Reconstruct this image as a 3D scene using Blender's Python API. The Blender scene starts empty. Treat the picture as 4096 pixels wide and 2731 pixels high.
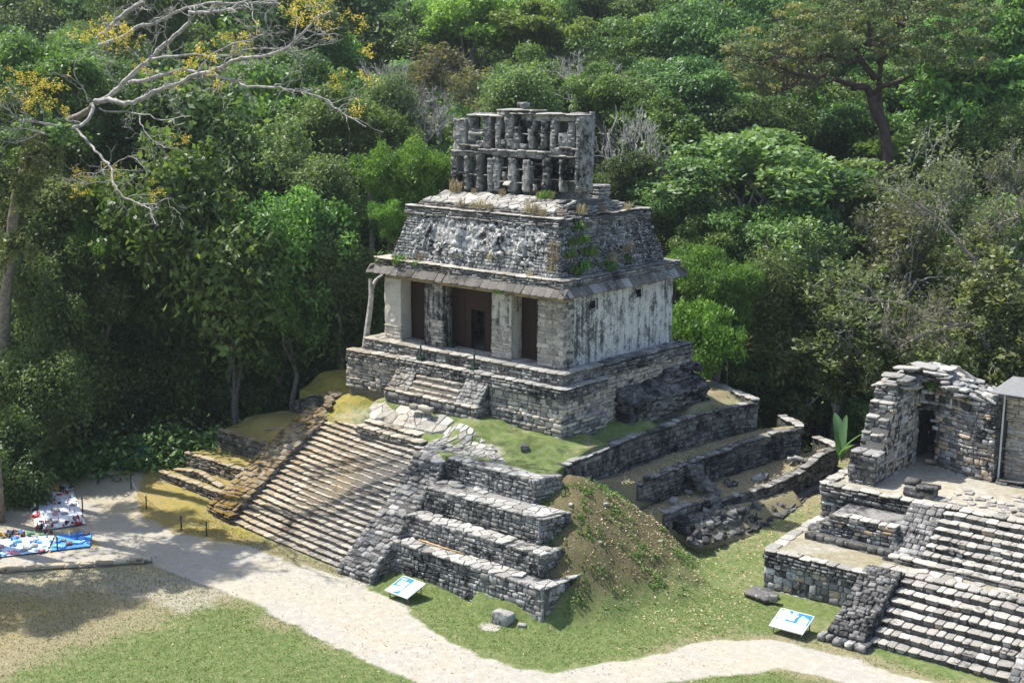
import bpy, bmesh, math, random
import numpy as np
from mathutils import Matrix, Vector
random.seed(7); np.random.seed(7)
R = random.uniform
scene = bpy.context.scene

# ---------------------------------------------------------------- camera, sky, sun, exposure
CAM = Vector((36.0213, -46.2344, 13.1189))
YAW, PIT, ROL = math.radians(-40.23953), math.radians(11.40403), math.radians(-0.37098)
FPX = 5208.6
fwd = Vector((math.sin(YAW)*math.cos(PIT), math.cos(YAW)*math.cos(PIT), -math.sin(PIT)))
rt = Vector((math.cos(YAW), -math.sin(YAW), 0)); dn = fwd.cross(rt)
r2 = rt*math.cos(ROL) + dn*math.sin(ROL); d2 = -rt*math.sin(ROL) + dn*math.cos(ROL)
camd = bpy.data.cameras.new('camera'); cam = bpy.data.objects.new('camera', camd)
scene.collection.objects.link(cam)
m = Matrix.Identity(4)
for i, a in enumerate((r2, -d2, -fwd)):
    for k in range(3): m[k][i] = a[k]
m.translation = CAM; cam.matrix_world = m
camd.sensor_width = 36; camd.lens = FPX/4096*36; camd.clip_end = 2000; camd.clip_start = .5
scene.camera = cam

SUN_EL, SUN_DIR = 60.0, Vector((1.0, 0.24, 0)).normalized()   # horizontal direction the light travels
el = math.radians(SUN_EL)
travel = Vector((SUN_DIR.x*math.cos(el), SUN_DIR.y*math.cos(el), -math.sin(el)))
sl = bpy.data.lights.new('sun', 'SUN'); sl.energy = 4.6; sl.angle = math.radians(.53); sl.color = (1, .955, .88)
so = bpy.data.objects.new('sun', sl); scene.collection.objects.link(so)
so.rotation_euler = travel.to_track_quat('-Z', 'Y').to_euler()
w = bpy.data.worlds.new('World'); scene.world = w; w.use_nodes = True
wn = w.node_tree.nodes; bg = wn['Background']; sky = wn.new('ShaderNodeTexSky'); sky.sky_type = 'NISHITA'
sky.sun_disc = False; sky.sun_elevation = el
sky.sun_rotation = math.atan2(-travel.x, -travel.y)
sky.air_density = 1.0; sky.dust_density = 1.5
w.node_tree.links.new(sky.outputs[0], bg.inputs[0]); bg.inputs[1].default_value = .15
vs = scene.view_settings
vs.view_transform = 'Standard'; vs.look = 'None'; vs.exposure = 0.82; vs.gamma = 1; vs.use_curve_mapping = False
scene.render.engine = 'CYCLES'
cy = scene.cycles
cy.max_bounces = 5; cy.diffuse_bounces = 3; cy.glossy_bounces = 2; cy.transmission_bounces = 3; cy.transparent_max_bounces = 4
cy.use_adaptive_sampling = True; cy.adaptive_threshold = .02

# ---------------------------------------------------------------- helpers
COL = scene.collection
def link(o): COL.objects.link(o); return o
def mesh_from(name, verts, faces, mat=None, smooth=False):
    me = bpy.data.meshes.new(name); me.from_pydata([tuple(v) for v in verts], [], [tuple(f) for f in faces])
    if mat: me.materials.append(mat)
    if smooth: me.polygons.foreach_set('use_smooth', [True]*len(me.polygons))
    return me
def mesh_np(name, V, F, mat=None, smooth=False, attrs=None):
    """V (n,3), F (m,k) int - uniform polygons"""
    V = np.asarray(V, np.float32); F = np.asarray(F, np.int32); k = F.shape[1]
    me = bpy.data.meshes.new(name)
    me.vertices.add(len(V)); me.vertices.foreach_set('co', V.ravel())
    me.loops.add(F.size); me.loops.foreach_set('vertex_index', F.ravel())
    me.polygons.add(len(F)); me.polygons.foreach_set('loop_start', np.arange(0, F.size, k, dtype=np.int32))
    if smooth: me.polygons.foreach_set('use_smooth', np.ones(len(F), bool))
    for nm, dom, arr in (attrs or []):
        a = me.attributes.new(nm, 'FLOAT', dom); a.data.foreach_set('value', np.asarray(arr, np.float32))
    if mat: me.materials.append(mat)
    me.update(calc_edges=True); me.validate()
    return me
def put(o, parent=None):
    link(o)
    if parent is not None:
        o.parent = parent
        if parent.get('_root'):
            o.matrix_parent_inverse = Matrix.Translation(-Vector(parent['_root']))
    return o
def ob(name, me, parent=None, kind=None, label=None):
    o = bpy.data.objects.new(name, me); put(o, parent)
    if kind: o['kind'] = kind
    if label: o['label'] = label
    return o
def thing(name, label, cat, loc=(0, 0, 0), group=None):
    o = bpy.data.objects.new(name, None); link(o); o.location = loc
    o.empty_display_size = .3
    o['label'] = label; o['category'] = cat; o['_root'] = [float(v) for v in loc]
    if group: o['group'] = group
    return o
def tag(o, label, cat, group=None):
    o['label'] = label; o['category'] = cat
    if group: o['group'] = group
    return o
_H = np.random.RandomState(3).rand(4096).astype(np.float64)
def _hash(ix, iy, iz):
    return _H[(ix*73 + iy*179 + iz*283 + (ix*iy*7)) & 4095]
def vnoise(x, y, z=0.0, s=1.0):
    x = np.asarray(x, float)*s; y = np.asarray(y, float)*s; z = np.asarray(z, float)*s + np.zeros_like(x)
    ix, iy, iz = np.floor(x).astype(int), np.floor(y).astype(int), np.floor(z).astype(int)
    fx, fy, fz = x-ix, y-iy, z-iz
    fx, fy, fz = [f*f*(3-2*f) for f in (fx, fy, fz)]
    r = 0
    for a in (0, 1):
        for b in (0, 1):
            for c in (0, 1):
                r = r + _hash(ix+a, iy+b, iz+c)*np.where(a, fx, 1-fx)*np.where(b, fy, 1-fy)*np.where(c, fz, 1-fz)
    return r
def fbm(x, y, z=0.0, s=1.0, o=4):
    r = 0; amp = .5; t = 0
    for i in range(o):
        r = r + amp*vnoise(np.asarray(x)+i*17.3, np.asarray(y)-i*9.1, z, s*2**i); t += amp; amp *= .5
    return r/t
def sstep(a, b, x):
    t = np.clip((np.asarray(x, float)-a)/(b-a), 0, 1); return t*t*(3-2*t)

# ---------------------------------------------------------------- materials
class N:
    def __init__(s, name):
        s.m = bpy.data.materials.new(name); s.m.use_nodes = True; s.t = s.m.node_tree
        s.b = s.t.nodes['Principled BSDF']; s.b.inputs['Roughness'].default_value = .9
        s.b.inputs['Specular IOR Level'].default_value = .2
        s.geo = s.t.nodes.new('ShaderNodeNewGeometry')
    def n(s, typ, **kw):
        nd = s.t.nodes.new('ShaderNode'+typ)
        for k, v in kw.items(): setattr(nd, k, v)
        return nd
    def l(s, a, b): s.t.links.new(a, b)
    def val(s, v, sock):
        if isinstance(v, (int, float)): sock.default_value = v
        elif isinstance(v, tuple): sock.default_value = v if len(v) == 4 or sock.type == 'VECTOR' else v+(1,)
        else: s.l(v, sock)
    def math(s, op, a, b=0.0, clamp=False):
        nd = s.n('Math', operation=op); nd.use_clamp = clamp
        s.val(a, nd.inputs[0]); s.val(b, nd.inputs[1]); return nd.outputs[0]
    def noise(s, scale, detail=3, rough=.6, vec=None, stretch=None, off=0):
        nd = s.n('TexNoise'); nd.inputs['Scale'].default_value = scale; nd.inputs['Detail'].default_value = detail
        nd.inputs['Roughness'].default_value = rough
        v = vec or s.geo.outputs['Position']
        if stretch or off:
            mp = s.n('Mapping'); mp.inputs['Scale'].default_value = stretch or (1, 1, 1); mp.inputs['Location'].default_value = (off, off*.7, off*1.3)
            s.l(v, mp.inputs[0]); v = mp.outputs[0]
        s.l(v, nd.inputs['Vector']); return nd.outputs['Fac']
    def vor(s, scale, feature='F1', off=0):
        nd = s.n('TexVoronoi', feature=feature); nd.inputs['Scale'].default_value = scale
        s.l(s.geo.outputs['Position'], nd.inputs['Vector']); return nd.outputs['Distance']
    def ramp(s, v, a, b):
        nd = s.n('MapRange', interpolation_type='SMOOTHSTEP'); s.val(v, nd.inputs[0])
        nd.inputs[1].default_value = a; nd.inputs[2].default_value = b; return nd.outputs[0]
    def mix(s, f, a, b, mode='MIX'):
        nd = s.n('Mix', data_type='RGBA', blend_type=mode); s.val(f, nd.inputs[0]); s.val(a, nd.inputs[6]); s.val(b, nd.inputs[7]); return nd.outputs[2]
    def rnd(s):
        oi = s.n('ObjectInfo'); a = s.math('ADD', oi.outputs['Random'], s.math('MULTIPLY', s.geo.outputs['Random Per Island'], 3.7))
        return s.math('FRACT', a)
    def attr(s, name):
        nd = s.n('Attribute', attribute_name=name); return nd.outputs['Fac']
    def xyz(s, sock='Position'):
        nd = s.n('SeparateXYZ'); s.l(s.geo.outputs[sock], nd.inputs[0]); return nd.outputs
    def bump(s, h, strength=.5, dist=.03):
        nd = s.n('Bump'); nd.inputs['Strength'].default_value = strength; nd.inputs['Distance'].default_value = dist
        s.l(h, nd.inputs['Height']); s.l(nd.outputs[0], s.b.inputs['Normal'])
    def out(s, col): s.l(col, s.b.inputs['Base Color']); return s.m

PETAL = (.42, .25, .03)
def mat_stone(name, lo, hi, stain=(.018, .018, .02), st=(.52, .66), white=(.62, .6, .56), wt=(.64, .74), petals=True, off=0.0, bumpd=.03, tint=None, light_top=0.0):
    k = N(name); r = k.rnd()
    c = k.mix(r, lo, hi)
    if tint:   # some stones are of a warmer stone
        c = k.mix(k.math('MULTIPLY', k.ramp(k.math('FRACT', k.math('MULTIPLY', r, 7.3)), .72, .8), .8), c, tint)
    n1 = k.noise(.55, 4, .62, off=off+1); n2 = k.noise(3.2, 5, .7, off=off+5); n3 = k.noise(26, 4, .7, off=off+9)
    c = k.mix(k.ramp(k.math('ADD', k.math('MULTIPLY', n1, .55), k.math('MULTIPLY', n2, .45)), st[0], st[1]), c, stain)
    c = k.mix(k.math('MULTIPLY', k.ramp(k.noise(5.5, 5, .72, off=off+20), wt[0], wt[1]), .85), c, white)
    c = k.mix(.7, c, k.mix(k.ramp(n3, .25, .75), (.22, .22, .22), (1.6, 1.6, 1.6)), 'MULTIPLY')
    if light_top:   # switch for paler upper faces of the stone; draws nothing
        pass
    if petals:
        x, y, z = k.xyz(); nz = k.xyz('Normal')[2]
        xm = k.ramp(k.math('ADD', x, k.math('MULTIPLY', k.noise(.35, 3, off=3), 9.0)), 1.0, -13.0)
        ym = k.ramp(y, 3.0, -4.0)
        pn = k.ramp(k.noise(9, 5, .75, off=off+33), .34, .6)
        msk = k.math('MULTIPLY', k.math('MULTIPLY', xm, ym), k.math('MULTIPLY', k.ramp(nz, .35, .8), pn))
        c = k.mix(k.math('MULTIPLY', msk, .62), c, PETAL)
    k.bump(k.math('ADD', n3, k.math('MULTIPLY', n2, 1.5)), .7, bumpd)
    return k.out(c)
M = {}
M['wall'] = mat_stone('weathered_limestone', (.12, .117, .11), (.36, .35, .33), stain=(.03, .03, .031), st=(.46, .62), wt=(.6, .68))
M['dark'] = mat_stone('dark_limestone', (.075, .073, .069), (.26, .25, .235), stain=(.025, .025, .026), st=(.45, .6), wt=(.62, .7), off=40)
M['tan'] = mat_stone('tan_limestone', (.30, .265, .225), (.56, .50, .43), st=(.56, .7), wt=(.68, .8), off=60)
M['step'] = mat_stone('step_limestone', (.25, .23, .195), (.50, .46, .39), st=(.53, .66), wt=(.66, .8), off=80, bumpd=.02)
M['cap'] = mat_stone('cap_limestone', (.24, .23, .21), (.43, .415, .38), st=(.54, .68), wt=(.62, .74), off=100)
M['palecap'] = mat_stone('pale_step_limestone', (.27, .255, .225), (.50, .47, .415), st=(.52, .66), wt=(.6, .75), off=120)
M['flag'] = mat_stone('paving_limestone', (.26, .25, .225), (.47, .455, .415), st=(.52, .66), wt=(.6, .72), off=140)
M['ruin'] = mat_stone('ruin_limestone', (.16, .155, .15), (.58, .57, .54), st=(.5, .62), wt=(.56, .66), off=160, tint=(.50, .36, .22), petals=False)
M['mortar'] = mat_stone('mortar', (.085, .082, .077), (.14, .135, .126), st=(.5, .65), wt=(.72, .85), off=180)
M['mortar_tan'] = mat_stone('tan_mortar', (.13, .115, .10), (.18, .16, .14), st=(.56, .7), wt=(.7, .85), off=190)
M['comb'] = mat_stone('roof_comb_stone', (.13, .127, .12), (.33, .32, .30), st=(.46, .60), wt=(.585, .66), off=200, petals=False)
M['rubble'] = mat_stone('rubble_stone', (.05, .05, .05), (.22, .215, .2), st=(.45, .6), wt=(.66, .76), off=220)
M['frieze_stone'] = mat_stone('frieze_stone', (.09, .089, .086), (.30, .295, .28), st=(.48, .6), wt=(.56, .64), white=(.70, .69, .66), off=260, petals=False)

def mat_stucco(name, base, base2, streak, off=0, sx=(3, 3, .28), heavy=(.52, .62), gray=None, ygrad=None):
    k = N(name)
    n1 = k.noise(1.0, 5, .65, stretch=sx, off=off+2); n2 = k.noise(1.6, 5, .7, off=off+11); n3 = k.noise(14, 5, .7, off=off+7)
    c = k.mix(k.ramp(n2, .35, .65), base, base2)
    c = k.mix(k.ramp(n3, .35, .8), c, (base[0]*.72, base[1]*.70, base[2]*.68))
    s = k.math('ADD', k.math('MULTIPLY', n1, .36), k.math('MULTIPLY', n2, .24))
    n5 = k.noise(6.5, 7, .78, off=off+63); s = k.math('ADD', s, k.math('ADD', k.math('MULTIPLY', n3, .14), k.math('MULTIPLY', n5, .26)))
    if ygrad:
        y = k.xyz()[1]; s = k.math('ADD', s, k.math('MULTIPLY', k.ramp(k.math('ABSOLUTE', k.math('SUBTRACT', y, ygrad[0])), ygrad[1], 0.0), ygrad[2]))
    c = k.mix(k.ramp(s, heavy[0], heavy[1]), c, streak)
    ck = k.n('TexVoronoi', feature='DISTANCE_TO_EDGE'); ck.inputs['Scale'].default_value = 1.6
    wv = k.n('VectorMath', operation='ADD'); k.l(k.geo.outputs['Position'], wv.inputs[0])
    nv = k.n('TexNoise'); nv.inputs['Scale'].default_value = 2.4; k.l(k.geo.outputs['Position'], nv.inputs['Vector'])
    sc = k.n('VectorMath', operation='SCALE'); sc.inputs['Scale'].default_value = .6; k.l(nv.outputs['Color'], sc.inputs[0]); k.l(sc.outputs[0], wv.inputs[1])
    k.l(wv.outputs[0], ck.inputs['Vector'])
    crack = k.math('MULTIPLY', k.ramp(ck.outputs['Distance'], .018, 0.0), k.ramp(n2, .45, .6))
    c = k.mix(k.math('MULTIPLY', crack, .8), c, (.05, .048, .045))
    k.bump(k.math('ADD', k.math('MULTIPLY', n3, .8), k.math('MULTIPLY', crack, -1.0)), .6, .03)
    return k.out(c)
M['stucco'] = mat_stucco('stained_stucco', (.66, .645, .61), (.54, .53, .51), (.075, .075, .076), heavy=(.475, .575), ygrad=(1.5, 1.8, .035))
M['pier'] = mat_stucco('pier_stucco', (.58, .54, .47), (.46, .425, .37), (.05, .05, .052), off=21, heavy=(.48, .58))
M['pier_clean'] = mat_stucco('cream_pier_stucco', (.60, .555, .48), (.50, .465, .40), (.10, .095, .088), off=31, heavy=(.6, .7))
M['pier_dark'] = mat_stucco('blackened_pier_stucco', (.50, .47, .415), (.36, .34, .30), (.035, .036, .04), off=47, heavy=(.41, .52))
M['soffit'] = mat_stucco('ochre_soffit', (.42, .34, .2), (.30, .25, .16), (.07, .06, .05), off=51, heavy=(.5, .6), sx=(3, 3, 1))
def mat_plain(name, col, rough=.7, var=.25, scale=8, metal=0, spec=.3):
    k = N(name); n = k.noise(scale, 4, .65)
    c = k.mix(k.ramp(n, .3, .7), tuple(v*(1-var) for v in col), tuple(min(1, v*(1+var)) for v in col))
    k.b.inputs['Roughness'].default_value = rough; k.b.inputs['Metallic'].default_value = metal; k.b.inputs['Specular IOR Level'].default_value = spec
    k.bump(n, .15, .01)
    return k.out(c)
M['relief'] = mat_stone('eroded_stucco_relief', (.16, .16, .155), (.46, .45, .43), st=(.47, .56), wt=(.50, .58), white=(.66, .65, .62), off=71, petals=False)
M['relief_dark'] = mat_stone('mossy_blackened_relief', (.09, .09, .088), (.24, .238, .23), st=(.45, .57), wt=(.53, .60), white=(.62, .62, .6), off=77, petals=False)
M['eave'] = mat_stone('eave_slab_stone', (.115, .104, .092), (.175, .16, .142), st=(.53, .68), wt=(.62, .7), off=300, petals=False, bumpd=.015)
M['door'] = mat_plain('brown_door_board', (.028, .012, .0075), .6, .12, 2.0)
M['door_frame'] = mat_plain('dark_brown_frame', (.022, .009, .006), .55, .1)
M['green_metal'] = mat_plain('green_painted_metal', (.012, .045, .026), .45, .2, 12, 0, .5)
M['white_panel'] = mat_plain('white_panel', (.62, .63, .62), .5, .03)
M['teal_print'] = mat_plain('teal_print', (.015, .17, .22), .5, .05)
M['blue_print'] = mat_plain('blue_print', (.015, .16, .31), .5, .05)
M['pale_print'] = mat_plain('pale_print', (.62, .74, .78), .5, .05)
M['text_print'] = mat_plain('white_text_print', (.75, .82, .85), .5, .02)
M['grey_text'] = mat_plain('grey_text_print', (.40, .55, .60), .5, .02)
M['grey_metal'] = mat_plain('grey_metal', (.2, .2, .2), .5, .1, 8, .6)
M['sheet'] = mat_plain('grey_roof_sheet', (.20, .20, .195), .6, .12, 3)
M['wood_pole'] = mat_plain('weathered_pole', (.42, .25, .12), .7, .2, 6)
M['bark'] = mat_plain('grey_bark', (.20, .175, .145), .9, .4, 5)
M['palebark'] = mat_plain('pale_bark', (.33, .31, .285), .9, .45, 4)
M['twig'] = mat_plain('grey_twig', (.40, .375, .345), .9, .3, 3)
M['redbark'] = mat_plain('red_brown_bark', (.07, .042, .034), .7, .35, 2.5)
def mat_leaf(name, c1, c2, trans=.35, rough=.5, spec=.35):
    k = N(name); a = k.attr('tint'); oi = k.n('ObjectInfo')
    c = k.mix(a, c1, c2)
    hs = k.n('HueSaturation'); k.l(c, hs.inputs['Color'])
    k.l(k.math('ADD', k.math('MULTIPLY', oi.outputs['Random'], .04), .48), hs.inputs['Hue'])
    k.l(k.math('ADD', k.math('MULTIPLY', oi.outputs['Random'], .6), .72), hs.inputs['Value'])
    col = hs.outputs[0]
    k.b.inputs['Roughness'].default_value = rough; k.b.inputs['Specular IOR Level'].default_value = spec
    k.l(col, k.b.inputs['Base Color'])
    tr = k.n('BsdfTranslucent'); mx = k.n('MixShader'); mx.inputs[0].default_value = trans
    br = k.mix(1.0, col, (1.5, 1.6, .8), 'MULTIPLY'); k.l(br, tr.inputs['Color'])
    k.l(k.b.outputs[0], mx.inputs[1]); k.l(tr.outputs[0], mx.inputs[2])
    k.l(mx.outputs[0], k.t.nodes['Material Output'].inputs['Surface'])
    return k.m
M['lf_dark'] = mat_leaf('dark_leaves', (.028, .064, .020), (.165, .25, .075))
M['lf_mid'] = mat_leaf('green_leaves', (.042, .098, .022), (.20, .315, .075))
M['lf_lime'] = mat_leaf('lime_leaves', (.11, .19, .03), (.23, .33, .075), .4)
M['lf_mango'] = mat_leaf('bright_leaves', (.05, .125, .02), (.18, .31, .06), .4)
M['lf_vine'] = mat_leaf('vine_leaves', (.042, .086, .026), (.22, .30, .10))
M['lf_olive'] = mat_leaf('olive_leaves', (.06, .08, .027), (.25, .275, .105))
M['lf_yellow'] = mat_leaf('yellowing_leaves', (.09, .095, .04), (.22, .19, .07))
M['lf_grey'] = mat_leaf('greyish_leaves', (.075, .095, .045), (.19, .20, .10))
M['flower'] = mat_leaf('yellow_blossom', (.46, .34, .04), (.60, .48, .10), .3)
M['banana'] = mat_leaf('banana_leaf', (.09, .20, .08), (.17, .32, .15), .35, .4)
M['drygrass'] = mat_leaf('dry_grass_blades', (.20, .145, .085), (.38, .30, .19), .2)
M['weed'] = mat_leaf('weed_leaves', (.06, .13, .02), (.14, .24, .05), .3)
M['litter'] = mat_leaf('fallen_leaves', (.30, .22, .11), (.58, .48, .3), .1)
M['grassblade'] = mat_leaf('grass_blades', (.07, .115, .022), (.17, .22, .06), .3)

def mat_ground():
    k = N('ground_cover'); d = k.attr('dirt'); ye = k.attr('yel'); dry = k.attr('dry'); sh = k.attr('moss')
    n1 = k.noise(.45, 5, .6); n2 = k.noise(3.0, 5, .7, off=4); n3 = k.noise(18, 4, .75, off=8); n4 = k.noise(60, 3, .7, off=2)
    g = k.mix(k.ramp(n2, .3, .7), (.10, .155, .042), (.185, .225, .085))
    g = k.mix(k.ramp(n4, .25, .75), k.mix(1.0, g, (.55, .58, .5), 'MULTIPLY'), k.mix(1.0, g, (1.35, 1.3, 1.3), 'MULTIPLY'))
    dr = k.mix(k.ramp(n3, .3, .7), (.19, .165, .09), (.36, .31, .19))
    di = k.mix(k.ramp(n3, .3, .75), (.32, .30, .255), (.48, .455, .40))
    di = k.mix(k.ramp(n1, .38, .66), di, (.42, .375, .29))
    di = k.mix(k.ramp(n2, .4, .75), di, (.50, .465, .40))
    ms = k.mix(k.ramp(n3, .3, .7), (.07, .06, .03), (.21, .165, .09))
    ms = k.mix(k.math('MULTIPLY', k.ramp(n2, .45, .6), .7), ms, k.mix(k.ramp(n3, .35, .65), (.10, .11, .035), (.21, .19, .09)))
    def jit(a, w, c0=.5): return k.ramp(k.math('ADD', a, k.math('MULTIPLY', k.math('SUBTRACT', k.math('ADD', k.math('MULTIPLY', n2, .5), k.math('MULTIPLY', n3, .5)), .5), w)), c0-.22, c0+.22)
    c = k.mix(jit(dry, 1.6), g, dr)
    c = k.mix(jit(sh, 1.6), c, ms)
    c = k.mix(jit(d, .9), c, di)
    yy = k.math('MULTIPLY', jit(ye, 1.7), .85)
    c = k.mix(k.math('MULTIPLY', yy, k.ramp(k.math('ADD', k.math('MULTIPLY', n3, .6), k.math('MULTIPLY', n2, .4)), .36, .6)), c, k.mix(k.ramp(n4, .3, .7), (.26, .19, .04), (.50, .345, .06)))
    k.bump(k.math('ADD', n3, k.math('MULTIPLY', n4, .8)), .8, .05)
    return k.out(c)
M['ground'] = mat_ground()
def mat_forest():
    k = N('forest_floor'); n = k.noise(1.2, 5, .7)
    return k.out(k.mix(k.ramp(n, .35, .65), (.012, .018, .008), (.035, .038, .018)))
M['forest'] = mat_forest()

# ---------------------------------------------------------------- ground, path, hill
def inpoly(px, py, poly):
    px = np.asarray(px); py = np.asarray(py); ins = np.zeros(px.shape, bool); n = len(poly)
    for i in range(n):
        x1, y1 = poly[i][:2]; x2, y2 = poly[(i+1) % n][:2]
        c = ((y1 > py) != (y2 > py)) & (px < (x2-x1)*(py-y1)/((y2-y1) if y2 != y1 else 1e-9)+x1)
        ins ^= c
    return ins
def segdist(px, py, pts, closed=False):
    """distance to polyline and interpolated extra column"""
    best = np.full(np.shape(px), 1e9); ex = np.zeros(np.shape(px))
    m_ = len(pts) if closed else len(pts)-1
    for i in range(m_):
        a = np.array(pts[i], float); b = np.array(pts[(i+1) % len(pts)], float)
        d = b[:2]-a[:2]; t = np.clip(((px-a[0])*d[0]+(py-a[1])*d[1])/max(d@d, 1e-9), 0, 1)
        q = np.hypot(px-a[0]-t*d[0], py-a[1]-t*d[1]); u = q < best
        best = np.where(u, q, best)
        if len(a) > 2: ex = np.where(u, a[2]+(b[2]-a[2])*t, ex)
    return best, ex
MC = (3.0, -3.2)
_ang = np.radians([-110, -80, -61, -50, -24, 6, 47, 69, 100, 140]); _rad = [6.3, 6.4, 6.7, 6.6, 5.9, 5.7, 6.0, 6.2, 6.0, 5]
def mound(x, y):
    dx, dy = x-MC[0], y-MC[1]; r = np.hypot(dx, dy); th = np.arctan2(dy, dx)
    R0 = np.interp(th, _ang, _rad, left=4, right=4)*(1+.22*(fbm(x, y, 21, .55, 4)-.5))
    t = r/R0; ex = 1.25+.4*sstep(-5, -45, np.degrees(th))
    z = -3.62-4.3*np.clip(t, 0, 2)**ex
    return z + .22*(fbm(x, y, 0, 1.3, 4)-.5) + .05*(fbm(x, y, 4, 5, 2)-.5), t
def ground_z(x, y):
    x = np.asarray(x, float); y = np.asarray(y, float)
    d = (x-CAM.x)*-.646+(y-CAM.y)*.763; e = (x-CAM.x)*.763+(y-CAM.y)*.646
    z = -7.9+0*x
    z = z + .95*sstep(-2, 9, y)*sstep(2.0, 6, x) + .6*sstep(14, 24, y)*sstep(0, 6, x)
    z = z + .75*sstep(-11.5, -6.5, y)*sstep(-12, -16.5, x)*sstep(-27, -21, x) + .3*sstep(-10.2, -8.8, y)*sstep(-4, -1.5, x)*sstep(3, 0, x)
    d0 = np.interp(e, [-60, -40, -10, 12, 30], [92, 90, 86, 79, 74])
    s = np.maximum(d-d0, 0); z = z + .47*s*s/(s+6) - .12*np.maximum(d-175, 0)
    z = z + .07*(fbm(x, y, 1, .35, 3)-.5) + .03*(fbm(x, y, 2, 2.2, 2)-.5)
    z = z + 1.5*(fbm(x, y, 3, .06, 3)-.5)*sstep(80, 100, d)
    mz, t = mound(x, y)
    rr = np.where((x > 2.6) & (y < 4.5), mz, -99)
    q_ = .22; return np.where(rr > -50, q_*np.logaddexp(z/q_, np.maximum(rr, -20)/q_)-q_*np.exp(-np.abs(z-np.maximum(rr, -20))/q_)*0, z)
def axis(a0, a1, b0, b1, fine, coarse):
    def grow(s, e_):
        out = []; st = fine; p = s
        sg = 1 if e_ > s else -1
        while (e_-p)*sg > 0:
            st = min(st*1.25, coarse); p += sg*st; out.append(p)
        return out
    return np.array(grow(b0, a0)[::-1]+list(np.arange(b0, b1+1e-6, fine))+grow(b1, a1))
GX = axis(-150, 90, -30, 24, .22, 5); GY = axis(-80, 190, -27, 18, .22, 5)
X, Y = np.meshgrid(GX, GY); Z = ground_z(X, Y)
PATH = [(-27, -5, 1.6), (-23.5, -8.6, 1.7), (-20.5, -11.6, 1.75), (-17, -13.2, 1.6), (-13.5, -13.6, 1.75), (-10, -13.0, 2.0), (-6, -12.8, 2.05), (-1, -13.0, 2.15), (3, -13.9, 1.75),
        (6.5, -14.2, 1.5), (9.6, -12.9, 1.3), (11.4, -9.6, 1.15), (12.8, -6.7, 1.4), (14.3, -5.1, 1.15), (16.7, -4.8, .95), (20, -4.6, 1.2), (27, -3.6, 1.4)]
PATH2 = [(-19, -23.5, 1.2), (-16, -19.4, 1.05), (-13.9, -16.4, 1.2), (-12, -13.8, 1.4)]
qn = fbm(X, Y, 7, .9, 3)-.5
d1, h1 = segdist(X, Y, PATH); d2_, h2 = segdist(X, Y, PATH2)
e1 = np.maximum(h1-d1, h2-d2_)+qn*.9
dirt = sstep(-.35, .35, e1)
bare, _ = segdist(X, Y, [(-22, -27), (-14.0, -20.0), (-10.0, -16.6), (-7, -16.0)]); dirt = np.maximum(dirt, .5*sstep(3.4, 1.0, bare+qn*2))
bare2, _ = segdist(X, Y, [(-24, -10), (-20, -16), (-18.5, -20), (-22, -24)]); dirt = np.maximum(dirt, .6*sstep(4.2, 1.5, bare2+qn*2))
bp = lambda x, y, r: sstep(r, r*.35, np.hypot(X-x, (Y-y)*1.2)+qn*.9)
for (x, y, r, v) in ((.2, -11.6, 1.7, .8), (4.6, -10.3, .7, .75), (11.2, .6, .9, .5), (14.6, -5.2, 1.6, .7), (16.6, -4.0, 1.4, .7), (9.5, 3.5, 1.0, .5), (-3, -11, 1.6, .8)):
    dirt = np.maximum(dirt, v*bp(x, y, r))
mz, mt = mound(X, Y); onm = (mz > Z-.17) & (X > 2.6) & (Y < 4.5)
moss = np.where(onm, .85-.55*sstep(.62, 1.02, mt)+.5*(fbm(X, Y, 12, .8, 3)-.5), 0)
moss = np.maximum(moss, .35*sstep(9.8, 6.5, X+qn*3)*sstep(5, 8.0, X)*sstep(-1, 2, Y))
yel = sstep(-7.5, -12.5, X+qn*4)*sstep(-13.2, -11.2, Y+qn*2)*.85
yel = np.maximum(yel, .5*sstep(-2, -12, X)*(1-.35*dirt))
yel = np.where(d1 < h1, np.minimum(yel, .45), yel)
dry = .24+.7*(fbm(X, Y, 9, .5, 3)-.45)+.35*sstep(1.6, 0, -e1)*(e1 < 0) + .3*sstep(-3, -12, X) + .35*sstep(3, 9, Y)*(X > 4)
dry = dry + .45*sstep(-2.5, -9, X+qn*3)*sstep(-14, -16, Y)
dry = np.clip(dry - .25*sstep(-8, 0, X)*sstep(-5, -9, Y), 0, 1)
dd = (X-CAM.x)*-.646+(Y-CAM.y)*.763
ny, nx = X.shape; idx = np.arange(nx*ny).reshape(ny, nx)
F = np.stack([idx[:-1, :-1], idx[:-1, 1:], idx[1:, 1:], idx[1:, :-1]], -1).reshape(-1, 4)
V = np.stack([X, Y, Z], -1).reshape(-1, 3)
A = dict(dirt=dirt.ravel(), yel=yel.ravel(), dry=dry.ravel(), moss=moss.ravel())
fc = lambda a: a.ravel()[F].mean(1)
cx, cyy, cd = fc(X), fc(Y), fc(dd)
ispath = ((h1-d1 > 0) | (h2-d2_ > 0)).ravel()[F].mean(1) > .5
ism = onm.ravel()[F].mean(1) > .5
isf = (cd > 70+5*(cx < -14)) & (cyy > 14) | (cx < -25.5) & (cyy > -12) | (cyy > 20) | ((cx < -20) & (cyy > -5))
def sub(name, mask, mat):
    f = F[mask]; u, inv = np.unique(f, return_inverse=True)
    me = mesh_np(name, V[u], inv.reshape(-1, 4), mat, True, [(k_, 'POINT', a[u]) for k_, a in A.items()])
    o = ob(name, me, kind='structure'); return o
sub('path', ispath & ~ism & ~isf, M['ground']); sub('earth_mound', ism, M['ground'])
sub('lawn', ~ispath & ~ism & ~isf, M['ground']); sub('forest_floor', isf, M['forest'])

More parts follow.
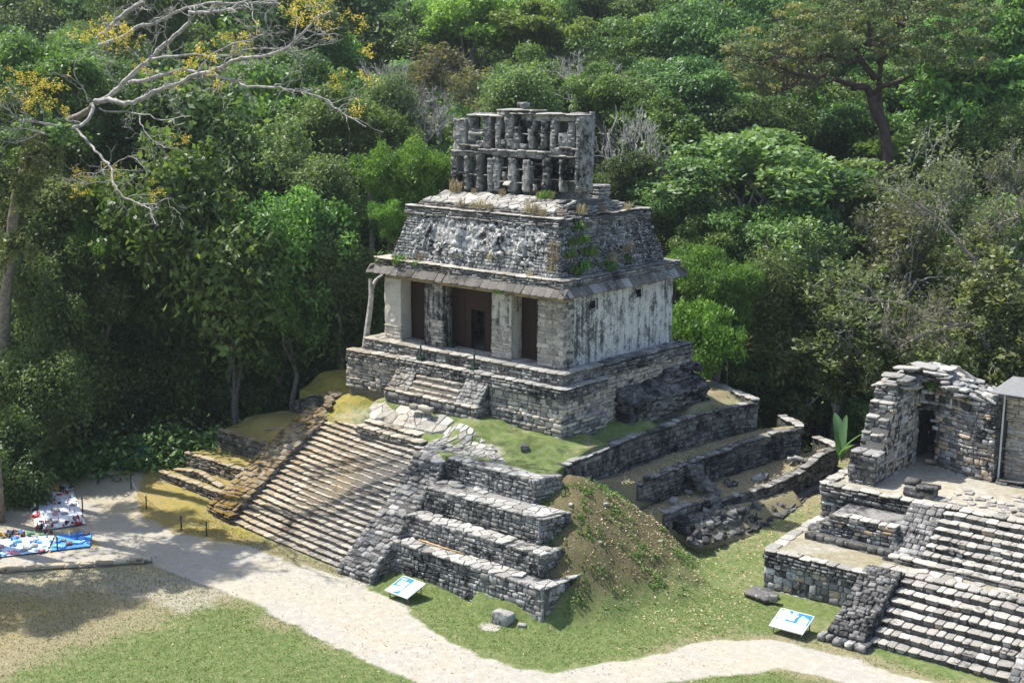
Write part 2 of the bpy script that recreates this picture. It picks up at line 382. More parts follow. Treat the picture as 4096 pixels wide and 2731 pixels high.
# grassy terrace tops: clipped grids whose height comes from survey points
def idw(px, py, pts, s=1.0):
    wsum = 0; zs = 0
    for (x, y, z) in pts:
        d2__ = (px-x)**2+(py-y)**2; w_ = np.exp(-d2__/(s*s))+.004/(1+d2__)**2; wsum = wsum+w_; zs = zs+w_*z
    return zs/wsum
def patch(name, poly, zfun, step=.2, mats=('ground',), attrs=None, skirt=1.2, rough=.05):
    poly = np.array(poly, float); lo = poly.min(0)-step; hi = poly.max(0)+step
    gx = np.arange(lo[0], hi[0]+step, step); gy = np.arange(lo[1], hi[1]+step, step)
    X, Y = np.meshgrid(gx, gy); ny, nx = X.shape; idx = np.arange(nx*ny).reshape(ny, nx)
    F = np.stack([idx[:-1, :-1], idx[:-1, 1:], idx[1:, 1:], idx[1:, :-1]], -1).reshape(-1, 4)
    x = X.ravel().copy(); y = Y.ravel().copy()
    F = F[inpoly(x[F].mean(1), y[F].mean(1), poly)]
    u, inv = np.unique(F, return_inverse=True); F = inv.reshape(-1, 4); x = x[u]; y = y[u]
    # boundary verts onto the outline
    ed = np.sort(np.concatenate([F[:, [0, 1]], F[:, [1, 2]], F[:, [2, 3]], F[:, [3, 0]]]), 1)
    ue, cnt = np.unique(ed, axis=0, return_counts=True); be = ue[cnt == 1]; bv = np.unique(be)
    for i in bv:
        best = 1e9
        for j in range(len(poly)):
            a = poly[j]; b = poly[(j+1) % len(poly)]; d = b-a; t = np.clip(((x[i]-a[0])*d[0]+(y[i]-a[1])*d[1])/max(d@d, 1e-9), 0, 1)
            q = a+t*d; L = math.hypot(q[0]-x[i], q[1]-y[i])
            if L < best: best = L; bq = q
        if best < step*1.5: x[i], y[i] = bq
    z = zfun(x, y)+rough*2*(fbm(x, y, 5, .9, 3)-.5)+rough*(fbm(x, y, 6, 4, 2)-.5)
    V = np.stack([x, y, z], 1); n0 = len(V)
    mp = {v: n0+i for i, v in enumerate(bv)}
    V = np.concatenate([V, np.stack([x[bv], y[bv], z[bv]-skirt], 1)])
    # orient skirts by the face winding
    de = {(int(f[i]), int(f[(i+1) % 4])) for f in F for i in range(4)}
    S = [(b, a, mp[a], mp[b]) if (int(a), int(b)) in de else (a, b, mp[b], mp[a]) for a, b in be]
    F = np.concatenate([F, np.array(S, int)])
    at = attrs(V[:, 0], V[:, 1]) if attrs else {}
    me = mesh_np(name, V, F, M[mats[0]], True, [(k_, 'POINT', np.broadcast_to(a, (len(V),)).copy()) for k_, a in at.items()])
    return ob(name, me, kind='structure')
W1 = [(2.85, -3.25), (2.78, -2.0), (2.7, -.6), (2.58, 1.0), (2.52, 2.6), (2.55, 4.2), (2.62, 5.8), (2.75, 7.6), (2.95, 9.2), (3.3, 10.4), (3.85, 11.35)]
PLPTS = [(.97, -1.4, -2.78), (2.0, -1.6, -3.05), (-3.3, -2.4, -2.5), (-6, -2.4, -2.5), (-9.2, -2.4, -2.48), (-12.9, -1.7, -2.3), (2.6, -3, -3.36), (2.5, 2, -3.3), (2.5, 6, -3.28), (3.2, 10.5, -3.26),
         (1.2, 3, -2.8), (1.6, 9.0, -2.75), (3, -4.4, -3.4), (-1.9, -5.2, -3.38), (0.5, -4.8, -3.36), (-4, -4.4, -3.4), (-5.5, -3.5, -3.25), (-9.2, -3.5, -3.28), (-11, -3.2, -3.6), (-12.5, -3.1, -3.88), (-7.3, -3.4, -3.25), (-7.3, -2.8, -2.85),
         (-13.4, -1.5, -3.15), (-13.4, -2.1, -3.6), (-14.2, -1.2, -3.55), (-17.6, -1.1, -3.62), (-16.5, 1.5, -2.9), (-13.5, 2, -2.4), (-13, 8, -2.4), (0, 12, -2.9), (-13.4, -2.6, -3.9), (-1.2, -2.0, -2.8), (-1.0, -3.3, -3.05)]
def plz(x, y):
    x = np.asarray(x, float); y = np.asarray(y, float); b = idw(x, y, PLPTS)
    m_ = sstep(-10.6, -9.7, x)*sstep(-3.7, -4.7, x)*sstep(-1.6, -2.2, y)
    return b*(1-m_)+m_*np.interp(y, [-3.9, -3.4, -2.25, -1.8], [-3.5, -3.3, -2.62, -2.5])
PLAT = [(3.0, -4.5), (3.0, -4.95), (-2.0, -4.95), (-2.1, -5.7), (-4.05, -4.7), (-4.9, -3.9), (-9.3, -3.3), (-12.6, -3.3), (-13.35, -2.7), (-13.5, -1.3), (-14.2, -.85), (-17.5, -1.0), (-18.1, .4), (-16.2, 4), (-14.5, 14),
        (-1.3, 13.7), (.8, 13.0), (3.5, 11.6)]+[(x-.18, y) for x, y in W1[::-1]]
def plat_attr(x, y):
    q = fbm(x, y, 7, .8, 3)-.5
    d = .5*sstep(1.9, .6, np.hypot((x+10.8)*.6, y+3.1)+q*2)
    d = np.maximum(d, .6*sstep(1.5, .4, np.hypot((x+.9)*.7, y+4.2)+q*2.2))
    d = np.maximum(d, .45*sstep(.9, .1, np.hypot((x-2.2)*1.6, (y-6)*.22)+q))
    return dict(dirt=d, yel=np.clip(sstep(-4.5, -13, x+q*4)*.72*sstep(8, 2, y)*(1-.5*d)+.4*q, 0, .85), dry=np.clip(.28+q*.8+.35*sstep(3, 8, y), 0, 1), moss=0*x)
LAND = [(-9.9, -3.3), (-9.4, -3.45), (-8, -3.42), (-6.1, -3.42), (-5.2, -3.4), (-4.6, -3.1), (-4.5, -2.5), (-5.2, -2.33), (-9.2, -2.33), (-9.9, -2.6), (-10.1, -3.0)]
patch('terrace_grass', PLAT, lambda x, y: plz(x, y)-.14*inpoly(x, y, LAND), attrs=plat_attr, skirt=3.0)
LAT = [(-14.55, -5.15), (-18.7, -5.15), (-19.4, -2.4), (-18.3, -1.25), (-13.5, -1.25), (-13.2, -2.6), (-14.0, -3.4), (-14.55, -3.8)]
LPT = [(-14.6, -5.4, -5.22), (-16.5, -5.4, -5.2), (-18.9, -5.4, -5.18), (-14.2, -1.4, -4.15), (-17.8, -1.4, -4.75), (-19.2, -2.2, -5.0), (-14.6, -3.6, -4.35), (-16.4, -3, -4.6), (-13.3, -2.4, -3.95)]
yl = lambda x, y: dict(dirt=0*x, yel=.78+.5*(fbm(x, y, 3, .9, 3)-.5), dry=.6+0*x, moss=0*x)
patch('terrace_grass', LAT, lambda x, y: idw(x, y, LPT), attrs=yl, skirt=2.5)
patch('terrace_grass', [(-14.5, -6.87), (-19.35, -6.87), (-19.3, -5.3), (-14.5, -5.3)], lambda x, y: -6.2+.0*x, attrs=yl, skirt=1)
patch('terrace_grass', [(-14.5, -7.75), (-19.2, -7.72), (-19.3, -7.0), (-14.5, -7.0)], lambda x, y: -6.92+0*x, attrs=yl, skirt=.8)
patch('terrace_grass', [(-14.4, -8.35), (-19.8, -8.2), (-19.8, -7.8), (-14.4, -7.8)], lambda x, y: -7.02+0*x, attrs=yl, skirt=.8)
# right-hand strips between the curved retaining walls
W2 = [(4.1, .45), (4.15, 1.8), (4.2, 3.3), (4.25, 5.2), (4.4, 7.2), (4.6, 9.2), (4.95, 10.9), (5.7, 12.7)]
W3 = [(5.35, .7), (5.5, 2.2), (5.8, 4.0), (6.3, 5.4), (6.75, 7.2), (6.95, 8.8), (7.05, 11.2), (6.95, 12.6), (7.0, 14.4)]
drya = lambda x, y: dict(dirt=.25+0*x, yel=0*x, dry=.75+.5*(fbm(x, y, 3, .7, 3)-.5), moss=.25+.4*(fbm(x, y, 8, .9, 3)-.5))
st1 = [(x+.1, y) for x, y in W1]+[(5.2, 13.3), (5.6, 12.7)]+[(x-.15, y) for x, y in W2[::-1]]+[(3.2, -.6)]
patch('terrace_grass', st1, lambda x, y: -4.62-.12*sstep(2.6, 4.4, x)+.35*sstep(9.5, 12, y)+.25*sstep(1, -2, y), attrs=drya, skirt=1.5)
st2 = [(x+.1, y) for x, y in W2]+[(6.2, 14.9), (6.9, 14.5)]+[(x-.12, y) for x, y in W3[::-1]]
patch('terrace_grass', st2, lambda x, y: -5.93-.05*sstep(4.5, 6.5, x)+.28*sstep(9.5, 13, y), attrs=drya, skirt=1.5)
patch('terrace_grass', [(5.3, .9), (5.6, 2.2), (5.9, 4), (6.4, 5.4), (6.9, 7.2), (7.1, 9), (8.1, 8.6), (8.3, 6.4), (7.8, 4.2), (6.9, 2.2), (6.2, 1.4)],
      lambda x, y: -6.35-.95*sstep(0, 1.7, np.hypot(x-5.4, 0)-.22*(y-.9)+0*x)-.05*y/9, attrs=drya, skirt=1.0)

# ---------------------------------------------------------------- masonry
def stone_proto(seed, bev=.11, jit=.07):
    r = random.Random(seed); bm = bmesh.new(); bmesh.ops.create_cube(bm, size=1)
    sk = [r.uniform(-jit, jit) for _ in range(24)]
    for i, v in enumerate(bm.verts):
        v.co.x += sk[i*3 % 24]; v.co.y += sk[(i*3+1) % 24]*.7; v.co.z += sk[(i*3+2) % 24]
    bmesh.ops.bevel(bm, geom=bm.edges[:], offset=bev, segments=1, affect='EDGES', profile=.5)
    for v in bm.verts: v.co += Vector((r.uniform(-.02, .02), r.uniform(-.03, .03), r.uniform(-.025, .025)))
    bmesh.ops.triangulate(bm, faces=bm.faces[:])
    V = np.array([v.co[:] for v in bm.verts]); F = np.array([[v.index for v in f.verts] for f in bm.faces]); bm.free()
    return V, F
NPR = 9
PROTO = [stone_proto(100+i) for i in range(NPR)]
_pm = {}
def proto_mesh(i, mat):
    if (i, mat) not in _pm:
        _pm[(i, mat)] = mesh_np('stone', PROTO[i][0], PROTO[i][1], M[mat])
    return _pm[(i, mat)]
class Pile:
    def __init__(s): s.L = []
    def add(s, pos, T, N_, U, dims, mat, name='stone', jit=.04):
        T = Vector(T); N_ = Vector(N_); U = Vector(U)
        if jit:
            q = Matrix.Rotation(R(-jit, jit), 3, N_) @ Matrix.Rotation(R(-jit, jit), 3, U) @ Matrix.Rotation(R(-jit, jit), 3, T)
            T, N_, U = q@T, q@N_, q@U
        s.L.append((Vector(pos), T*dims[0], N_*dims[1], U*dims[2], mat, name, dims[0]*dims[2]+dims[0]*dims[1]))
    def finish(s, parent, cap=300):
        by = {}
        for t in s.L: by.setdefault(t[5], []).append(t)
        for name, L in by.items():
            L.sort(key=lambda t: -t[6]/((t[0]-CAM).length**2))
            for (p, a, b, c, mat, nm, ar) in L[:cap]:
                o = bpy.data.objects.new(name, proto_mesh(random.randrange(NPR), mat))
                put(o, parent)
                sx, sy = random.choice((-1, 1)), random.choice((-1, 1))
                m4 = Matrix(((a.x*sx, b.x*sy, c.x*sx*sy, p.x), (a.y*sx, b.y*sy, c.y*sx*sy, p.y), (a.z*sx, b.z*sy, c.z*sx*sy, p.z), (0, 0, 0, 1)))
                o.matrix_basis = m4
            rest = L[cap:]
            bm_ = {}
            for t in rest: bm_.setdefault(t[4], []).append(t)
            for mat, LL in bm_.items():
                Vs, Fs, o0 = [], [], 0
                for (p, a, b, c, mt, nm, ar) in LL:
                    v, f = PROTO[random.randrange(NPR)]
                    B = np.array([a[:], b[:], c[:]]); Vs.append(v@B+np.array(p[:])); Fs.append(f+o0); o0 += len(v)
                ob('small_'+name+'s', mesh_np('small_stones', np.concatenate(Vs), np.concatenate(Fs), M[mat]), parent, kind='stuff')
def lerp_fn(v, L):
    if callable(v): return v
    if isinstance(v, (int, float)): return lambda s: v
    v = list(v); return lambda s: float(np.interp(s, np.linspace(0, L, len(v)), v))
class Frame:
    """plan polyline with arc length; outward normal to the right of travel"""
    def __init__(s, pts, smooth=False):
        p = np.array(pts, float)
        if smooth:
            q = []
            for i in range(len(p)-1):
                p0, p1, p2, p3 = p[max(i-1, 0)], p[i], p[i+1], p[min(i+2, len(p)-1)]
                for t in np.linspace(0, 1, 5)[:-1]:
                    q.append(.5*(2*p1+(p2-p0)*t+(2*p0-5*p1+4*p2-p3)*t*t+(3*p1-p0-3*p2+p3)*t**3))
            q.append(p[-1]); p = np.array(q)
        s.p = p; d = np.hypot(*(p[1:]-p[:-1]).T); s.a = np.concatenate([[0], np.cumsum(d)]); s.L = s.a[-1]
    def at(s, u):
        x = np.interp(u, s.a, s.p[:, 0]); y = np.interp(u, s.a, s.p[:, 1])
        e = .15; u0, u1 = max(u-e, 0), min(u+e, s.L)
        t = Vector((np.interp(u1, s.a, s.p[:, 0])-np.interp(u0, s.a, s.p[:, 0]), np.interp(u1, s.a, s.p[:, 1])-np.interp(u0, s.a, s.p[:, 1]), 0)).normalized()
        return Vector((x, y, 0)), t, Vector((t.y, -t.x, 0))
UP = Vector((0, 0, 1))
def lay_stones(pile, fr, zb, zt, ch=(.15, .24), sl=(.22, .5), mat='wall', dep=.22, prot=(.0, .05), batter=0.0, holes=None, s0=0, s1=None, name='stone', alt=None):
    zb, zt = lerp_fn(zb, fr.L), lerp_fn(zt, fr.L); s1 = fr.L if s1 is None else s1
    ss = np.linspace(s0, s1, 24); lo = min(zb(u) for u in ss); hi = max(zt(u) for u in ss)
    z = lo-.02
    while z < hi:
        h = R(*ch)*random.choice((.75, .9, 1, 1.1, 1.35))
        if hi-(z+h) < ch[0]*.45: h = hi-z
        s = s0-R(0, sl[0])*.5
        while s < s1:
            l = R(*sl)*random.choice((.6, .8, 1, 1, 1.15, 1.5))
            c = s+l/2; a, b = max(s, s0), min(s+l, s1)
            if s1-(s+l) < sl[0]*.4: b = s1; l = b-s
            c = (a+b)/2; zc = z+h/2
            if b-a > .07 and zb(c)-h*.6 < zc < zt(c)-h*.15 and not (holes and holes(c, zc)):
                pos, T, Nn = fr.at(c)
                hh = min(h, max(zt(c)-z, .06))
                k_ = 2 if (random.random() < .12 and b-a < .34 and h > .17) else 1
                mt = alt[0] if alt and random.random() < alt[1] else mat
                for q in range(k_):
                    zz = z+hh*(q+.5)/k_
                    off = R(*prot)-dep/2-batter*(zz-zb(c))
                    g_ = R(.05, .3)*hh if random.random() < .14 else 0
                    pile.add(pos+UP*(zz+R(-.02, .02))+Nn*(off+(.02 if g_ else 0)), T, Nn, UP, ((b-a)-R(.008, .035), dep, hh/k_-R(.008, .035)+g_), mt, name, .055)
            s += l
        z += h
def wall_core(name, fr, zb, zt, th, parent, mat='mortar', inset=.07, batter=0.0, step=.4, zext=.25):
    zb, zt = lerp_fn(zb, fr.L), lerp_fn(zt, fr.L); n = max(2, int(fr.L/step)+1)
    V, F = [], []
    for i, u in enumerate(np.linspace(0, fr.L, n)):
        p, T, Nn = fr.at(u); b, t = zb(u)-zext, zt(u)-.03
        f0 = p-Nn*inset; f1 = p-Nn*(inset+batter*(t-b)); k_ = p-Nn*th
        V += [f0+UP*b, f1+UP*t, k_+UP*t, k_+UP*b]
        if i:
            o = 4*(i-1)
            for a, b2 in ((0, 1), (1, 2), (2, 3), (3, 0)): F.append((o+a, o+4+a, o+4+b2, o+b2))
    F.append((0, 1, 2, 3)); o = 4*(n-1); F.append((o+3, o+2, o+1, o))
    return ob(name, mesh_from(name, V, F, M[mat]), parent)
def lay_caps(pile, fr, zt, wid=.5, sl=(.3, .6), th=(.07, .12), mat='cap', over=.04, name='cap_stone', s0=0, s1=None, rag=.03):
    zt = lerp_fn(zt, fr.L); s = s0; s1 = fr.L if s1 is None else s1
    while s < s1-.08:
        l = min(R(*sl), s1-s)
        if s1-s-l < sl[0]*.5: l = s1-s
        p, T, Nn = fr.at(s+l/2); h = R(*th); wd = wid*R(.85, 1.1)
        slope = (zt(min(s+l, fr.L))-zt(s))/max(l, .1); T2 = Vector((T.x, T.y, slope)).normalized(); U2 = T2.cross(Nn)*-1
        if U2.z < 0: U2 = -U2
        pile.add(p+UP*(zt(s+l/2)+h*.3+R(-rag, rag))+Nn*(over-wd/2+R(-.03, .03)), T2, Nn, U2, (l-R(.01, .03), wd, h), mat, name, .03)
        s += l
def clip_poly(poly, n, c):
    out = []
    for i in range(len(poly)):
        a, b = poly[i], poly[(i+1) % len(poly)]
        da, db = a@n-c, b@n-c
        if da <= 0: out.append(a)
        if (da < 0) != (db < 0) and abs(da-db) > 1e-12: out.append(a+(b-a)*(da/(da-db)))
    return out
def flagstones(parent, poly, zf, size=.5, mat='flag', th=.06, gap=.022, keep=1.0, name='flagstone', proud=.02, cap=300, seed=1, tilt=.015):
    rs = np.random.RandomState(seed); poly = [np.array(p[:2], float) for p in poly]
    P = np.array(poly); lo, hi = P.min(0), P.max(0); pts = []
    for gx in np.arange(lo[0]-size, hi[0]+size, size):
        for gy in np.arange(lo[1]-size, hi[1]+size, size): pts.append((gx+rs.uniform(0, size), gy+rs.uniform(0, size)))
    pts = np.array(pts); made = []
    area = sum(poly[i][0]*poly[(i+1) % len(poly)][1]-poly[(i+1) % len(poly)][0]*poly[i][1] for i in range(len(poly)))
    if area < 0: poly = poly[::-1]
    for i, c in enumerate(pts):
        if not inpoly(np.array([c[0]]), np.array([c[1]]), poly)[0] or rs.rand() > keep: continue
        cell = [np.array(v) for v in ((c[0]-size*1.2, c[1]-size*1.2), (c[0]+size*1.2, c[1]-size*1.2), (c[0]+size*1.2, c[1]+size*1.2), (c[0]-size*1.2, c[1]+size*1.2))]
        o = np.argsort(((pts-c)**2).sum(1))[1:16]
        for j in o:
            n_ = pts[j]-c; d = np.hypot(*n_)
            if d > size*3 or d < 1e-6: continue
            n_ = n_/d; cell = clip_poly(cell, n_, n_@((pts[j]+c)/2)-gap*rs.uniform(.5, 1.2))
            if len(cell) < 3: break
        for k_ in range(len(poly)):
            a, b = poly[k_], poly[(k_+1) % len(poly)]; d = b-a; n_ = np.array([d[1], -d[0]])/np.hypot(*d)
            if len(cell) >= 3 and np.abs(n_@(c-a)) < size*1.6: cell = clip_poly(cell, n_, n_@a)
        if len(cell) < 3: continue
        cc = np.mean(cell, 0); pr = proud+rs.uniform(-.012, .015); tx, ty = rs.uniform(-tilt, tilt, 2)
        Vv = []; n_ = len(cell)
        for sc, dz in ((.93, pr), (1.0, pr-.02), (1.0, pr-th)):
            for q in cell:
                qq = cc+(q-cc)*sc; Vv.append((qq[0], qq[1], zf(qq[0], qq[1])+dz+tx*(qq[0]-cc[0])+ty*(qq[1]-cc[1])))
        Ff = [tuple(range(n_))]+[(n_*l_+(a+1) % n_, n_*l_+a, n_*(l_+1)+a, n_*(l_+1)+(a+1) % n_) for l_ in (0, 1) for a in range(n_)]
        made.append((Vv, Ff))
    made.sort(key=lambda t: -abs(np.ptp(np.array(t[0])[:, 0])*np.ptp(np.array(t[0])[:, 1])))
    for Vv, Ff in made[:cap]: ob(name, mesh_from(name, Vv, Ff, M[mat]), parent)
    if made[cap:]:
        Vs, Fs = [], []
        for Vv, Ff in made[cap:]:
            Fs += [tuple(a+len(Vs) for a in f) for f in Ff]; Vs += Vv
        ob('small_'+name+'s', mesh_from('small_flags', Vs, Fs, M[mat]), parent, kind='stuff')
def prism(name, poly, z0, z1, parent, mat, kind=None):
    """solid from a plan polygon (counter-clockwise); z1 may be a list per corner"""
    n_ = len(poly); z1 = z1 if hasattr(z1, '__len__') else [z1]*n_
    V = [(p[0], p[1], z0) for p in poly]+[(p[0], p[1], z) for p, z in zip(poly, z1)]
    F = [tuple(range(n_-1, -1, -1)), tuple(range(n_, 2*n_))]+[(i, (i+1) % n_, n_+(i+1) % n_, n_+i) for i in range(n_)]
    return ob(name, mesh_from(name, V, F, M[mat] if isinstance(mat, str) else mat), parent, kind)
def box(name, x0, x1, y0, y1, z0, z1, parent, mat, bev=0, label=None):
    V = [(x, y, z) for x in (x0, x1) for y in (y0, y1) for z in (z0, z1)]
    F = [(0, 1, 3, 2), (4, 6, 7, 5), (0, 4, 5, 1), (2, 3, 7, 6), (0, 2, 6, 4), (1, 5, 7, 3)]
    me = mesh_from(name, V, F, M[mat] if isinstance(mat, str) else mat)
    if bev:
        bm = bmesh.new(); bm.from_mesh(me); bmesh.ops.bevel(bm, geom=bm.edges[:], offset=bev, segments=2, affect='EDGES'); bm.to_mesh(me); bm.free()
    return ob(name, me, parent, label=label)

# ---------------------------------------------------------------- retaining walls of the pyramid
def retaining(name, label, pts, zb, zt, th=.6, smooth=False, mat='wall', ch=(.15, .25), sl=(.2, .5), batter=.04, capw=.5, capmat='cap', caps=True, group=None, alt=None, prot=(0, .06), caprag=.03, cap_n=300, capsl=(.3, .6)):
    fr0 = Frame(pts, smooth); p, _, _ = fr0.at(fr0.L/2)
    t = thing(name, label, 'wall', (p.x, p.y, lerp_fn(zb, fr0.L)(fr0.L/2)), group)
    segs = [fr0] if smooth or len(pts) == 2 else [Frame(pts[i:i+2]) for i in range(len(pts)-1)]
    pl = Pile(); a = 0
    for fr in segs:
        zbf = lerp_fn(zb, fr0.L); ztf = lerp_fn(zt, fr0.L)
        b_ = (lambda u, a=a, f=zbf: f(a+u)); t_ = (lambda u, a=a, f=ztf: f(a+u))
        wall_core('wall_core', fr, b_, t_, th, t, batter=batter)
        cs = .05 if caps else 0
        lay_stones(pl, fr, b_, (lambda u, g=t_: g(u)-cs), ch, sl, mat, batter=batter, alt=alt, prot=prot)
        if caps: lay_caps(pl, fr, t_, capw, mat=capmat, rag=caprag, sl=capsl)
        a += fr.L
    pl.finish(t, cap_n)
    return t
# four terraces on the right of the great stairway, each a front wall with a short return at its corner
TER = [(-2.0, 3.05, -5.8, -3.3, -4.55, (3.5, -4.35), 'top'), (-2.0, 4.5, -7.2, -4.3, -5.6, (4.95, -5.6), 'second'), (-2.1, 5.35, -8.12, -5.38, -6.55, (5.55, -6.75), 'third'), (-2.1, 6.2, -9.05, -6.32, -8.05, (6.45, -6.45), 'lowest')]
names = ['uppermost of the four grey stepped terrace walls beside the great stairway', 'second highest stepped terrace wall, paved with pale flagstones, beside the great stairway',
         'third stepped terrace wall down, next above the one with the wooden pole', 'lowest stepped terrace wall, standing on the grass behind the teal sign']
for i, (xl, xr, yf, zt, zb, ret, nm) in enumerate(TER):
    yb = [-4.9, -5.75, -7.15, -8.05][i]
    rz = [-3.3, -4.35, -5.42, -6.32][i]
    t = retaining('terrace_wall', names[i], [(xl, yf), (xr, yf), ret], (lambda u, z=zb: z), zt-.03, th=.5, caps=False, batter=.05, group='stepped terrace walls', ch=(.13, .24), sl=(.16, .46), prot=(-.01, .055))
    prism('terrace_fill', [(xl, yf+.15), (xr-.15, yf+.15), (ret[0]-.25, ret[1]), (xr-.5, yb+.05), (xl, yb+.3)], zb, zt-.05, t, 'wall')
    poly = [(xl, yf-.03), (xr+.03, yf-.03), (ret[0]+.02, ret[1]), (ret[0]-.45 if i else ret[0]-.5, ret[1]+.0), (xr-.55, yb), (xl, yb)]
    if i == 0: poly = [(xl, yf-.03), (xr+.03, yf-.03), (ret[0]+.02, ret[1]), (ret[0]-.55, ret[1]+.25), (1.9, -4.75), (.6, -4.9), (-2.0, -4.6)]
    flagstones(t, poly, lambda x, y, z=zt: z, size=.46, mat='flag', seed=10+i, keep=.98 if i else .9)
# stray paving on the upper lawn above these terraces
pv = thing('stone_paving', 'broken pale paving scattered over the upper lawn beside the stairway top', 'paving', (-2.6, -3.9, -3.2))
flagstones(pv, [(-4.6, -4.1), (-4.2, -5.0), (-2.2, -5.4), (-.2, -4.7), (1.4, -4.5), (.6, -4.1), (-1.3, -3.6), (-2.6, -2.9), (-4.6, -2.6)], plz, size=.42, seed=31, keep=.86, proud=.06, th=.16, gap=.035)
pv2 = thing('stone_landing', 'pale cracked paved landing between the great stairway and the temple steps', 'paving', (-7, -3.3, -2.8))
flagstones(pv2, [(-9.9, -3.3), (-9.4, -3.45), (-8, -3.42), (-6.1, -3.42), (-5.2, -3.4), (-4.6, -3.1), (-4.5, -2.5), (-5.2, -2.33), (-9.2, -2.33), (-9.9, -2.6), (-10.1, -3.0)], lambda x, y: float(plz(np.array(x), np.array(y)))+.0, size=.62, seed=32, keep=.97, proud=.05, th=.2, gap=.012)
# curved retaining walls, right-hand flank
retaining('retaining_wall', 'upper curved dry-stone wall holding the lawn to the right of the temple', W1, [-4.35, -4.55, -4.75, -4.8, -4.75, -4.6, -4.4], [-3.28, -3.25, -3.22, -3.22, -3.2, -3.18, -3.15], smooth=True, mat='dark', ch=(.13, .22), sl=(.18, .42), capmat='wall', group='curved retaining walls', capw=.42, caprag=.05)
retaining('retaining_wall', 'middle curved dry-stone wall above the rubble, right of the earth mound', W2, [-5.3, -5.9, -6.05, -6.02, -6.0, -5.9, -5.7], [-4.75, -4.68, -4.66, -4.66, -4.6, -4.5, -4.35], smooth=True, mat='dark', ch=(.13, .22), sl=(.18, .42), capmat='wall', group='curved retaining walls', capw=.42, caprag=.06)
retaining('retaining_wall', 'broken lower dry-stone wall with rubble fallen in front of it', W3, [-6.5, -6.45, -6.6, -6.7, -6.75, -6.8, -6.9, -7.0], [-5.98, -5.93, -6.15, -6.0, -5.92, -5.85, -5.6, -5.55], smooth=True, mat='dark', ch=(.13, .22), sl=(.18, .42), capmat='wall', group='curved retaining walls', capw=.42, caprag=.07)
retaining('low_wall', 'knee-high ragged stone footing in the grass below the curved walls', [(8.1, 6.5), (7.9, 8.4), (7.55, 10.3), (7.75, 11.8)], -7.3, [-6.95, -6.75, -6.85, -6.7], smooth=True, mat='dark', caps=False, th=.5, prot=(-.05, .12))
# rear kerb of the upper lawn
retaining('lawn_kerb', 'row of rough stones along the far edge of the upper lawn', [(3.85, 11.35), (3.4, 11.75), (.8, 13.0), (-1.4, 13.75), (-4, 14)], -3.35, -2.95, smooth=True, mat='wall', caps=True, th=.4, capmat='cap')
retaining('lawn_kerb', 'rough stones edging the narrow strip behind the middle curved wall', [(5.7, 12.7), (5.3, 13.3), (3.8, 14.2)], -4.7, -4.28, smooth=True, mat='wall', th=.4)
retaining('lawn_kerb', 'rough stones edging the lowest strip by the big banana plant', [(7.05, 14.4), (6.4, 15.0), (5.2, 15.6)], -6.0, -5.5, smooth=True, mat='wall', th=.4)
# rubble: fallen core of the third wall
rb = thing('rubble_heap', 'dark collapsed wall core spilling between the lower curved walls', 'rubble', (6.6, 4.0, -7))
pl = Pile()
def rock(x, y, z, s, mat='rubble', pile=pl, name='stone'):
    a = R(0, 6.28); T = Vector((math.cos(a), math.sin(a), R(-.5, .5))).normalized(); N_ = T.cross(Vector((R(-.4, .4), R(-.4, .4), 1))).normalized(); U = T.cross(N_)
    pile.add((x, y, z), T, N_, U, (s*R(.8, 1.5), s*R(.6, 1.0), s*R(.4, .9)), mat, name, 0)
for i in range(330):
    t_ = random.random(); y = .9+8*t_; q = random.random()**1.3
    x = np.interp(y, [.9, 4, 5.5, 7.5, 9], [5.5, 5.95, 6.5, 6.95, 7.1])+.1+q*1.35
    if y > 6.2 and random.random() < .55: continue
    rock(x, y, -6.32-.78*min(1, q*1.3)-.04*y+R(-.05, .12), R(.16, .42))
for i in range(230):   # upright ridge of bonded core
    h_ = random.random(); y = 4.15+R(-.28, .28)+.25*h_; x = 4.45+(1-h_)*1.9
    rock(x+R(-.2, .2), y, -6.9+h_*2.1+R(-.1, .1), R(.2, .42))
for i in range(90):
    a = random.random(); rock(5.6+1.5*a+R(-.25, .3), 1.2+4.4*a+R(-.3, .3), -6.65-.35*a*.5+R(-.25, .3), R(.22, .5))
for x, y, z in ((4.9, 2.1, -5.8), (4.7, 3.6, -5.75), (5.9, 7.9, -5.85), (6.1, 8.3, -5.8), (5.8, 8.6, -5.85), (5.3, 6.2, -5.85), (5.5, 6.4, -5.85), (6.0, 11.2, -5.6), (6.2, 11.5, -5.6), (4.2, .9, -4.55)):
    rock(x, y, z, R(.3, .55), 'wall')
pl.finish(rb)
# left-hand terrace walls, strewn with fallen petals
LW = [('topmost ruined wall on the left shoulder, its left end stepped down', [(-17.75, -1.25), (-14.25, -1.25)], [-4.95, -4.25], [-4.3, -4.0, -3.62, -3.55, -3.52], 'dark'),
      ('short ruined wall with a square drain hole near the stairway head', [(-14.2, -1.1), (-13.2, -.95)], [-4.25, -3.65], [-3.75, -3.6], 'dark'),
      ('tall petal-topped terrace wall on the left of the stairway', [(-18.95, -5.42), (-14.5, -5.42)], [-6.3, -6.25], [-5.2, -5.2], 'dark'),
      ('petal-topped terrace wall one level below the tall left one', [(-19.55, -7.12), (-14.5, -7.12)], [-7.05, -7.05], [-6.2, -6.2], 'dark'),
      ('low crumbling wall near the foot of the left terraces', [(-19.4, -7.95), (-17.6, -7.95), (-15.2, -8.1)], [-7.2, -7.1], [-6.9, -6.62, -6.95], 'dark'),
      ('lowest kerb-high wall at the foot of the left terraces', [(-20.0, -8.45), (-14.5, -8.62)], [-7.5, -7.4], [-7.02, -7.02], 'dark')]
